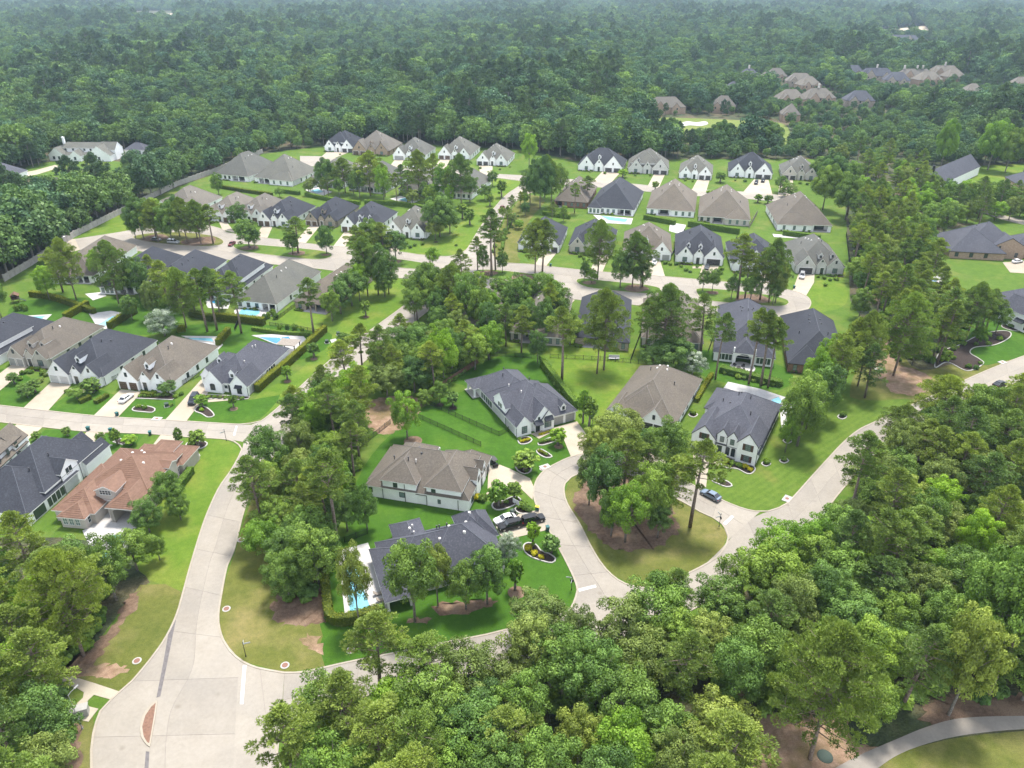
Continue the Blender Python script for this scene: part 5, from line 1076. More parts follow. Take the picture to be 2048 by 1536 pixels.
def tree_at(p, h, r, kind, label, group, leaf, name=None, seed=None):
    q = random.Random(seed if seed is not None else int(p.x * 31 + p.y * 17))
    if kind == 'p' and r > 5.2: cr, tr = BIGPINE[q.randrange(2)]; sz = h / 20.0; sx = r / 7.0; nm = name or 'pine_tree'; cat = 'pine tree'
    elif kind == 'o' and r > 5.6: cr, tr = BIGOAK[q.randrange(2)]; sz = h / 15.0; sx = r / 7.0; nm = name or 'broadleaf_tree'; cat = 'broadleaf tree'
    elif kind == 'p' and h / r > 4.6: cr, tr = PINEH[q.randrange(4)]; sz = h / 24.0; sx = r / 3.6; nm = name or 'pine_tree'; cat = 'pine tree'
    elif kind == 'p': cr, tr = PINE[q.randrange(7)]; sz = h / 24.0; sx = r / 4.2; nm = name or 'pine_tree'; cat = 'pine tree'
    elif kind == 'y': cr, tr = YOUNG[q.randrange(3)]; sz = h / 5.5; sx = r / 1.7; nm = name or 'young_tree'; cat = 'young tree'
    else: cr, tr = OAK[q.randrange(7)]; sz = h / 14.0; sx = r / 5.5; nm = name or ('ornamental_tree' if h < 8.5 else 'broadleaf_tree'); cat = 'ornamental tree' if h < 8.5 else 'broadleaf tree'
    e = tag(empty(nm, (p.x, p.y, 0), q.random() * 6.28), label, cat, group); e.scale = (sx, sx, sz)
    c = mobj('crown', cr, e); set_mat(c, K[leaf])
    t = mobj('trunk', tr, e); ts = max(.55, min(1.0, 1.0 / max(sx, .3))) if kind == 'p' else 1.0
    return e
TREES = []   # (x, y, r) for spacing
def T(bx, by, ty, w, kind='o', label=None, group=None, leaf=None, name=None):
    p = P(bx, by); h = max(2.0, height_at(p, ty)); r = w / 2 / ppm(p, h * .7)
    q = random.Random(bx * 13 + by)
    if leaf is None: leaf = q.choice(['lf_pine', 'lf_pine2', 'lf_pine']) if kind == 'p' else q.choice(['lf_oak', 'lf_dark', 'lf_oak', 'lf_olive']) if kind == 'o' else q.choice(['lf_shrub', 'lf_oak', 'lf_light'])
    TREES.append((p.x, p.y, r)); return tree_at(p, h, r, kind, label, group, leaf, name)
ORD = ['leftmost', 'second', 'third', 'fourth', 'fifth', 'sixth', 'seventh', 'eighth', 'ninth', 'tenth', 'eleventh', 'twelfth', 'thirteenth', 'fourteenth', 'fifteenth', 'sixteenth', 'seventeenth', 'eighteenth', 'nineteenth', 'twentieth']
def nth(base, i, n):
    if n == 1: return base
    return base + (', leftmost' if i == 0 else ', rightmost' if i == n - 1 else ', %s from left' % ORD[min(i, 19)])
def cluster(label_p, label_o, group, lst):
    for kk, lb in (('p', label_p), ('o', label_o), ('y', label_o)):
        sub = sorted([it for it in lst if it[4] == kk or (kk == 'o' and False)], key=lambda q: q[0])
        for i, it in enumerate(sub): T(*it[:5], nth(lb.replace('tree', 'small tree', 1) if kk == 'y' else lb, i, len(sub)), group, *(it[5:]))
# ---- trees one can point at
T(170, 1313, 1105, 150, 'p', 'tall pine leaning at the brown edge of the lower left wood', 'trees of the lower left wood')
T(672, 1091, 900, 95, 'p', 'tall bare trunked pine beside the hedge of the pool garden', 'trees of the central wood')
T(1377, 1053, 880, 90, 'p', 'single tall pine at the right of the loop street island', 'trees on the loop street island', 'lf_pine')
T(1618, 1515, 1258, 205, 'p', 'big bright green pine with pale trunk above the golf path', 'trees of the foreground wood', 'lf_pine')
T(1694, 1051, 866, 78, 'p', 'slender pine standing alone against the right hand road', 'trees along the right hand road', 'lf_pine2')
T(1790, 905, 815, 90, 'p', 'pine crossing the right hand road left of the paired pine', 'trees along the right hand road'); T(1868, 862, 752, 110, 'p', 'dense pine overhanging the far bend of the right hand road', 'trees along the right hand road')
T(1950, 895, 772, 105, 'o', 'broad tree between the right hand road and a white driveway', 'trees along the right hand road'); T(761, 1392, 1228, 118, 'p', 'rounded pine standing in front of the lower street', 'trees of the foreground wood', 'lf_pine')
T(1075, 1282, 1194, 118, 'o', 'dense live oak on the lawn corner by the stop line', 'trees of the foreground wood', 'lf_olive')
T(1152, 1318, 1218, 76, 'o', 'smaller live oak right of the dense corner oak', 'trees of the foreground wood', 'lf_olive')
T(1345, 1262, 1148, 82, 'p', 'dark spindly pine below the island tip', 'trees of the foreground wood', 'lf_pine2'); T(1960, 1340, 1100, 165, 'o', 'large blue green tree near the right photo edge', 'trees of the foreground wood', 'lf_blue')
T(1897, 1430, 1222, 118, 'o', 'yellowish flowering tree left of the blue green one', 'trees of the foreground wood', 'lf_olive'); T(815, 879, 786, 62, 'o', 'light green tree in a mulch ring behind the brown roofed white house', 'garden trees of the loop street', 'lf_light')
T(880, 806, 764, 38, 'o', 'small dark tree inside the black fence near the brown board fence', 'garden trees of the loop street', 'lf_dark'); T(906, 813, 784, 26, 'y', 'small round tree in mulch left of the central lawn', 'garden trees of the loop street', 'lf_dark'); T(850, 812, 780, 34, 'o', 'bushy small tree at the corner of the brown board fence', 'garden trees of the loop street', 'lf_oak')
T(1166, 846, 778, 24, 'y', 'narrow young tree right of the grey garage doors', 'garden trees of the loop street', 'lf_light'); T(1178, 852, 794, 30, 'y', 'second young tree right of the grey garage doors', 'garden trees of the loop street', 'lf_oak')
T(830, 1243, 1086, 108, 'o', 'largest tree along the side of the long slate roofed house', 'side trees of the long slate roofed house', 'lf_oak'); T(876, 1212, 1090, 62, 'o', 'olive green tree close behind the largest side tree', 'side trees of the long slate roofed house', 'lf_olive'); T(932, 1218, 1128, 78, 'o', 'middle tree in the brown mulch strip', 'side trees of the long slate roofed house', 'lf_oak'); T(975, 1208, 1094, 84, 'o', 'pale feathery tree at the right of the mulch strip', 'side trees of the long slate roofed house', 'lf_blue')
T(1030, 1180, 1120, 32, 'y', 'small light tree in a round mulch ring on the front lawn', 'garden trees of the loop street', 'lf_light'); T(1018, 1128, 1066, 46, 'o', 'white flowering shrub tree at the slate house corner', 'garden trees of the loop street', 'lf_white'); T(1066, 1092, 1044, 28, 'y', 'palm like young tree beside the black car', 'garden trees of the loop street', 'lf_light')
T(719, 1250, 1092, 66, 'o', 'thin twin stemmed tree in front of the blue pool', 'garden trees of the loop street', 'lf_olive'); T(695, 1062, 985, 60, 'o', 'small tree behind the pool garden fence', 'garden trees of the loop street', 'lf_dark'); T(735, 1060, 970, 50, 'o', 'bluish tree between the two white houses', 'garden trees of the loop street', 'lf_blue')
T(1050, 942, 905, 50, 'y', 'spreading young tree in the bed below the wide driveway', 'garden trees of the loop street', 'lf_oak'); T(1116, 890, 858, 34, 'y', 'small tree in dark mulch beside the wide driveway', 'garden trees of the loop street', 'lf_light'); T(997, 1012, 965, 44, 'y', 'fan leaved young tree in the curved white bed', 'garden trees of the loop street', 'lf_light'); T(1028, 1000, 965, 30, 'y', 'thin young tree at the end of the curved bed', 'garden trees of the loop street', 'lf_oak'); T(1102, 1105, 1075, 40, 'y', 'small grey green tree on the oval bed', 'garden trees of the loop street', 'lf_blue')
cluster('tall pine among the broadleaf trees of the loop street island', 'broad green tree on the loop street island', 'trees on the loop street island', [(1250, 1084, 972, 92, 'o', 'lf_light'), (1300, 1056, 925, 92, 'o', 'lf_oak'), (1203, 1036, 900, 84, 'o', 'lf_dark'), (1246, 1010, 862, 96, 'p', 'lf_pine'), (1332, 1040, 915, 78, 'p', 'lf_pine'), (1178, 1010, 905, 60, 'o', 'lf_olive'), (1288, 1000, 868, 70, 'p', 'lf_pine2'), (1222, 1072, 975, 64, 'o', 'lf_oak'), (1315, 1076, 1005, 52, 'o', 'lf_dark')])
cluster('', 'tree hiding the front of the house with pale roof vents', 'trees before the house with pale roof vents', [(1235, 905, 820, 92, 'o', 'lf_olive'), (1190, 930, 855, 66, 'o', 'lf_olive'), (1330, 945, 842, 86, 'o', 'lf_oak'), (1290, 935, 858, 56, 'o', 'lf_dark'), (1262, 930, 870, 56, 'o', 'lf_olive')])
cluster('tall pine between the two white houses and the right hand road', 'leafy tree between the shuttered house and the right hand road', 'trees right of the shuttered house', [(1594, 892, 742, 92, 'o', 'lf_oak'), (1585, 868, 775, 52, 'o', 'lf_light'), (1612, 858, 760, 60, 'o', 'lf_oak'), (1640, 835, 725, 70, 'o', 'lf_dark'), (1570, 905, 835, 36, 'o', 'lf_light'), (1690, 770, 640, 76, 'p'), (1715, 772, 625, 78, 'p'), (1665, 795, 672, 70, 'p'), (1730, 795, 690, 60, 'p'), (1655, 760, 665, 56, 'o', 'lf_light'), (1625, 800, 700, 56, 'o', 'lf_light')])
cluster('tall pine with bare trunk in the garden with the arched porch', '', 'pines of the arched porch garden', [(1432, 758, 626, 48, 'p'), (1499, 768, 616, 54, 'p'), (1523, 771, 622, 62, 'p'), (1534, 774, 640, 50, 'p')])
cluster('tall pine before the brown roof beside the garden bushes', 'dark bushy tree between the two garden lawns', 'trees before the screened brown roof', [(1324, 722, 570, 96, 'p'), (1309, 706, 592, 58, 'p'), (1402, 705, 590, 66, 'p'), (1290, 700, 600, 50, 'p'), (1345, 742, 678, 90, 'o', 'lf_dark'), (1306, 740, 692, 62, 'o', 'lf_dark'), (1384, 752, 704, 56, 'o', 'lf_white')])
T(1206, 740, 578, 92, 'p', 'tallest pine on the lawn by the white bench', 'pines on the bench lawn'); T(1194, 748, 640, 40, 'p', 'thin pine just left of the tallest bench lawn pine', 'pines on the bench lawn'); T(1126, 760, 618, 66, 'p', 'pine right of the central roof, at the lawn edge', 'pines on the bench lawn')
cluster('pine among the trees above the central house', 'tree in the belt above the central house', 'trees above the central house', [(905, 640, 530, 74, 'p'), (860, 622, 525, 72, 'o', 'lf_oak'), (935, 662, 545, 62, 'o', 'lf_blue'), (962, 672, 572, 52, 'o', 'lf_oak'), (978, 698, 602, 48, 'o', 'lf_dark'), (1036, 640, 548, 58, 'o', 'lf_blue'), (1080, 628, 545, 66, 'o', 'lf_dark'), (1112, 648, 562, 66, 'o', 'lf_oak'), (1000, 610, 552, 46, 'o'), (1090, 690, 600, 50, 'o', 'lf_dark'), (1050, 600, 556, 40, 'p'), (885, 700, 640, 50, 'o', 'lf_light'), (1140, 690, 620, 50, 'o', 'lf_oak'), (830, 600, 545, 50, 'o', 'lf_oak'), (1075, 725, 660, 40, 'o', 'lf_dark')])
T(888, 765, 655, 60, 'o', 'pale trunked light green tree before the dark central wood', 'trees of the central wood', 'lf_light')
# medians and boulevard
cluster('tall thin pine on the boulevard median', 'leafy street tree on the boulevard median', 'trees on the boulevard medians', [(1071, 546, 438, 62, 'p'), (1085, 545, 440, 52, 'p'), (1195, 560, 440, 66, 'p'), (982, 552, 420, 56, 'p'), (990, 540, 440, 44, 'p'), (956, 540, 474, 32, 'p'), (966, 545, 490, 26, 'o', 'lf_dark'), (1264, 575, 464, 62, 'p'), (1285, 574, 480, 54, 'p'), (1240, 576, 500, 46, 'o', 'lf_dark'), (1280, 578, 530, 40, 'o', 'lf_dark'), (1183, 566, 536, 26, 'o', 'lf_light'), (1168, 563, 520, 20, 'o', 'lf_dark'),
    (1405, 582, 540, 26, 'o', 'lf_dark'), (1424, 584, 536, 28, 'o', 'lf_dark'), (1474, 596, 468, 56, 'p'), (1488, 597, 500, 46, 'p'), (1518, 600, 500, 50, 'p'), (1537, 605, 478, 66, 'p'), (1550, 606, 520, 46, 'o'), (1500, 604, 550, 44, 'o', 'lf_dark'), (1462, 598, 552, 30, 'o', 'lf_dark'), (1545, 610, 562, 34, 'o', 'lf_dark'), (866, 535, 495, 30, 'o', 'lf_light'), (1005, 545, 500, 26, 'o', 'lf_dark'),
    (499, 496, 438, 50, 'o', 'lf_dark'), (596, 507, 434, 50, 'p', 'lf_pine2'), (586, 508, 460, 36, 'o', 'lf_dark'), (654, 508, 450, 36, 'o', 'lf_dark'), (510, 497, 455, 30, 'o', 'lf_dark')])
cluster('pine in the grove at the boulevard bend', 'tree in the grove at the boulevard bend', 'trees at the boulevard bend', [(745, 522, 438, 62, 'o', 'lf_oak'), (768, 526, 445, 52, 'p'), (792, 524, 460, 52, 'o', 'lf_dark'), (720, 540, 452, 50, 'p'), (735, 592, 475, 62, 'p'), (757, 590, 482, 56, 'o', 'lf_dark'), (778, 588, 505, 46, 'o', 'lf_dark'), (704, 612, 540, 60, 'o', 'lf_dark'), (682, 628, 560, 52, 'o', 'lf_dark'), (720, 602, 525, 46, 'o', 'lf_light'), (665, 642, 580, 40, 'o', 'lf_oak'), (770, 594, 540, 40, 'o', 'lf_dark')])
cluster('pine in the wooded turning circle', 'dark tree in the wooded turning circle', 'trees of the wooded turning circle', [(288, 480, 395, 56, 'o', 'lf_dark'), (318, 484, 400, 50, 'p'), (345, 486, 406, 56, 'o', 'lf_dark'), (376, 488, 396, 50, 'p'), (402, 489, 400, 50, 'p'), (428, 488, 410, 44, 'p'), (312, 474, 392, 50, 'o'), (360, 474, 392, 52, 'o', 'lf_dark'), (395, 478, 420, 40, 'o', 'lf_dark'), (478, 458, 406, 38, 'o', 'lf_dark'), (272, 478, 420, 30, 'o', 'lf_light')])
cluster('tall pine behind the gardens of the left hand houses', 'tree in the gardens of the left hand houses', 'garden trees of the left hand rows', [(152, 600, 476, 62, 'p'), (125, 585, 498, 50, 'p'), (240, 612, 482, 74, 'p', 'lf_pine2'), (283, 602, 512, 52, 'o', 'lf_dark'), (373, 656, 536, 66, 'p'), (413, 663, 540, 56, 'p'), (436, 660, 536, 54, 'p'), (482, 667, 542, 60, 'p'), (629, 666, 558, 50, 'p'), (330, 672, 618, 64, 'o', 'lf_white'), (310, 640, 560, 40, 'o'), (340, 625, 520, 60, 'p'), (200, 560, 500, 34, 'o', 'lf_light'), (350, 600, 540, 40, 'o', 'lf_light'), (100, 600, 530, 44, 'o', 'lf_light'), (265, 640, 590, 34, 'o', 'lf_dark'), (5, 640, 560, 46, 'o', 'lf_dark'), (445, 620, 590, 24, 'o', 'lf_dark')])
cluster('tall pine between the rows of brown roofs', 'leafy tree between the rows of brown roofs', 'trees between the rows of brown roofs', [(655, 382, 318, 44, 'o', 'lf_dark'), (690, 386, 316, 48, 'p'), (742, 392, 303, 60, 'p'), (768, 402, 328, 34, 'o', 'lf_light'), (838, 396, 300, 52, 'p'), (868, 392, 308, 40, 'p'), (892, 404, 326, 44, 'o', 'lf_light'), (922, 414, 308, 54, 'p'), (880, 474, 390, 70, 'o', 'lf_dark'), (900, 468, 420, 44, 'o', 'lf_dark'), (871, 480, 440, 38, 'o', 'lf_olive'), (805, 390, 330, 36, 'p'), (720, 395, 335, 34, 'o'), (940, 405, 350, 36, 'o', 'lf_dark'), (438, 390, 345, 26, 'o', 'lf_dark'), (560, 395, 375, 20, 'o', 'lf_dark'), (970, 400, 370, 30, 'o', 'lf_dark'), (985, 372, 340, 24, 'o', 'lf_dark')])
cluster('tall pine beside the curved road by the red brick house', 'tree beside the curved road by the red brick house', 'trees beside the curved road', [(1080, 418, 314, 60, 'o', 'lf_dark'), (1102, 414, 322, 44, 'p'), (1060, 408, 332, 44, 'o', 'lf_oak'), (1090, 395, 310, 44, 'p'), (1120, 400, 330, 36, 'o'), (1148, 426, 366, 24, 'p'), (1172, 405, 352, 30, 'p'), (1058, 340, 262, 32, 'o', 'lf_light')])
for i, (x, y, ty, w, lb) in enumerate([(1003, 395, 360, 20, 'round lawn tree nearest the top of the curved road'), (980, 412, 388, 16, 'second lawn tree down the curved road'), (940, 450, 418, 22, 'lawn tree above the round shrub'), (925, 438, 405, 24, 'dark lawn tree beside the brown roofed house'), (690, 700, 665, 28, 'young tree in a ring on the strip by the long hedge'), (575, 760, 732, 22, 'bright young tree in a ring by the long hedge'), (628, 715, 685, 26, 'pale young tree further up the long hedge'), (732, 632, 600, 20, 'lone young tree on the sunny strip'), (468, 815, 790, 18, 'thin young tree before the slate roofed corner house'),
        (361, 890, 856, 18, 'small conifer by the street below the left junction'), (397, 893, 862, 34, 'round bush tree in the corner bed below the street'), (235, 889, 858, 22, 'dark young tree in a white square bed'), (205, 893, 866, 20, 'second dark young tree in a white square bed'), (262, 890, 872, 30, 'bright low tree between the square beds'), (136, 872, 855, 18, 'small dark tree behind the charcoal roof'), (75, 880, 864, 18, 'round clipped bush on the lawn left of the charcoal roof')]):
    T(x, y, ty, w, 'y', lb, 'lawn trees')
cluster('', 'garden tree beside the terracotta villa', 'trees beside the terracotta villa', [(345, 1025, 945, 62, 'o', 'lf_blue'), (300, 1065, 1000, 62, 'o', 'lf_blue'), (362, 1040, 990, 44, 'o', 'lf_oak'), (275, 1140, 1060, 80, 'o', 'lf_oak'), (320, 1120, 1075, 40, 'o', 'lf_oak')])
cluster('', 'tree on the left front lawns', 'front lawn trees on the left', [(55, 795, 768, 34, 'o', 'lf_dark'), (30, 768, 746, 22, 'y', 'lf_dark'), (72, 785, 760, 24, 'y', 'lf_oak'), (155, 798, 775, 32, 'o', 'lf_blue'), (185, 785, 758, 36, 'y', 'lf_oak'), (338, 788, 762, 36, 'o', 'lf_dark'), (405, 812, 790, 26, 'y', 'lf_light')])
cluster('', 'tree at the right hand top driveways', 'trees at the right hand driveways', [(1560, 385, 352, 30, 'o', 'lf_dark'), (1575, 395, 365, 34, 'o'), (1515, 405, 388, 16, 'y'), (1535, 408, 390, 18, 'y'), (1420, 395, 380, 18, 'y'), (1440, 365, 345, 22, 'y'), (1645, 420, 330, 60, 'o', 'lf_oak'), (1660, 380, 310, 60, 'o', 'lf_dark'), (1690, 440, 350, 60, 'o', 'lf_oak'), (1640, 360, 312, 46, 'o', 'lf_oak'), (1310, 382, 362, 14, 'y'), (1245, 355, 338, 20, 'y')])
# ---- woods that stand tree by tree
LEAFWORD = {'lf_oak': 'mid green', 'lf_dark': 'dark green', 'lf_olive': 'olive green', 'lf_blue': 'blue green', 'lf_light': 'light green', 'lf_pine': 'yellow green', 'lf_pine2': 'dark green'}
_seen = {}
def wood_label(x, y, h, r, isp, leaf, where):
    px, py = proj(x, y, h); size = 'tall' if h > (17.5 if isp else 13) else 'short' if h < (15 if isp else 11) else 'middling'
    lm = [((110, 1380), 'the entrance sidewalk'), ((165, 1440), 'the utility cabinet'), ((30, 1180), 'the left photo edge'), ((240, 1180), 'the brown straw edge'), ((500, 1480), 'the wide entrance road'), ((760, 1300), 'the rounded street pine'), ((1075, 1230), 'the corner live oak'), ((1345, 1180), 'the island tip'), ((1618, 1350), 'the big golf path pine'), ((1880, 1440), 'the golf path'), ((1945, 1180), 'the large blue green tree'), ((1690, 960), 'the lone roadside pine'), ((1868, 800), 'the far road bend'), ((2030, 950), 'the right photo edge'), ((1480, 1130), 'the right hand road'), ((1000, 1500), 'the bottom photo edge'), ((1400, 1500), 'the pine straw slope'), ((700, 1500), 'the lower street corner'), ((560, 900), 'the street junction'), ((600, 1200), 'the lower verge'), ((720, 700), 'the curving street'), ((690, 1000), 'the pool garden'), ((890, 720), 'the pale trunked tree'), ((800, 800), 'the bare dirt patch'), ((1740, 450), 'the cul de sac house'), ((1846, 586), 'the big slanting pine'), ((1800, 520), 'the blue pool'), ((1880, 660), 'the right edge bed'), ((1720, 560), 'the slate roofed end house'), ((1700, 360), 'the top right row'), ((1850, 380), 'the black chimneys'), ((1930, 440), 'the tan brick house'), ((760, 330), 'the brown roof row'), ((880, 330), 'the corner brown roof'), ((640, 330), 'the small patio pool'), ((1040, 410), 'the curved road'), ((1120, 420), 'the red brick house'), ((300, 540), 'the twin slate ridges'), ((420, 560), 'the dark pool'), ((930, 600), 'the white patio'), ((1050, 600), 'the central roof'), ((1120, 640), 'the bench lawn pine')]
    d = sorted(lm, key=lambda q: hypot(q[0][0] - px, q[0][1] - py))[0]; dx, dy = px - d[0][0], py - d[0][1]
    rel = 'beside' if hypot(dx, dy) < 40 else ('left of' if dx < 0 else 'right of') if abs(dx) > abs(dy) else ('above' if dy < 0 else 'below')
    return '%s %s %s in the %s %s %s' % (size, LEAFWORD[leaf], 'pine' if isp else 'broadleaf', where, rel, d[1])
def wood(poly_px, spacing, n_max, pine_share, hp, ho, rp, ro, label_p, label_o, group, seed, leaves_o=('lf_oak', 'lf_dark', 'lf_oak', 'lf_olive', 'lf_blue', 'lf_light'), avoid=()):
    q = random.Random(seed); pl = G(poly_px); xs = [p.x for p in pl]; ys = [p.y for p in pl]; k = 0; tries = 0
    while k < n_max and tries < n_max * 60:
        tries += 1; x = q.uniform(min(xs), max(xs)); y = q.uniform(min(ys), max(ys))
        if not inpoly(x, y, pl): continue
        if any(inpoly(x, y, a) for a in avoid): continue
        isp = q.random() < pine_share; s = spacing * q.uniform(.8, 1.2)
        if any((x - a) ** 2 + (y - b) ** 2 < s * s for a, b, r in TREES): continue
        h = q.uniform(*(hp if isp else ho)); r = q.uniform(*(rp if isp else ro))
        tx, tyy = proj(x, y, h)
        if tyy > 1525 or tx < -70 or tx > 2118: continue
        TREES.append((x, y, r)); k += 1
        lf = q.choice(['lf_pine', 'lf_pine2', 'lf_pine']) if isp else q.choice(leaves_o)
        tree_at(Vector((x, y, 0)), h, r, 'p' if isp else 'o', wood_label(x, y, h, r, isp, lf, label_p), group, lf, seed=q.randrange(10 ** 6))
    return k
GOLF = G([(1490, 1430), (1600, 1440), (1700, 1470), (1830, 1420), (2250, 1390), (2250, 2300), (1490, 2300)])
nw = []
nw.append(wood([(590, 1470), (760, 1420), (905, 1385), (1080, 1345), (1210, 1318), (1340, 1270), (1450, 1212), (1520, 1170), (1600, 1108), (1660, 1060), (1700, 1000), (1790, 925), (1880, 870), (1960, 860), (2150, 800), (2200, 1420), (1850, 1400), (1700, 1470), (1500, 1450), (1490, 2200), (500, 2200), (585, 1600)], 5.6, 175, .36, (13, 20), (9.5, 15), (3.6, 5.0), (3.6, 5.4), 'foreground wood', 'broadleaf tree in the dense foreground wood below the streets', 'trees of the foreground wood', 3, avoid=[GOLF]))
nw.append(wood([(-120, 1190), (60, 1165), (170, 1165), (250, 1185), (205, 1262), (150, 1318), (100, 1345), (112, 1372), (150, 1420), (128, 1490), (120, 1700), (-120, 1900)], 5.4, 62, .4, (14, 20), (10, 15), (3.6, 5.0), (3.6, 5.2), 'lower left wood', 'broadleaf tree in the lower left wood', 'trees of the lower left wood', 5))
nw.append(wood([(545, 940), (600, 868), (690, 780), (790, 712), (880, 690), (985, 700), (985, 722), (900, 770), (835, 800), (740, 800), (735, 880), (712, 960), (700, 1040), (655, 1110), (640, 1200), (570, 1225), (535, 1130), (520, 1010)], 5.2, 70, .3, (13, 19), (9, 14), (3.2, 4.4), (3.4, 4.8), 'central wood', 'broadleaf tree in the central wood beside the curving street', 'trees of the central wood', 8))
nw.append(wood([(1692, 440), (1760, 440), (1830, 470), (1862, 540), (1868, 620), (1885, 665), (1880, 715), (1850, 735), (1800, 745), (1790, 680), (1710, 640), (1702, 560), (1696, 500)], 5.8, 74, .5, (15, 21), (10, 15), (3.4, 4.6), (3.6, 4.8), 'right hand wood', 'broadleaf tree in the wood strip behind the right hand gardens', 'trees of the right hand wood strip', 9))
nw.append(wood([(1672, 322), (1830, 345), (1850, 400), (1900, 420), (1960, 460), (1880, 480), (1830, 470), (1760, 440), (1692, 430)], 6.4, 44, .3, (13, 19), (10, 15), (3.4, 4.6), (3.8, 5.2), 'upper right wood', 'broadleaf tree in the wood right of the top right houses', 'trees right of the top right houses', 12))
ZH = G([(1825, 325), (1975, 325), (1970, 396), (1862, 412)])
nw.append(wood([(1800, 350), (1900, 395), (1990, 412), (2140, 424), (2140, 445), (2030, 446), (1960, 440), (1900, 452), (1850, 448)], 6.4, 34, .4, (12, 18), (9, 14), (3.2, 4.4), (3.4, 4.6), 'upper right wood', '', 'trees right of the top right houses', 14, avoid=[ZH]))
nw.append(wood([(600, 392), (700, 400), (800, 410), (905, 418), (915, 404), (800, 395), (700, 388), (606, 380)], 5.5, 16, .5, (11, 17), (7, 12), (2.4, 3.6), (2.4, 3.8), 'garden belt', '', 'trees between the rows of brown roofs', 15))
nw.append(wood([(1000, 440), (1030, 400), (1060, 410), (1050, 440), (1110, 436), (1160, 440), (1140, 450), (1020, 470)], 5.0, 10, .3, (8, 13), (4, 8), (1.6, 2.6), (1.8, 2.8), 'garden belt', '', 'trees beside the curved road', 16))
nw.append(wood([(230, 570), (330, 590), (460, 620), (450, 640), (330, 618), (250, 600)], 6.0, 12, .5, (13, 18), (7, 12), (2.4, 3.6), (2.6, 3.8), 'garden belt', '', 'garden trees of the left hand rows', 17))
cluster('tall slanting pine above the curved right edge bed', 'tree in the curved right edge bed', 'pines of the right edge garden', [(1930, 682, 565, 70, 'p'), (1948, 668, 575, 56, 'p'), (1958, 665, 580, 50, 'p'), (1972, 660, 580, 46, 'p'), (1912, 675, 615, 40, 'p'), (1990, 668, 610, 40, 'o', 'lf_oak'), (1955, 690, 655, 34, 'o', 'lf_light'), (1786, 752, 586, 105, 'p'), (1872, 728, 600, 70, 'p')])
for i_, (x_, y_, t_, w_) in enumerate([(1440, 298, 240, 46), (1535, 300, 242, 50), (1340, 285, 235, 40), (1490, 292, 262, 30), (1300, 280, 238, 36)]): T(x_, y_, t_, w_, 'o', ('dark round tree on the fairway below the sand bunker', 'broad dark tree at the right of the fairway', 'tree left of the sand bunker', 'small tree in the middle of the fairway', 'tree at the left fairway end')[i_], 'fairway trees', 'lf_dark')
T(1880, 340, 240, 40, 'o', 'tall thin tree at the left of the far bright lawn', 'trees of the far bright lawn', 'lf_light'); T(1975, 340, 240, 60, 'o', 'pale trunked tall tree on the far bright lawn', 'trees of the far bright lawn', 'lf_light'); T(2010, 345, 255, 50, 'o', 'second tall tree on the far bright lawn', 'trees of the far bright lawn', 'lf_oak'); T(2045, 350, 250, 50, 'o', 'rightmost tall tree on the far bright lawn', 'trees of the far bright lawn', 'lf_oak')

nw.append(wood([(820, 640), (860, 600), (920, 585), (1000, 600), (1120, 612), (1150, 640), (1140, 700), (1040, 706), (990, 720), (900, 690), (840, 690)], 5.0, 26, .25, (12, 17), (9, 14), (3.0, 4.0), (3.2, 4.4), 'tree belt', '', 'trees above the central house', 31))
# ---- the wide forest, one mass to the horizon
fc = bpy.data.collections.new('forest_trees')
fm = [[K['ff_shade_' + a], K['bark_oak']] for a in ('oak', 'dark', 'blue', 'light', 'dark', 'pine2', 'pine', 'oak')]
for i in range(8):
    me = pine_parts(300 + i, 2400, .5, R=4.8, Hh=19, base=.38, merged=True, mats=fm[i]) if i in (5, 6) else oak_parts(300 + i, 3000, .42, R=6.4, Hh=(15, 13, 16, 14, 17, 0, 0, 12)[i], base=.12, merged=True, mats=fm[i])
    fc.objects.link(bpy.data.objects.new('forest_tree_%d' % i, me))
EXCL = [NEIGH, [(1695, 320), (1860, 330), (2140, 330), (2140, 860), (1900, 862), (1760, 900), (1690, 800), (1690, 500)], [(500, 1300), (2300, 600), (2300, 1600), (500, 1600)], [(-200, 1060), (300, 1060), (300, 1600), (-200, 1600)],
        [(1265, 256), (1300, 238), (1370, 232), (1560, 240), (1585, 270), (1592, 285), (1560, 292), (1480, 290), (1330, 282), (1285, 272)], [(85, 300), (240, 300), (262, 360), (235, 400), (80, 405), (-60, 385), (-60, 360), (20, 345), (80, 335)], [(250, 295), (300, 295), (300, 322), (245, 322)],
        [(265, 22), (355, 22), (355, 46), (265, 46)], [(440, 20), (480, 20), (480, 30), (440, 30)], [(1920, 335), (2140, 335), (2140, 390), (1930, 390)], [(1740, 62), (1850, 50), (1870, 78), (1740, 84)]]
pts = []; sc = []; rot = []; ki = []
q = np.random.default_rng(21)
yv = 130.0
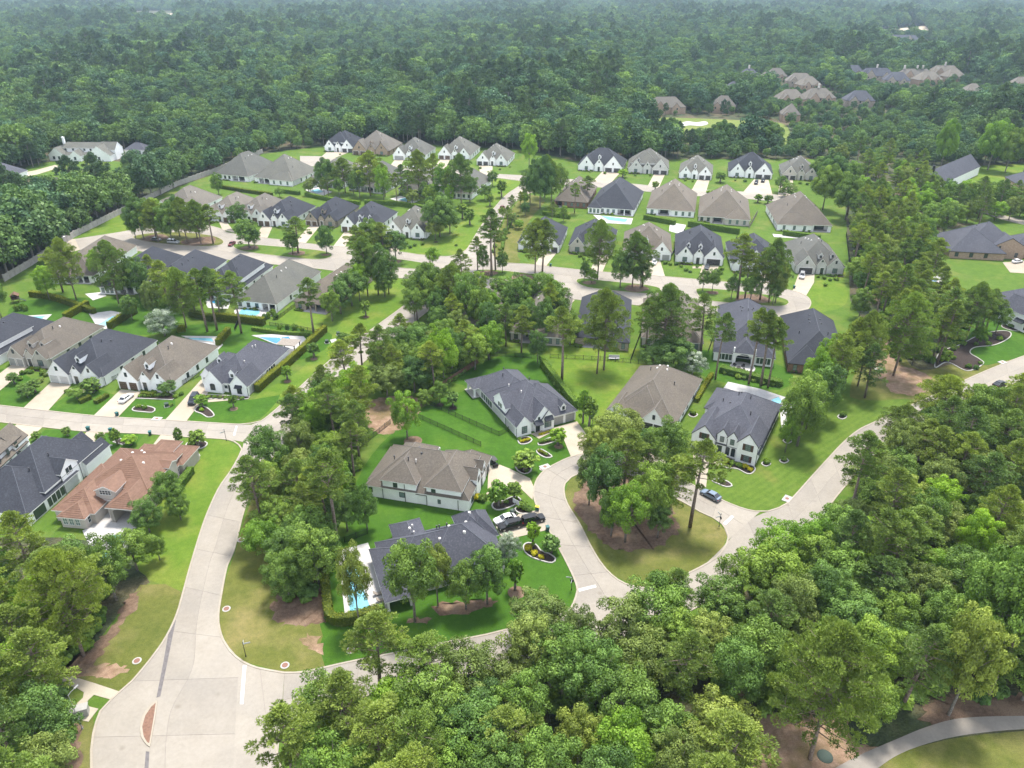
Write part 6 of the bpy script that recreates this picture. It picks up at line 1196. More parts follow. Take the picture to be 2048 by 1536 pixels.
while yv < 4200:
    sp = 7.2 + yv * .0016; hw = (yv * cos(_t) + 50) * 0.74 + 40
    n = int(2 * hw / sp)
    for i in range(n):
        x = -hw + (i + .5 + q.uniform(-.45, .45)) * sp; y = yv + q.uniform(-.45, .45) * sp
        px, py = proj(x, y, 0)
        if py > 1100 or any(inpoly(px, py, e) for e in EXCL): continue
        bad = False; low = 1.0
        for (fx, fy, fw) in FARB:
            if abs(x - fx) < fw * .62 + 2 and -40 < y - fy < 13: bad = q.random() < (.97 if y - fy > -9 else .35)
            if abs(x - fx) < fw * .75 + 3 and -300 < y - fy < 0: low = min(low, .36 + .42 * (-(y - fy) / 300))
            if bad: break
        if bad: continue
        nz = sin(x * .013 + 1.3) + sin(y * .011 + x * .006) + sin(x * .031 - y * .017)
        if py > 300 and px < 330 and q.random() < .12: continue
        if py < 250 and sin(x * .021 + 2) + sin(y * .017 + x * .004) > 1.75 and q.random() < .7: continue
        pts.append((x, y, 0)); s = (q.uniform(.62, 1.25) if q.random() < .9 else q.uniform(1.25, 1.5)) * (1 + .16 * nz) * (1 + min(yv, 2500) * .00010) * low; sc.append(s); rot.append(q.random() * 6.28)
        ki.append(int(q.choice([0, 1, 2, 3, 4, 5, 6, 7], p=[.20, .19, .13, .12, .12, .07, .04, .13])) if q.random() < .8 else (5 if nz > .9 else 0))
    yv += sp * .92
me = bpy.data.meshes.new('forest'); me.from_pydata(pts, [], [])
for nm, ar, ty in (('scl', sc, 'FLOAT'), ('rot', rot, 'FLOAT'), ('kind_index', ki, 'INT')):
    a = me.attributes.new(nm, ty, 'POINT'); a.data.foreach_set('value', ar)
def scatter_nodes(name, coll):
    ng = bpy.data.node_groups.new(name, 'GeometryNodeTree'); ng.interface.new_socket('Geometry', in_out='INPUT', socket_type='NodeSocketGeometry'); ng.interface.new_socket('Geometry', in_out='OUTPUT', socket_type='NodeSocketGeometry')
    gi = ng.nodes.new('NodeGroupInput'); go = ng.nodes.new('NodeGroupOutput'); ip = ng.nodes.new('GeometryNodeInstanceOnPoints'); ci = ng.nodes.new('GeometryNodeCollectionInfo')
    ci.inputs['Collection'].default_value = coll; ci.inputs['Separate Children'].default_value = True; ci.inputs['Reset Children'].default_value = True
    ip.inputs['Pick Instance'].default_value = True
    def attr(nm, ty): n = ng.nodes.new('GeometryNodeInputNamedAttribute'); n.data_type = ty; n.inputs[0].default_value = nm; return [o for o in n.outputs if o.enabled][0]
    cx = ng.nodes.new('ShaderNodeCombineXYZ'); ng.links.new(attr('rot', 'FLOAT'), cx.inputs[2]); e2 = ng.nodes.new('FunctionNodeEulerToRotation'); ng.links.new(cx.outputs[0], e2.inputs[0])
    ng.links.new(gi.outputs[0], ip.inputs['Points']); ng.links.new(ci.outputs[0], ip.inputs['Instance']); ng.links.new(attr('kind_index', 'INT'), ip.inputs['Instance Index']); ng.links.new(e2.outputs[0], ip.inputs['Rotation']); ng.links.new(attr('scl', 'FLOAT'), ip.inputs['Scale']); ng.links.new(ip.outputs[0], go.inputs[0])
    return ng
fo = mobj('forest', me); tag(fo, 'dense mixed forest stretching from the houses to the horizon', 'forest', kind='stuff')
md = fo.modifiers.new('scatter', 'NODES'); md.node_group = scatter_nodes('forest_scatter', fc)
# undergrowth of the near woods
uc = bpy.data.collections.new('undergrowth_shrubs')
for i in range(4):
    sm = shrub_mesh(500 + i, 700, .2); sm.materials.append(K[['lf_shrub', 'lf_dark', 'lf_oak', 'lf_shrub'][i]]); uc.objects.link(bpy.data.objects.new('undergrowth_%d' % i, sm))
up = []; us = []; ur = []; uk = []
for poly, n in (([(600, 1480), (905, 1392), (1340, 1280), (1600, 1120), (1790, 935), (2150, 815), (2200, 1400), (1850, 1395), (1700, 1455), (1500, 1430), (1490, 2000), (560, 2000)], 900), ([(-120, 1190), (170, 1165), (250, 1188), (150, 1315), (100, 1345), (145, 1420), (120, 1600), (-120, 1800)], 260), ([(545, 940), (690, 780), (880, 690), (985, 700), (900, 770), (740, 800), (712, 960), (655, 1110), (640, 1200), (570, 1225), (520, 1010)], 300), ([(1700, 440), (1880, 540), (1930, 660), (1900, 720), (1800, 745), (1712, 560)], 240)):
    pl = G(poly); xs = [p.x for p in pl]; ys = [p.y for p in pl]; k = 0
    while k < n:
        x = q.uniform(min(xs), max(xs)); y = q.uniform(min(ys), max(ys))
        if inpoly(x, y, pl) and not inpoly(x, y, GOLF): up.append((x, y, 0)); us.append(q.uniform(.9, 2.3)); ur.append(q.random() * 6.28); uk.append(int(q.integers(0, 4))); k += 1
me = bpy.data.meshes.new('undergrowth'); me.from_pydata(up, [], [])
for nm, ar, ty in (('scl', us, 'FLOAT'), ('rot', ur, 'FLOAT'), ('kind_index', uk, 'INT')):
    a = me.attributes.new(nm, ty, 'POINT'); a.data.foreach_set('value', ar)
uo = mobj('undergrowth', me); tag(uo, 'low green undergrowth beneath the near woods', 'undergrowth', kind='stuff'); md = uo.modifiers.new('scatter', 'NODES'); md.node_group = scatter_nodes('undergrowth_scatter', uc)
print('TREES', len(TREES), nw, 'FOREST', len(pts))
# ================================================================ VEHICLES
def paint(name, c, metal=.3):
    m, t, b, _ = mat(name); b.inputs['Base Color'].default_value = (*c, 1); b.inputs['Roughness'].default_value = .32; b.inputs['Metallic'].default_value = metal; b.inputs['Specular IOR Level'].default_value = .35
    b.inputs['Coat Weight'].default_value = .08; b.inputs['Coat Roughness'].default_value = .05; return m
CP = {'white': paint('white_car_paint', (.72, .72, .72), 0), 'black': paint('black_car_paint', (.008, .008, .010), 0), 'navy': paint('dark_car_paint', (.012, .015, .022), 0), 'silver': paint('silver_car_paint', (.42, .43, .44), .6), 'blue': paint('blue_grey_car_paint', (.16, .20, .25), .5), 'red': paint('dark_red_car_paint', (.12, .018, .015)), 'grey': paint('grey_car_paint', (.14, .14, .15), .5)}
K['tyre'] = M_plain('tyre_rubber', (.02, .02, .02), .9); K['rim'] = M_plain('wheel_rim', (.35, .35, .36), .35, .7); K['lampw'] = M_plain('headlight_glass', (.65, .66, .66), .15); K['lampr'] = M_plain('tail_light_glass', (.25, .015, .012), .25)
m, t, b, _ = mat('car_glass'); b.inputs['Base Color'].default_value = (.012, .015, .018, 1); b.inputs['Roughness'].default_value = .05; b.inputs['Specular IOR Level'].default_value = .9; K['cglass'] = m
def loft(m, rings, mi=0, caps=True, cm=None):
    n = len(rings[0]); vs = [p for r in rings for p in r]; fs = []
    for k in range(len(rings) - 1):
        for i in range(n): fs.append([k * n + i, (k + 1) * n + i, (k + 1) * n + (i + 1) % n, k * n + (i + 1) % n])
    if caps: fs += [list(range(n)), [(len(rings) - 1) * n + i for i in range(n)][::-1]]
    m.add(vs, fs, mi)
_cm = {}
def car_meshes(kind):
    if kind in _cm: return _cm[kind]
    if kind == 'sedan': L, W, H = 4.8, 1.86, 1.46; prof = [(-2.4, .62, .74), (-2.3, .88, .90), (-1.7, .93, .99), (-.9, .93, 1.0), (.4, .93, .98), (1.0, .93, .95), (1.9, .90, .84), (2.3, .82, .72), (2.4, .6, .62)]; cab = [(-1.95, 1.0), (-1.15, H), (.15, H), (1.05, .98)]
    elif kind == 'suv': L, W, H = 5.1, 2.0, 1.85; prof = [(-2.55, .8, 1.0), (-2.48, .97, 1.12), (-1.7, 1.0, 1.15), (-.5, 1.0, 1.15), (.6, 1.0, 1.14), (1.2, 1.0, 1.12), (2.1, .97, 1.05), (2.45, .9, .95), (2.55, .7, .8)]; cab = [(-2.45, 1.14), (-2.2, H), (.45, H), (1.3, 1.14)]
    elif kind == 'pickup': L, W, H = 5.6, 2.0, 1.85; prof = [(-2.8, .85, 1.0), (-2.7, .97, 1.1), (-1.0, 1.0, 1.12), (.6, 1.0, 1.14), (1.3, 1.0, 1.12), (2.2, .97, 1.05), (2.7, .9, .95), (2.8, .7, .8)]; cab = [(-.9, 1.12), (-.7, H), (.7, H), (1.45, 1.14)]
    sc = lambda x, w, z: [(x, -w * .86, .28), (x, -w, .5), (x, -w, z - .22), (x, -w * .9, z), (x, w * .9, z), (x, w, z - .22), (x, w, .5), (x, w * .86, .28)]
    b = MB(); loft(b, [sc(x, w, z) for x, w, z in prof]); body = b.mesh('body', CP['white'], False)
    w = W / 2; (x0, z0), (x1, z1), (x2, z2), (x3, z3) = cab
    g = MB(); g.add([(x0, -w * .84, z0 - .06), (x0, w * .84, z0 - .06), (x3, w * .84, z3 - .06), (x3, -w * .84, z3 - .06), (x1, -w * .68, z1 - .04), (x1, w * .68, z1 - .04), (x2, w * .68, z2 - .04), (x2, -w * .68, z2 - .04)], [(0, 4, 5, 1), (2, 6, 7, 3), (1, 5, 6, 2), (3, 7, 4, 0), (4, 7, 6, 5)])
    glass = g.mesh('window', K['cglass'])
    r = MB(); r.box(x1 - .08, x2 + .12, -w * .70, w * .70, z1 - .045, z1 + .02)
    for sx in (-1, 1):
        for (xa, za, xb, zb, ya, yb) in ((x1, z1, x0, z0, .69, .85), (x2, z2, x3, z3, .69, .85), ((x1 + x2) / 2, z1, (x1 + x2) / 2 + .05, z0, .7, .86)): r.tube([(xa, sx * w * ya, za - .02), (xb, sx * w * yb, zb - .05)], [.045, .05], 4)
    roof = r.mesh('roof', CP['white'])
    wh = MB(); n = 14; rr = .36 if kind == 'sedan' else .42
    wh.add([(rr * cos(2 * pi * i / n), y, rr * sin(2 * pi * i / n)) for y in (-.12, .12) for i in range(n)], [[i, (i + 1) % n, n + (i + 1) % n, n + i] for i in range(n)] + [list(range(n))[::-1], list(range(n, 2 * n))])
    wheel = wh.mesh('wheel', K['tyre']); q = MB(); q.add([(rr * .62 * cos(2 * pi * i / n), y, rr * .62 * sin(2 * pi * i / n)) for y in (-.13, .13) for i in range(n)], [[i, (i + 1) % n, n + (i + 1) % n, n + i] for i in range(n)] + [list(range(n))[::-1], list(range(n, 2 * n))]); rim = q.mesh('rim', K['rim'])
    hl = MB(); hl.box(-.06, .06, -.22, .22, -.08, .08); lw = hl.mesh('headlight', K['lampw']); lr = hl.mesh('tail_light', K['lampr'])
    _cm[kind] = (body, glass, roof, wheel, rim, lw, lr, L, W, prof, rr); return _cm[kind]
def car(rear, front, kind, col, label, name='parked_car'):
    a, b = P(*rear), P(*front); c = (a + b) / 2; an = atan2(b.y - a.y, b.x - a.x)
    body, glass, roof, wheel, rim, lw, lr, L, W, prof, rr = car_meshes(kind)
    e = tag(empty(name, (c.x, c.y, .075), an), label, {'sedan': 'car', 'suv': 'suv', 'pickup': 'pickup truck'}[kind], 'cars of the neighbourhood')
    for nm, me in (('body', body), ('roof', roof)): o = mobj(nm, me, e); set_mat(o, CP[col])
    mobj('window', glass, e)
    for sx in (-.31, .31):
        for sy in (-1, 1): w = mobj('wheel', wheel, e, (L * sx, sy * (W / 2 - .13), rr)); mobj('rim', rim, w)
    for sy in (-1, 1):
        mobj('headlight', lw, e, (prof[-2][0] - .02, sy * W * .34, prof[-2][2] - .16)); mobj('tail_light', lr, e, (prof[1][0] - .02, sy * W * .36, prof[1][2] - .18))
car((1437, 1003), (1404, 986), 'sedan', 'blue', 'blue grey sedan parked on the loop street beside the striped lawn')
car((1030, 1037), (990, 1048), 'sedan', 'white', 'white sedan parked above a black car in the slate roofed house driveway'); car((1040, 1051), (1000, 1061), 'suv', 'black', 'black car parked directly below the white sedan'); car((1042, 1050), (1090, 1038), 'suv', 'black', 'large black car parked nearest the loop street kerb')
car((243, 808), (264, 792), 'sedan', 'white', 'white sedan with blue windscreen on the left street driveway'); car((394, 793), (382, 814), 'suv', 'navy', 'dark blue truck like car on the driveway by the corner house')
car((470, 486), (458, 495), 'sedan', 'red', 'dark red car rounding the left boulevard median', 'car'); car((304, 480), (322, 483), 'sedan', 'grey', 'dark car parked below the wooded turning circle'); car((336, 486), (359, 488), 'suv', 'silver', 'silver car parked right of the dark one at the turning circle')
car((998, 425), (1010, 414), 'pickup', 'red', 'dark red pickup driving up the curved road', 'pickup_truck'); car((1605, 547), (1602, 563), 'suv', 'silver', 'silver car on the driveway at the cul de sac end'); car((1311, 522), (1306, 533), 'sedan', 'white', 'white car before the grey garage doors of the brown roofed house')
car((1514, 363), (1510, 373), 'suv', 'navy', 'dark car left of two before the slate roofed house'); car((1527, 360), (1524, 368), 'suv', 'black', 'black car right of two before the slate roofed house'); car((1569, 358), (1583, 358), 'sedan', 'white', 'white car before the cream house'); car((1576, 367), (1573, 375), 'sedan', 'grey', 'grey car behind the white one at the cream house')
car((814, 337), (828, 335), 'sedan', 'white', 'white car on the upper left street'); car((2025, 527), (2043, 524), 'sedan', 'white', 'white car beside the tan brick house at the right edge'); car((1416, 531), (1411, 543), 'sedan', 'navy', 'dark car before the wide charcoal garage door'); car((112, 481), (130, 478), 'suv', 'white', 'white car between the pines at the left street end')
car((1286, 885), (1296, 902), 'suv', 'navy', 'dark car under the trees on the pale vent house driveway'); car((1992, 774), (2006, 769), 'sedan', 'black', 'black car on the right hand road near the photo edge', 'car')
# golf cart
c = P(988, 931); g = tag(empty('golf_cart', (c.x, c.y, .075), radians(-62)), 'black golf cart parked at the brown roofed white house', 'golf cart')
m = MB(); m.box(-1.2, 1.2, -.58, .58, .3, .62); m.box(.7, 1.2, -.55, .55, .62, .95); m.box(-1.2, -.75, -.55, .55, .62, .85); m.build('body', CP['black'], g)
m = MB(); m.box(-.5, .1, -.5, .5, .62, .85); m.box(-.55, -.4, -.5, .5, .85, 1.25); m.build('seat', K['trimdark'], g); m = MB(); m.box(-1.1, .95, -.6, .6, 1.85, 1.93); m.build('roof', K['trimdark'], g)
for x, y in ((-1.0, -.5), (-1.0, .5), (.8, -.5), (.8, .5)): m = MB(); m.cyl(x, y, .6, 1.86, .03, .03, 6); m.build('post', K['metal_black'], g)
wm_ = car_meshes('sedan')
for x in (-.8, .8):
    for y in (-.5, .5): mobj('wheel', wm_[3], g, (x, y, .25), None, (.68, .7, .68))

# ================================================================ FENCES, WALLS AND HEDGES
def along(px, spacing):
    pts = [P(*q) for q in px]; out = []
    for a, b in zip(pts, pts[1:]):
        n = max(1, int(round((b - a).length / spacing)))
        for i in range(n): out.append((a.lerp(b, i / n), a.lerp(b, (i + 1) / n)))
    return out
_fc = {}
def fence(px, label, kind='black', h=1.4, spacing=2.4):
    segs = along(px, spacing); o = tag(empty('fence', segs[0][0]), label, 'fence', 'garden fences'); base = segs[0][0]
    mm = {'black': K['metal_black'], 'wood': K['wood'], 'grey': K['greywood']}[kind]
    for i, (a, b) in enumerate(segs + [(segs[-1][1], None)]):
        k = ('post', kind, h)
        if k not in _fc: m = MB(); r = .05 if kind == 'black' else .07; m.box(-r, r, -r, r, 0, h + .1); m.box(-r - .02, r + .02, -r - .02, r + .02, h + .1, h + .14); _fc[k] = m.mesh('post', mm)
        mobj('post', _fc[k], o, a - base)
        if b is None: break
        L = (b - a).length; k = ('pan', kind, h, round(L, 1))
        if k not in _fc:
            m = MB(); L2 = round(L, 1)
            if kind == 'black':
                m.box(.03, L2 - .03, -.02, .02, .15, .2); m.box(.03, L2 - .03, -.02, .02, h - .12, h - .07); n = int(L2 / .11)
                for j in range(n): x = .06 + j * (L2 - .1) / n; m.box(x, x + .02, -.012, .012, .05, h)
            else:
                m.box(0, L2, .02, .06, .3, .4); m.box(0, L2, .02, .06, h - .4, h - .3); n = int(L2 / .15)
                for j in range(n): x = j * L2 / n; m.box(x + .004, x + L2 / n - .004, -.015, .02, .04, h - .02 * (j % 3))
            _fc[k] = m.mesh('panel', mm)
        p = mobj('panel', _fc[k], o, a - base); p.rotation_euler = (0, 0, atan2(b.y - a.y, b.x - a.x))
fence([(818, 828), (890, 860), (962, 893)], 'black picket fence along the lower side of the grass strip'); fence([(857, 809), (925, 840), (998, 872), (1017, 863)], 'black picket fence along the upper side of the grass strip'); fence([(716, 900), (748, 874), (781, 848)], 'black picket fence at the edge of the central wood')
fence([(859, 800), (868, 787), (897, 767), (940, 738), (976, 712)], 'brown board fence between wood and central garden', 'wood', 1.8); fence([(976, 712), (1030, 714), (1078, 718)], 'black fence behind the central house garden'); fence([(1078, 718), (1110, 760), (1160, 820)], 'black fence with dark shrubs right of the central house'); fence([(1100, 716), (1200, 721), (1292, 729)], 'black fence crossing the bench lawn'); fence([(1184, 850), (1222, 852)], 'black fence between driveway and pale vent house')
fence([(1261, 724), (1283, 664)], 'black fence line up to the slate roofed stone house'); fence([(1416, 706), (1436, 650)], 'black fence line left of the arched porch house'); fence([(1345, 862), (1372, 812), (1400, 762)], 'black fence between pale vent house and shuttered house'); fence([(540, 652), (590, 658), (642, 667)], 'black fence across the gardens left of the young trees'); fence([(555, 640), (590, 614)], 'black fence beside the columned porch garden')
fence([(1343, 514), (1369, 462)], 'dark fence left of the dormered dark roof house'); fence([(1456, 526), (1474, 474)], 'dark fence right of the dormered dark roof house'); fence([(1699, 530), (1692, 470)], 'dark fence beside the cul de sac house'); fence([(1498, 457), (1514, 428)], 'tan board fence beside the cream porch house', 'grey', 1.8); fence([(346, 780), (400, 752)], 'dark fence between two left street houses'); fence([(205, 770), (238, 757)], 'dark fence beside the white garage door house'); fence([(640, 665), (646, 655)], 'short black fence at the hedge end'); fence([(480, 640), (470, 662)], 'black fence between two left gardens')
fence([(655, 1105), (656, 1160), (664, 1222)], 'dark fence inside the hedge of the pool garden'); fence([(690, 1085), (735, 1068)], 'black fence behind the pool deck'); fence([(383, 925), (350, 970), (320, 1000)], 'black fence beside the terracotta villa'); fence([(300, 650), (372, 655)], 'dark fence behind the flowering tree')
# precast boundary wall
segs = along([(10, 563), (62, 532), (150, 474), (284, 407), (355, 372), (427, 347), (526, 306)], 3.4); base = segs[0][0]; wl = tag(empty('boundary_wall', base), 'long pale precast concrete wall along the left wood', 'wall')
pm = MB(); pm.box(0, 3.0, -.08, .08, 0, 2.5); [pm.box(0, 3.0, -.1, .1, z, z + .58) for z in (.05, .68, 1.31, 1.94)]; pm.box(-.02, 3.02, -.14, .14, 2.5, 2.62); pme = pm.mesh('panel', K['wallpanel']); qm = MB(); qm.box(-.2, .2, -.2, .2, 0, 2.75); qm.box(-.26, .26, -.26, .26, 2.75, 2.87); qme = qm.mesh('post', K['wallpanel'])
for a, b in segs:
    an = atan2(b.y - a.y, b.x - a.x); L = (b - a).length; p = mobj('panel', pme, wl, a - base, an, (L / 3.0, 1, 1)); mobj('post', qme, wl, a - base, an)
def hedge(px, w, h, leaf, label, dens=26):
    pts = smooth(G(px), False, 1.0); rng = np.random.default_rng(int(px[0][0] * 3 + px[0][1])); base = pts[0].copy()
    V = []
    m = MB(); sweep_bm(m, [p - base for p in pts], w * .8, 0, h * .92); 
    L = sum((b - a).length for a, b in zip(pts, pts[1:])); n = int(L * (2 * h + w) * dens); cum = [0]
    for a, b in zip(pts, pts[1:]): cum.append(cum[-1] + (b - a).length)
    s = rng.random(n) * L; ii = np.clip(np.searchsorted(cum, s) - 1, 0, len(pts) - 2); P0 = np.array([tuple(p - base) for p in pts]); cum = np.array(cum)
    tt = (s - cum[ii]) / np.maximum(cum[ii + 1] - cum[ii], 1e-5); c = P0[ii] * (1 - tt[:, None]) + P0[ii + 1] * tt[:, None]; d = P0[ii + 1] - P0[ii]; d /= np.linalg.norm(d, axis=1)[:, None]; nn = np.stack([-d[:, 1], d[:, 0], 0 * s], 1)
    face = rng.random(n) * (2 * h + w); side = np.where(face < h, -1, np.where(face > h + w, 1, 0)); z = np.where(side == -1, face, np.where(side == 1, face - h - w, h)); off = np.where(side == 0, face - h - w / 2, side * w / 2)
    p = c + nn * (off + rng.normal(size=n) * .06)[:, None]; p[:, 2] = np.clip(z + rng.normal(size=n) * .07, .05, None)
    nr = nn * side[:, None] + 0.5 * rng.normal(size=(n, 3)); nr[side == 0, 2] += 1; nr /= np.linalg.norm(nr, axis=1)[:, None]; a = np.cross(nr, rng.normal(size=(n, 3))); a /= np.linalg.norm(a, axis=1)[:, None]; b = np.cross(nr, a); sz = (.13 * (.6 + .8 * rng.random(n)))[:, None]
    v = np.stack([p - a * sz, p - b * sz * .7, p + a * sz, p + b * sz * .7], 1).reshape(-1, 3); nv = len(v)
    me = bpy.data.meshes.new('hedge'); me.from_pydata([tuple(q) for q in v] + list(m.v), [], [list(range(4 * i, 4 * i + 4)) for i in range(n)] + [[j + nv for j in f] for f in m.f])
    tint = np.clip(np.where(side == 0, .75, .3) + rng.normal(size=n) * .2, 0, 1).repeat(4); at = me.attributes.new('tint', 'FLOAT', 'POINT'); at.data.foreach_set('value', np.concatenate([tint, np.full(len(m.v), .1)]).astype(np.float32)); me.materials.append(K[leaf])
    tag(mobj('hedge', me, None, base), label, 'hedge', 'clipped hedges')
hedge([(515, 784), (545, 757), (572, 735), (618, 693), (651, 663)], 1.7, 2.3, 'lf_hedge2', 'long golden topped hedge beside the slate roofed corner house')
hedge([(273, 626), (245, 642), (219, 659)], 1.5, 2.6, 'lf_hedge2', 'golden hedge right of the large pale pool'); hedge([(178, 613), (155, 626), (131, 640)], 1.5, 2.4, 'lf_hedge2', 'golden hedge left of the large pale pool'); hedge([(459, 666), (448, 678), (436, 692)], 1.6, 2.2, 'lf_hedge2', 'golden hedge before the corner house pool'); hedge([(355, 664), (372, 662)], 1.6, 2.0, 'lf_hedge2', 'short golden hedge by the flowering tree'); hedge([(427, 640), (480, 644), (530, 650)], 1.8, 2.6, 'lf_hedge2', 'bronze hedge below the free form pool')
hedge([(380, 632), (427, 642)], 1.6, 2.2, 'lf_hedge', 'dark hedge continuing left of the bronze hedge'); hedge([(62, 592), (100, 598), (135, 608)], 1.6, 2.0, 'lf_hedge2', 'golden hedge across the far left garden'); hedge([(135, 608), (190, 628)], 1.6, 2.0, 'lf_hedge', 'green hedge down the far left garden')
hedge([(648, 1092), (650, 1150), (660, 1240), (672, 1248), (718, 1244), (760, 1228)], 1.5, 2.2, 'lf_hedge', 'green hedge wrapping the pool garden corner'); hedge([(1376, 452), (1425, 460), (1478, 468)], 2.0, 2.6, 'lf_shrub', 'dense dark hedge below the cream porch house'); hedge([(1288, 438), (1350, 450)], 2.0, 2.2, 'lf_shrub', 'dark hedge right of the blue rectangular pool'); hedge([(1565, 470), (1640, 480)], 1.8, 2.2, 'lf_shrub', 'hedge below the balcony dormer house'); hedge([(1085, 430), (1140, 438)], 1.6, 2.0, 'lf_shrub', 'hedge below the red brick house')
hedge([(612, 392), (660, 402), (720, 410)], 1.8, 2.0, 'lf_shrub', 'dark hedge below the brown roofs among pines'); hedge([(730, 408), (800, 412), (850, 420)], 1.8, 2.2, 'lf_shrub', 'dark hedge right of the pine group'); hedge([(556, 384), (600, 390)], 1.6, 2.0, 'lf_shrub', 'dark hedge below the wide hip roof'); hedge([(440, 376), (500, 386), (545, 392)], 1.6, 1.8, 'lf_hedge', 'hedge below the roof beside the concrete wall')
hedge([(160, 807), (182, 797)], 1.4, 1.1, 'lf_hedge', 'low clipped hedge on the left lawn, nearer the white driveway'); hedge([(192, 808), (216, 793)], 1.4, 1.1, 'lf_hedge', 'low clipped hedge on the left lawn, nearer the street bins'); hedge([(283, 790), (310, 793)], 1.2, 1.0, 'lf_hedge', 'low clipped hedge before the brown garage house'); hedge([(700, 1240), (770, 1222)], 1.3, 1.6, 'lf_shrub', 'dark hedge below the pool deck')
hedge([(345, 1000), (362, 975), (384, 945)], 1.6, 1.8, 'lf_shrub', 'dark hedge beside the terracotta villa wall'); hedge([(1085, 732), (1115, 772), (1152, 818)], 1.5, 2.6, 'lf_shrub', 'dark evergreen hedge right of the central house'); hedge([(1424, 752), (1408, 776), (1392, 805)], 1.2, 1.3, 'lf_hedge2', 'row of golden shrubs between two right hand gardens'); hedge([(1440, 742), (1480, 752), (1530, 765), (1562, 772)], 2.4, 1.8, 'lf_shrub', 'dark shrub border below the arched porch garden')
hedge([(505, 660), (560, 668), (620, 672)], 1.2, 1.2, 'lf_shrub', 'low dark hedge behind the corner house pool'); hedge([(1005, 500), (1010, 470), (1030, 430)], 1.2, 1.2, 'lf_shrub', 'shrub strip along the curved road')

# ================================================================ POOLS AND DECKS
def pool(deck, water, label, wm='water', sm=False, dm='paving'):
    pts = G(deck); c = sum(pts, Vector()) / len(pts); o = tag(empty('swimming_pool', c), label, 'swimming pool', 'garden pools')
    m = MB(); m.prism([(p.x - c.x, p.y - c.y) for p in pts], 0, .10 + zoff() * .3); fixn(m.build('deck', K[dm], o))
    for w in water:
        wp = G(w); wp = smooth(wp, True, .6) if sm else wp; mm = MB(); mm.prism([(p.x - c.x, p.y - c.y) for p in wp], .05, .17); fixn(mm.build('water', K[wm], o)); k = MB(); sweep_bm(k, [p - c for p in wp], .4, .05, .22, True); fixn(k.build('coping', K['edging'], o))
pool([(676, 1102), (736, 1086), (756, 1140), (780, 1215), (690, 1232)], [[(690, 1134), (712, 1128), (743, 1217), (698, 1226)], [(688, 1112), (702, 1108), (706, 1121), (690, 1125)]], 'blue pool on a white deck behind the green hedge')
pool([(1443, 782), (1456, 764), (1520, 778), (1592, 802), (1584, 850), (1562, 856), (1560, 815), (1500, 790)], [[(1541, 800), (1557, 794), (1567, 806), (1547, 812)]], 'small turquoise pool behind the shuttered house')
pool([(503, 671), (560, 668), (606, 672), (622, 690), (592, 722), (574, 714), (566, 692)], [[(516, 675), (560, 676), (573, 690), (549, 688)], [(562, 676), (578, 674), (584, 681), (566, 683)]], 'narrow blue pool beside the grey pergola', 'water_deep')
pool([(362, 672), (434, 673), (446, 690), (432, 704), (416, 690)], [[(370, 676), (424, 677), (428, 685), (388, 681)]], 'pool strip behind the brown roofed left street house'); pool([(178, 628), (222, 622), (262, 629), (221, 659), (196, 657)], [[(196, 650), (226, 632), (252, 634), (216, 653)]], 'large pale blue pool between golden hedges'); pool([(48, 632), (104, 629), (76, 655), (66, 652)], [[(62, 634), (92, 633), (76, 644)]], 'small pool at the far left garden')
pool([(1186, 430), (1266, 437), (1262, 449), (1204, 446)], [[(1202, 432), (1256, 439), (1251, 445), (1216, 441)]], 'blue rectangular pool behind the covered patio'); pool([(165, 1062), (210, 1040), (262, 1062), (262, 1095), (220, 1108), (180, 1095)], [[(214, 1076), (228, 1070), (248, 1072), (252, 1084), (238, 1094), (218, 1092)], [(196, 1108), (214, 1102), (222, 1116), (202, 1122)]], 'round pool behind the terracotta villa', sm=True)
pool([(468, 622), (498, 602), (548, 614), (552, 630), (500, 644), (474, 638)], [[(478, 624), (496, 614), (516, 618), (520, 628), (500, 636), (482, 634)]], 'free form green pool before the columned porch', sm=True); pool([(410, 604), (424, 594), (462, 602), (456, 618), (416, 616)], [[(418, 606), (430, 600), (454, 605), (448, 612)]], 'dark pool with white rim under the pines', 'water_deep'); pool([(610, 380), (634, 374), (664, 384), (640, 394)], [[(620, 382), (636, 378), (648, 384), (634, 388)]], 'small pool on a pale patio among brown roofs'); pool([(780, 398), (800, 392), (840, 400), (820, 410)], [[(796, 400), (810, 396), (828, 401), (814, 405)]], 'pool on a pale patio behind the dark pines')
pool([(1836, 480), (1880, 468), (1888, 490), (1850, 510), (1838, 505)], [[(1841, 486), (1856, 481), (1858, 500), (1843, 504)]], 'blue pool left of the tan brick house'); pool([(1840, 562), (1885, 545), (1890, 560), (1850, 580)], [[(1846, 566), (1872, 556), (1874, 564), (1852, 573)]], 'turquoise pool hidden in the right hand trees'); pool([(1262, 452), (1268, 440), (1300, 445), (1296, 456)], [[(1270, 449), (1275, 444), (1290, 446), (1287, 451)]], 'tiny spa beside the blue rectangular pool') if False else None
for q, lb in (([(925, 690), (975, 680), (976, 696), (950, 700)], 0), ([(170, 588), (205, 584), (213, 592), (186, 601)], 0), ([(1340, 445), (1372, 450), (1366, 470), (1338, 462)], 0), ([(1545, 468), (1640, 476), (1640, 480), (1548, 474)], 0)): slabpath('patio', q, 'paving' if lb == 0 else 'greypave')
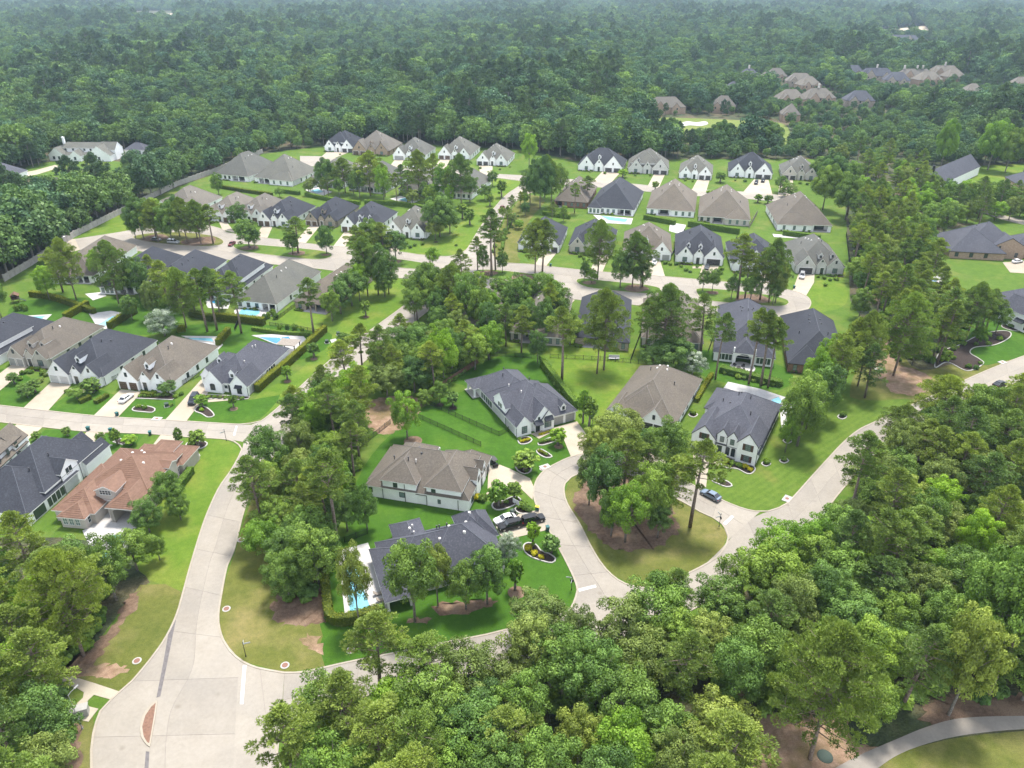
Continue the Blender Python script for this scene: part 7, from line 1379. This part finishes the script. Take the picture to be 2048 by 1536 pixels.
# ================================================================ BEDS AND SHRUBS
SHR = [shrub_mesh(600 + i, 1000, .12) for i in range(4)]
def shrub(px, py, r, leaf, label, group='garden shrubs', flat=1.0, name='shrub', h=None):
    p = P(px, py); o = mobj(name, SHR[int(px * 7 + py) % 4], None, (p.x, p.y, .05), (px * 1.7) % 6.28, (r, r, (h or r * 1.25) * flat)); set_mat(o, K[leaf]); tag(o, label, 'shrub', group)
def bed(px, label, shrubs=(), m='darkmulch', edge=True, sm=True):
    cnt = {}; seen = {}
    for q_ in shrubs: cnt[q_[4]] = cnt.get(q_[4], 0) + 1
    shrubs = sorted(shrubs, key=lambda q_: q_[0]); sh2 = []
    for q_ in shrubs: i_ = seen.get(q_[4], 0); seen[q_[4]] = i_ + 1; sh2.append((*q_[:4], nth(q_[4], i_, cnt[q_[4]]), *q_[5:]))
    shrubs = sh2
    pts = G(px); pts = smooth(pts, True, .6) if sm else pts; c = sum(pts, Vector()) / len(pts); o = tag(empty('planting_bed', c), label, 'planting bed', 'planting beds')
    mm = MB(); mm.prism([(p.x - c.x, p.y - c.y) for p in pts], 0, .08 + zoff() * .2); fixn(mm.build('mulch', K[m], o))
    if edge: k = MB(); sweep_bm(k, [p - c for p in pts], .28, 0, .18, True); fixn(k.build('edging', K['edging'], o))
    for s in shrubs: shrub(*s)
bed([(1036, 882), (1042, 889), (1056, 887), (1064, 880), (1056, 874), (1040, 876)], 'white edged bed with yellow shrubs at the central house corner', [(1042 + 4 * i, 884.5 - 1.1 * i, .55, 'lf_yellow', 'bright yellow shrub in the row at the central house corner', 'yellow shrubs at the central house') for i in range(5)] + [(1040, 880, .7, 'lf_shrub', 'dark shrub at the central house corner')])
bed([(1076, 887), (1084, 891), (1108, 884), (1112, 878), (1100, 876)], 'white edged bed left of the wide driveway', [(1080 + 5 * i, 886 - 1.3 * i, .6, 'lf_shrub', 'low green shrub in the bed left of the wide driveway', 'shrubs left of the wide driveway') for i in range(6)])
bed([(1078, 870), (1104, 860), (1106, 864), (1080, 874)], 'narrow bed under the front window', [(1080 + 4 * i, 870.5 - 1.35 * i, .5, 'lf_yellow', 'small yellow green shrub under the front window', 'shrubs under the front window') for i in range(6)], edge=False)
bed([(1073, 902), (1082, 899), (1098, 908), (1104, 914), (1092, 916), (1078, 909)], 'oval white edged bed on the central lawn', [(1078 + 5 * i, 903 + 2.4 * i, .6, 'lf_hedge2' if i < 3 else 'lf_shrub', 'small shrub in the oval bed of the central lawn', 'shrubs of the oval bed') for i in range(4)])
bed([(1031, 930), (1042, 928), (1060, 935), (1062, 942), (1050, 948), (1036, 942)], 'curved white edged bed with spreading tree below the central lawn', [(1040, 936, .8, 'lf_shrub', 'green shrub under the spreading tree', 'shrubs under the spreading tree'), (1052, 943, .7, 'lf_shrub', 'green shrub under the spreading tree', 'shrubs under the spreading tree')])
bed([(984, 1012), (990, 1004), (1008, 1002), (1022, 995), (1036, 995), (1042, 1003), (1030, 1010), (1010, 1018), (992, 1020)], 'snaking white edged bed before the brown roofed white house', [(998, 1008, .8, 'lf_shrub', 'shrub in the snaking bed', 'shrubs of the snaking bed'), (1012, 1006, .7, 'lf_shrub', 'shrub in the snaking bed', 'shrubs of the snaking bed'), (1030, 1000, .8, 'lf_shrub', 'shrub in the snaking bed', 'shrubs of the snaking bed')])
bed([(1030, 1018), (1048, 1010), (1062, 1018), (1058, 1027), (1040, 1027)], 'bed with big shrubs behind the basketball hoop', [(1046, 1018, 1.6, 'lf_shrub', 'large dark shrub behind the basketball hoop'), (1056, 1022, 1.1, 'lf_oak', 'medium shrub near the yellow lidded bin')])
bed([(1047, 1092), (1056, 1086), (1072, 1090), (1082, 1102), (1098, 1108), (1111, 1118), (1104, 1126), (1084, 1122), (1062, 1114), (1050, 1104)], 'kidney shaped bed with three yellow shrubs on the front lawn', [(1057, 1100, 1.05, 'lf_yellow', 'largest yellow ball shrub in the kidney bed'), (1068, 1110, .95, 'lf_yellow', 'middle yellow ball shrub in the kidney bed'), (1082, 1117, .8, 'lf_yellow', 'smallest yellow ball shrub in the kidney bed')])
shrub(953, 998, 1.3, 'lf_yellow', 'bright yellow shrub at the brown roofed white house corner'); shrub(966, 1000, 1.4, 'lf_shrub', 'green shrub beside the bright yellow corner shrub'); shrub(674, 1115, 1.2, 'lf_yellow', 'yellow shrub between hedge and pool'); shrub(668, 1105, 1.3, 'lf_yellow', 'upper yellow shrub between hedge and pool')
bed([(1441, 926), (1452, 936), (1474, 938), (1494, 948), (1505, 946), (1508, 934), (1470, 920), (1446, 912)], 'curved front bed of the shuttered house', [(1452, 926, 1.1, 'lf_hedge2', 'yellow green shrub left in the shuttered house bed'), (1464, 929, 1.0, 'lf_shrub', 'dark shrub in the shuttered house bed'), (1478, 934, 1.0, 'lf_shrub', 'second dark shrub in the shuttered house bed'), (1490, 936, 1.0, 'lf_yellow', 'yellow shrub at the right of the shuttered house bed'), (1499, 942, .9, 'lf_yellow', 'lowest yellow shrub of the shuttered house bed')])
bed([(1424, 962), (1436, 958), (1456, 964), (1464, 972), (1452, 974), (1436, 968)], 'small white edged bed above the blue grey sedan', [(1440, 964, .8, 'lf_shrub', 'shrub above the blue grey sedan')])
for x, y, r, lb in ((1532, 926, 1.2, 'bush in a white ring right of the shuttered house'), (1568, 920, 1.0, 'bush in dark mulch right of the ringed bush'), (1575, 880, 1.3, 'bush under the tall leafy tree'), (1684, 832, 1.2, 'bush above the right hand lawn'), (1386, 828, 1.3, 'bush in a ring between two right hand houses')):
    bed([(x - 9, y + 2), (x, y + 7), (x + 9, y + 2), (x, y - 4)], 'round bed of the ' + lb, [(x, y, r, 'lf_shrub', lb)])
bed([(390, 822), (398, 812), (412, 815), (424, 824), (428, 832), (416, 835), (404, 828)], 'white edged bed on the corner lawn', [(404, 822, .8, 'lf_light', 'bright shrub in the corner lawn bed')]); bed([(265, 818), (275, 812), (296, 813), (310, 818), (305, 825), (285, 824), (268, 822)], 'white edged bed before the white sedan house', [(278, 815, .9, 'lf_shrub', 'shrub in the bed before the white sedan house', 'shrubs before the white sedan house'), (290, 817, .9, 'lf_shrub', 'shrub in the bed before the white sedan house', 'shrubs before the white sedan house')])
bed([(400, 797), (470, 800), (496, 798), (500, 794), (405, 789)], 'long bed before the corner slate roofed house', [(408 + 11 * i, 795 + .5 * i, .8, 'lf_shrub' if i % 3 else 'lf_olive', 'shrub along the corner house front', 'shrubs along the corner house front') for i in range(8)], sm=False)
bed([(270, 797), (345, 800), (352, 793), (344, 788), (290, 786)], 'bed along the white sedan house front', [(282 + 9 * i, 794 - .4 * i, .8, 'lf_shrub', 'shrub along the white sedan house front', 'shrubs along the white sedan house front') for i in range(7)], sm=False)
for i, (x, y, r, lf) in enumerate([(47, 748, 1.1, 'lf_shrub'), (62, 746, 1.0, 'lf_shrub'), (85, 749, 1.2, 'lf_shrub'), (94, 752, 1.0, 'lf_olive'), (40, 760, 1.0, 'lf_shrub'), (60, 775, 1.2, 'lf_shrub'), (82, 765, 1.1, 'lf_olive'), (135, 785, .9, 'lf_olive'), (352, 795, .9, 'lf_shrub'), (362, 790, .9, 'lf_shrub'), (343, 812, .7, 'lf_shrub')]): shrub(x, y, r, lf, ['rounded shrub %s on the left front gardens' % w_ for w_ in ('by the stone entry', 'right of the stone entry', 'before the stone house bay', 'at the stone house corner', 'nearest the topiary', 'on the lower lawn', 'beside the white driveway', 'before the white garage doors', 'near the dark fence', 'below the dark fence', 'near the utility box')][i], 'shrubs of the left front gardens')
bed([(196, 892), (206, 888), (224, 891), (212, 898)], 'white square bed on the left lawn below the street', sm=False); bed([(226, 884), (240, 878), (258, 882), (246, 890)], 'white square bed nearer the street below the junction', sm=False); bed([(372, 893), (384, 899), (404, 897), (414, 890), (410, 884), (380, 884)], 'curved bed at the corner below the street', [(385, 890, 1.1, 'lf_shrub', 'dark shrub in the corner bed')]); bed([(378, 916), (398, 908), (400, 912), (380, 932)], 'narrow bed beside the terracotta villa', [(386, 918, .8, 'lf_shrub', 'shrub in the narrow villa bed')], sm=False)
for x, y in ((1033, 1185), (690, 705), (575, 763), (628, 718), (732, 634), (1033, 1185), (872, 484), (906, 816), (880, 810), (1117, 893), (468, 818)):
    c = P(x, y); r = 1.1 if x != 1033 else 1.7; m = MB(); m.cyl(c.x, c.y, 0, .05 + zoff() * .3, r, r * .95, 16); o = m.build('mulch_ring', K['darkmulch'] if x < 1000 and x > 860 else K['mulch']); o['kind'] = 'structure'
c = P(826, 882); m = MB(); m.cyl(c.x, c.y, 0, .06, 2.3, 2.2, 18); o = m.build('mulch_ring', K['mulch']); o['kind'] = 'structure'
patch('mulch_bed', [(870, 1215), (900, 1205), (985, 1195), (992, 1210), (940, 1226), (880, 1228)], 'mulch'); patch('mulch_bed', [(815, 1235), (850, 1232), (855, 1246), (825, 1250)], 'mulch')
# beds along the right hand house fronts
q = random.Random(77)
for lst, lb, gr in (([(1050, 505), (1062, 507), (1075, 508)], 'low shrub before the two storey house with median pines', 'shrubs before the two storey boulevard house'), ([(1148, 508), (1160, 514), (1172, 511), (1168, 519), (1182, 512)], 'shrub before the beige brick house', 'shrubs before the beige brick house'), ([(1352, 530), (1362, 534), (1372, 542), (1380, 545), (1394, 535), (1440, 548), (1443, 540)], 'shrub before the dormered dark roof house', 'shrubs before the dormered house'), ([(1472, 550), (1484, 552), (1496, 552), (1506, 550)], 'shrub before the brown garage house', 'shrubs before the brown garage house'), ([(1636, 555), (1648, 558), (1660, 562), (1650, 572), (1672, 560)], 'shrub before the pale brick cul de sac house', 'shrubs before the cul de sac house'), ([(1330, 528), (1340, 530)], 'shrub right of the white car', 'shrubs right of the white car'),
                   ([(830, 492), (812, 488), (798, 490), (820, 496), (845, 490)], 'shrub before the corner lawn house', 'shrubs before the corner lawn house'), ([(912, 492), (1000, 370), (640, 465), (660, 470), (575, 462), (620, 468)], 'rounded lawn shrub on the upper left streets', 'lawn shrubs of the upper left streets'), ([(1180, 345), (1210, 348), (1270, 352), (1300, 352), (1370, 362), (1385, 364), (1470, 362), (1490, 364), (1600, 368), (1615, 370), (1560, 385), (1640, 368)], 'shrub before the top right row of houses', 'shrubs of the top right row'), ([(850, 326), (925, 326), (960, 338), (1000, 340), (1020, 335), (720, 318), (760, 320), (680, 310)], 'shrub before the top left row of houses', 'shrubs of the top left row'),
                   ([(985 + i * 6, 505 - i * 11) for i in range(7)] + [(1000 + i * 6, 500 - i * 11) for i in range(7)], 'small planted shrub on the verge of the curved road', 'shrubs of the curved road verge'), ([(1448, 748), (1462, 750), (1476, 756), (1490, 758), (1508, 764), (1524, 768), (1545, 772), (1558, 770)], 'mixed shrub in the border below the arched porch', 'shrubs below the arched porch'), ([(1090, 742), (1100, 755), (1112, 770), (1124, 784), (1136, 798), (1148, 812)], 'dark shrub in the row right of the central house', 'shrub row right of the central house'), ([(560, 660), (575, 662), (590, 660), (605, 668), (538, 636), (546, 630), (552, 638), (530, 640)], 'small cypress like shrub behind the pools', 'cypress shrubs behind the pools'), ([(1890, 712), (1905, 718), (1935, 735), (1950, 738), (1960, 728), (1925, 690), (1950, 690), (1975, 690), (2000, 680), (2020, 655), (2040, 655), (1905, 700)], 'shrub in the curved right edge bed', 'shrubs of the right edge bed'), ([(34, 622), (46, 620), (52, 622)], 'dark conical shrub on the far left lawn', 'conical shrubs on the far left lawn')):
    for i_, (x, y) in enumerate(sorted(lst)): shrub(x, y, q.uniform(.8, 1.3), q.choice(['lf_shrub', 'lf_dark', 'lf_oak']), nth(lb, i_, len(lst)), gr, h=2.6 if 'con' in lb or 'cypress' in lb else None)
bed([(1870, 735), (1895, 725), (1935, 742), (1966, 728), (1958, 718), (1940, 706), (1950, 695), (1990, 690), (2018, 676), (2020, 665), (2000, 662), (1960, 670), (1920, 690), (1880, 705)], 'long curving white edged bed under the right edge pines'); bed([(2005, 655), (2030, 662), (2060, 658), (2060, 645), (2010, 648)], 'dark bed before the white right edge house'); bed([(2010, 798), (2030, 790), (2060, 800), (2060, 812), (2034, 810)], 'curved dark bed beside the right photo edge', [(2035, 800, 1.1, 'lf_dark', 'dark shrub beside the right photo edge')])
# foundation planting along the street fronts and garden sides
q = random.Random(5)
def house_bed(h, x0, x1, y0, y1, label, n):
    o = tag(empty('planting_bed', h.o.location, h.o.rotation_euler[2]), label, 'planting bed', 'planting beds'); m = MB(); m.box(x0, x1, y0, y1, 0, .09); m.build('mulch', K['darkmulch'], o)
    for i in range(n):
        r = q.uniform(.45, .85); c = mobj('shrub', SHR[q.randrange(4)], o, (x0 + (x1 - x0) * (i + q.uniform(.2, .8)) / n, q.uniform(y0 + .3, y1 - .3), .06), q.random() * 6, (r, r, r * q.uniform(.9, 1.6))); set_mat(c, K[q.choice(['lf_shrub', 'lf_shrub', 'lf_dark', 'lf_oak', 'lf_hedge', 'lf_olive'])])
for h, fl, lb in FRONTS:
    a, b = fl(.64) * h.W, fl(.98) * h.W; house_bed(h, min(a, b), max(a, b), -2.0, .05, 'front bed of the ' + ' '.join(lb.split()[:11]), 7)
for h, po, lb in REARS:
    if po: house_bed(h, 0.2, max(po[0] * h.W - .6, 2.0), -1.4, -.1, 'garden bed of the ' + ' '.join(lb.split()[:11]), 6)
# ================================================================ STREET FURNITURE
K['bin'] = M_plain('teal_plastic', (.01, .085, .085), .5); K['yellow'] = M_plain('yellow_plastic', (.55, .42, .02), .5); K['green'] = M_plain('green_steel', (.022, .045, .032), .6); K['rust'] = M_plain('iron_cover', (.19, .095, .07), .8); K['signgreen'] = M_plain('sign_face', (.33, .35, .35), .4); K['red'] = M_plain('stop_red', (.35, .02, .02), .5); K['cabinet'] = M_plain('grey_cabinet', (.30, .29, .27), .5); K['orange'] = M_plain('orange_plastic', (.6, .2, .03), .5)
bm_ = MB(); bm_.add([(-.26, -.3, .08), (.26, -.3, .08), (.26, .3, .08), (-.26, .3, .08), (-.32, -.36, 1.0), (.32, -.36, 1.0), (.32, .38, 1.0), (-.32, .38, 1.0)], [(3, 2, 1, 0), (0, 1, 5, 4), (1, 2, 6, 5), (2, 3, 7, 6), (3, 0, 4, 7), (4, 5, 6, 7)]); BODY = bm_.mesh('body', K['bin'])
lm = MB(); lm.box(-.35, .35, -.4, .42, 1.0, 1.07); lm.box(-.33, .33, .38, .48, .92, 1.02); LID = lm.mesh('lid', K['bin']); wv = MB(); wv.tube([(-.3, .3, .12), (.3, .3, .12)], [.12, .12], 10); WHL = wv.mesh('wheel', K['tyre'])
for x, y, lb, yel in ((235, 832, 'teal wheeled bin at the kerb by the white sedan driveway', 0), (177, 861, 'teal wheeled bin leftmost of three below the left street', 0), (222, 864, 'teal wheeled bin in the middle of three below the left street', 0), (301, 870, 'teal wheeled bin rightmost of three below the left street', 0), (1095, 1061, 'teal wheeled bin at the end of the black car driveway', 0), (1074, 1021, 'green bin with yellow lid behind the basketball hoop', 1), (1588, 577, 'green bin at the cul de sac end', 0), (1101, 533, 'green bin on the boulevard kerb near the median pines', 0)):
    p = P(x, y); e = tag(empty('wheeled_bin', (p.x, p.y, .08), (x * .7) % 6.28), lb, 'bin', 'wheeled bins'); mobj('body', BODY, e); l = mobj('lid', LID, e); mobj('wheel', WHL, e)
    if yel: set_mat(l, K['yellow'])
def sign_post(px, py, ang, label, stop=False):
    p = P(px, py); e = tag(empty('street_sign', (p.x, p.y, 0), ang), label, 'street sign', 'street signs'); m = MB(); m.cyl(0, 0, 0, .35, .12, .09, 8); m.cyl(0, 0, .35, 3.3, .055, .05, 8); m.cyl(0, 0, 3.3, 3.45, .09, .02, 8); m.build('post', K['metal_black'], e)
    for k, z in ((0, 3.0), (1, 2.72)):
        m = MB(); m.box(.05, 1.15, -.03, .03, z - .11, z + .11) if k == 0 else m.box(-.03, .03, .05, 1.1, z - .11, z + .11); m.build('name_blade', K['signgreen'], e)
    if stop:
        m = MB(); n = 8; v = [(.38 * cos(pi / 8 + 2 * pi * i / n), y, 2.25 + .38 * sin(pi / 8 + 2 * pi * i / n)) for y in (-.09, -.06) for i in range(n)]; m.add(v, [list(range(n)), list(range(n, 2 * n))[::-1]] + [[i, n + i, n + (i + 1) % n, (i + 1) % n] for i in range(n)]); fixn(m.build('sign_plate', K['metal_black'], e))
sign_post(492, 1313, .3, 'black street sign post at the lower left corner'); sign_post(1143, 1180, 2.9, 'black sign post with plate at the loop street mouth', True); sign_post(1438, 1053, 1.9, 'black sign post at the right tip of the island', True); sign_post(453, 882, 2.2, 'street sign post at the left street junction')
p = P(165, 1458); e = tag(empty('lamp_post', (p.x, p.y, 0), 1.2), 'thin grey lamp post behind the utility cabinet', 'lamp post'); m = MB(); m.cyl(0, 0, 0, .4, .16, .12, 8); m.cyl(0, 0, .4, 7.6, .09, .06, 8); m.build('post', K['metal_grey'], e); m = MB(); m.tube([(0, 0, 7.55), (.5, 0, 7.75), (1.3, 0, 7.75)], [.05, .04, .04], 6); m.box(1.1, 1.8, -.14, .14, 7.68, 7.82); m.build('lamp_head', K['metal_grey'], e)
p = P(162, 1430); e = tag(empty('utility_cabinet', (p.x, p.y, .1), .35), 'grey utility cabinet on a concrete pad at the entrance', 'cabinet'); m = MB(); m.box(-1.2, 1.2, -.6, .6, 0, 1.5); m.build('body', K['cabinet'], e); m = MB(); m.box(-1.3, 1.3, -.7, .7, 1.5, 1.6); m.build('top', K['cabinet'], e)
for x in (-.58, .58): m = MB(); m.box(x - .54, x + .54, -.64, -.6, .1, 1.42); m.build('door', K['cabinet'], e)
_mh = MB(); _mh.cyl(0, 0, 0, .10, .75, .72, 20); MHC = _mh.mesh('collar', K['edging']); _mh = MB(); _mh.cyl(0, 0, .05, .125, .5, .5, 18); MHL = _mh.mesh('lid', K['rust'])
for x, y, lb in ((453, 1218, 'round brown manhole cover on the verge of the curving street'), (274, 1322, 'round brown manhole cover on the entrance verge'), (570, 1331, 'brown manhole cover in the lower left corner lawn'), (701, 1301, 'brown manhole cover beside the lower street'), (1634, 1073, 'brown manhole cover on the verge of the right hand road'), (482, 1080, 'brown manhole cover right of the curving street'), (1085, 938, 'manhole cover by the bend of the loop street')):
    p = P(x, y); e = tag(empty('manhole_cover', (p.x, p.y, 0)), lb, 'manhole cover', 'manhole covers'); mobj('collar', MHC, e); mobj('lid', MHL, e)
p = P(1650, 1513); e = tag(empty('access_cover', (p.x, p.y, 0)), 'dark green round cover in the pine straw by the golf path', 'cover'); m = MB(); m.cyl(0, 0, 0, .12, 1.15, 1.1, 22); m.build('rim', K['green'], e); m = MB(); m.cyl(0, 0, .05, .15, .95, .9, 22); m.build('lid', K['green'], e)
for x, y, an, lb in ((1574, 998, .9, 'concrete storm inlet beside the striped lawn'), (1653, 1031, .9, 'concrete storm inlet on the wood side of the right hand road'), (314, 838, -.12, 'concrete storm inlet on the left street'), (1090, 934, .5, 'concrete storm inlet at the loop street bend'), (2005, 725, .45, 'concrete storm inlet near the right edge lawn'), (1756, 738, .2, 'concrete inlet on the bare strip behind the right gardens')):
    p = P(x, y); e = tag(empty('storm_inlet', (p.x, p.y, 0), an), lb, 'storm inlet', 'storm inlets'); m = MB(); m.box(-1.2, 1.2, -.8, .8, 0, .15); m.build('slab', K['edging'], e); m = MB(); m.cyl(0, 0, .1, .175, .42, .42, 14); m.build('lid', K['rust'], e)
for x, y, lb in ((677, 670, 'green transformer box higher up the sunny strip'), (654, 686, 'green transformer box lower on the sunny strip'), (334, 813, 'green utility box on the lawn by the white sedan house'), (1026, 1028, 'pale green utility box beside the basketball hoop')):
    p = P(x, y); e = tag(empty('transformer_box', (p.x, p.y, 0), .5), lb, 'utility box', 'utility boxes'); m = MB(); m.box(-.7, .7, -.7, .7, 0, .12); m.build('pad', K['edging'], e); m = MB(); m.box(-.5, .5, -.45, .45, .12, 1.0); m.add([(-.52, -.5, 1.0), (.52, -.5, 1.0), (.52, .48, 1.1), (-.52, .48, 1.1), (-.52, -.5, .94), (.52, -.5, .94), (.52, .48, .94), (-.52, .48, .94)], [(0, 1, 2, 3), (4, 5, 1, 0), (5, 6, 2, 1), (6, 7, 3, 2), (7, 4, 0, 3)]); m.build('cabinet', K['green'], e)
slabpath('equipment_pad', [(660, 680), (673, 677), (676, 682), (663, 686)], 'edging')
# basketball hoop
p = P(1030, 1030); e = tag(empty('basketball_hoop', (p.x, p.y, .05), 2.4), 'basketball hoop on a black pole beside the car driveway', 'basketball hoop'); m = MB(); m.box(-.5, .5, -.4, .6, 0, .3); m.build('base', K['trimdark'], e); m = MB(); m.tube([(0, .3, .2), (0, .3, 2.0), (0, -.2, 3.1)], [.08, .08, .07], 8); m.build('pole', K['trimdark'], e); m = MB(); m.box(-.9, .9, -.3, -.26, 2.75, 3.85); m.build('backboard', K['paint'], e)
m = MB(); [m.tube([(.23 * cos(a), -.58 + .23 * sin(a), 3.05), (.23 * cos(a + .55), -.58 + .23 * sin(a + .55), 3.05)], [.02, .02], 5) for a in [i * .524 for i in range(12)]]; m.build('rim', K['orange'], e); m = MB(); m.box(-.32, .32, -.31, -.3, 2.95, 2.99); m.box(-.32, .32, -.31, -.3, 3.4, 3.44); m.box(-.32, -.28, -.31, -.3, 2.99, 3.4); m.box(.28, .32, -.31, -.3, 2.99, 3.4); m.build('target_square', K['trimdark'], e)
# bench on the lawn
p = P(1228, 719); e = tag(empty('garden_bench', (p.x, p.y, 0), -.05), 'white garden bench on the bright lawn behind the black fence', 'bench'); m = MB(); m.box(-1.6, 1.6, -.5, .5, .45, .55); m.build('seat', K['paint'], e); m = MB(); m.box(-1.6, 1.6, .42, .5, .55, 1.3); m.build('backrest', K['paint'], e)
for x in (-1.4, 1.4): m = MB(); m.box(x - .06, x + .06, -.45, .45, 0, .45); m.build('leg', K['paint'], e)
# pergola by the corner house pool
a_, b_, d_ = P(572, 700), P(598, 690), P(590, 712); e = tag(empty('pergola', P(580, 702), -.2), 'grey slatted pergola by the narrow blue pool', 'pergola')
for x in (-2.6, 2.6):
    for y in (-1.8, 1.8): m = MB(); m.box(x - .12, x + .12, y - .12, y + .12, 0, 2.7); m.build('post', K['trimdark'], e)
for y in (-1.9, 1.9): m = MB(); m.box(-3.0, 3.0, y - .08, y + .08, 2.7, 2.95); m.build('beam', K['trimdark'], e)
for i in range(15): m = MB(); x = -2.9 + i * .414; m.box(x - .16, x + .16, -2.3, 2.3, 2.95, 3.05); m.build('slat', K['greywood'], e)
# play house
p = P(33, 604); e = tag(empty('play_house', (p.x, p.y, 0), .4), 'brown wooden play house in the far left garden', 'play house'); m = MB(); m.box(-1.1, 1.1, -1.1, 1.1, 1.2, 1.35); m.box(-1.1, 1.1, .95, 1.1, 1.35, 2.3); m.box(-1.1, -.95, -1.1, .95, 1.35, 2.3); m.build('deck', K['wood'], e)
for x in (-1, 1):
    for y in (-1, 1): m = MB(); m.box(x - .07, x + .07, y - .07, y + .07, 0, 2.6); m.build('post', K['wood'], e)
m = MB(); roof_gable(m, -1.3, 1.3, -1.3, 1.3, 2.6, .7, .1, .1, .1); fixn(m.build('roof', K['wood'], e)); m = MB(); m.add([(1.1, -.4, 1.3), (1.1, .4, 1.3), (3.0, .4, .1), (3.0, -.4, .1), (1.1, -.4, 1.2), (1.1, .4, 1.2), (3.0, .4, 0), (3.0, -.4, 0)], [(0, 3, 2, 1), (4, 5, 6, 7), (0, 4, 7, 3), (1, 2, 6, 5)]); m.build('slide', K['green'], e)
# patio furniture
cs = MB(); cs.box(-.35, .35, -.35, .35, .3, .45); cs.box(-.35, .35, .27, .37, .45, .9); cs.box(-.4, -.3, -.35, .35, .45, .62); cs.box(.3, .4, -.35, .35, .45, .62); CSEAT = cs.mesh('seat', K['trimdark']); cl_ = MB(); cl_.box(-.04, .04, -.04, .04, 0, .3); CLEG = cl_.mesh('leg', K['metal_black'])
def chair(p, an, label, group):
    e = tag(empty('patio_chair', (p.x, p.y, .12), an), label, 'chair', group); mobj('seat', CSEAT, e)
    for x in (-.3, .3):
        for y in (-.3, .3): mobj('leg', CLEG, e, (x, y, 0))
c = P(1477, 737); f = tag(empty('fire_pit', (c.x, c.y, .12)), 'round dark fire pit on the curved patio', 'fire pit'); m = MB(); m.cyl(0, 0, 0, .45, .6, .65, 16); m.build('bowl', K['greypave'], f); m = MB(); m.cyl(0, 0, .45, .5, .5, .45, 16); m.build('grate', K['metal_black'], f)
for i in range(4): a = .5 + i * 1.57; chair(c + Vector((cos(a) * 1.7, sin(a) * 1.7, 0)), a - pi / 2, ('far right', 'far left', 'near left', 'near right')[i] + ' dark chair round the fire pit', 'chairs round the fire pit')
for i, (x, y) in enumerate(((758, 1190), (764, 1203))):
    p = P(x, y); e = tag(empty('sun_lounger', (p.x, p.y, .12), 1.9), ('upper' if i == 0 else 'lower') + ' brown sun lounger on the white pool deck', 'sun lounger', 'sun loungers'); m = MB(); m.box(-.35, .35, -.9, .4, .25, .38); m.build('seat', K['greywood'], e); m = MB(); m.add([(-.35, .4, .25), (.35, .4, .25), (.35, 1.0, .8), (-.35, 1.0, .8), (-.35, .4, .37), (.35, .4, .37), (.35, .95, .9), (-.35, .95, .9)], [(0, 3, 2, 1), (4, 5, 6, 7), (0, 4, 7, 3), (1, 2, 6, 5), (3, 7, 6, 2)]); m.build('backrest', K['greywood'], e)
    for x_ in (-.3, .3):
        for y_ in (-.8, .35): mobj('leg', CLEG, e, (x_, y_, 0))
for i, (x, y) in enumerate(((946, 692), (955, 688))): chair(P(x, y), i * 2.0, ('left' if i == 0 else 'right') + ' dark chair on the white patio among tall trees', 'chairs on the white patio')
# far clearings and sand
slabpath('bare_ground', [(275, 30), (300, 27), (350, 27), (352, 34), (320, 38), (285, 40)], 'sand'); slabpath('bare_ground', [(445, 25), (470, 24), (472, 27), (447, 28)], 'sand'); slabpath('bare_ground', [(1765, 60), (1850, 52), (1860, 60), (1790, 68)], 'sand')
sb = slabpath('sand_bunker', [(1362, 247), (1375, 243), (1392, 245), (1410, 243), (1416, 248), (1402, 252), (1380, 251), (1366, 252)], 'edging', z1=.2, sm=True)
# ================================================================ HAZE
m = MB(); m.box(-6050, 6050, -420, 6600, -1.0, 103.0); hz = m.build('haze', None); hz.data.materials.clear()
hm = bpy.data.materials.new('haze'); hm.use_nodes = True; t = hm.node_tree; t.nodes.clear(); out = t.nodes.new('ShaderNodeOutputMaterial'); pv = t.nodes.new('ShaderNodeVolumePrincipled')
pv.inputs['Color'].default_value = (.62, .80, 1.0, 1); pv.inputs['Density'].default_value = 0.00007; pv.inputs['Anisotropy'].default_value = 0.2; t.links.new(pv.outputs[0], out.inputs['Volume']); hz.data.materials.append(hm); tag(hz, 'thin blue grey summer haze over the whole scene', 'haze', kind='stuff')
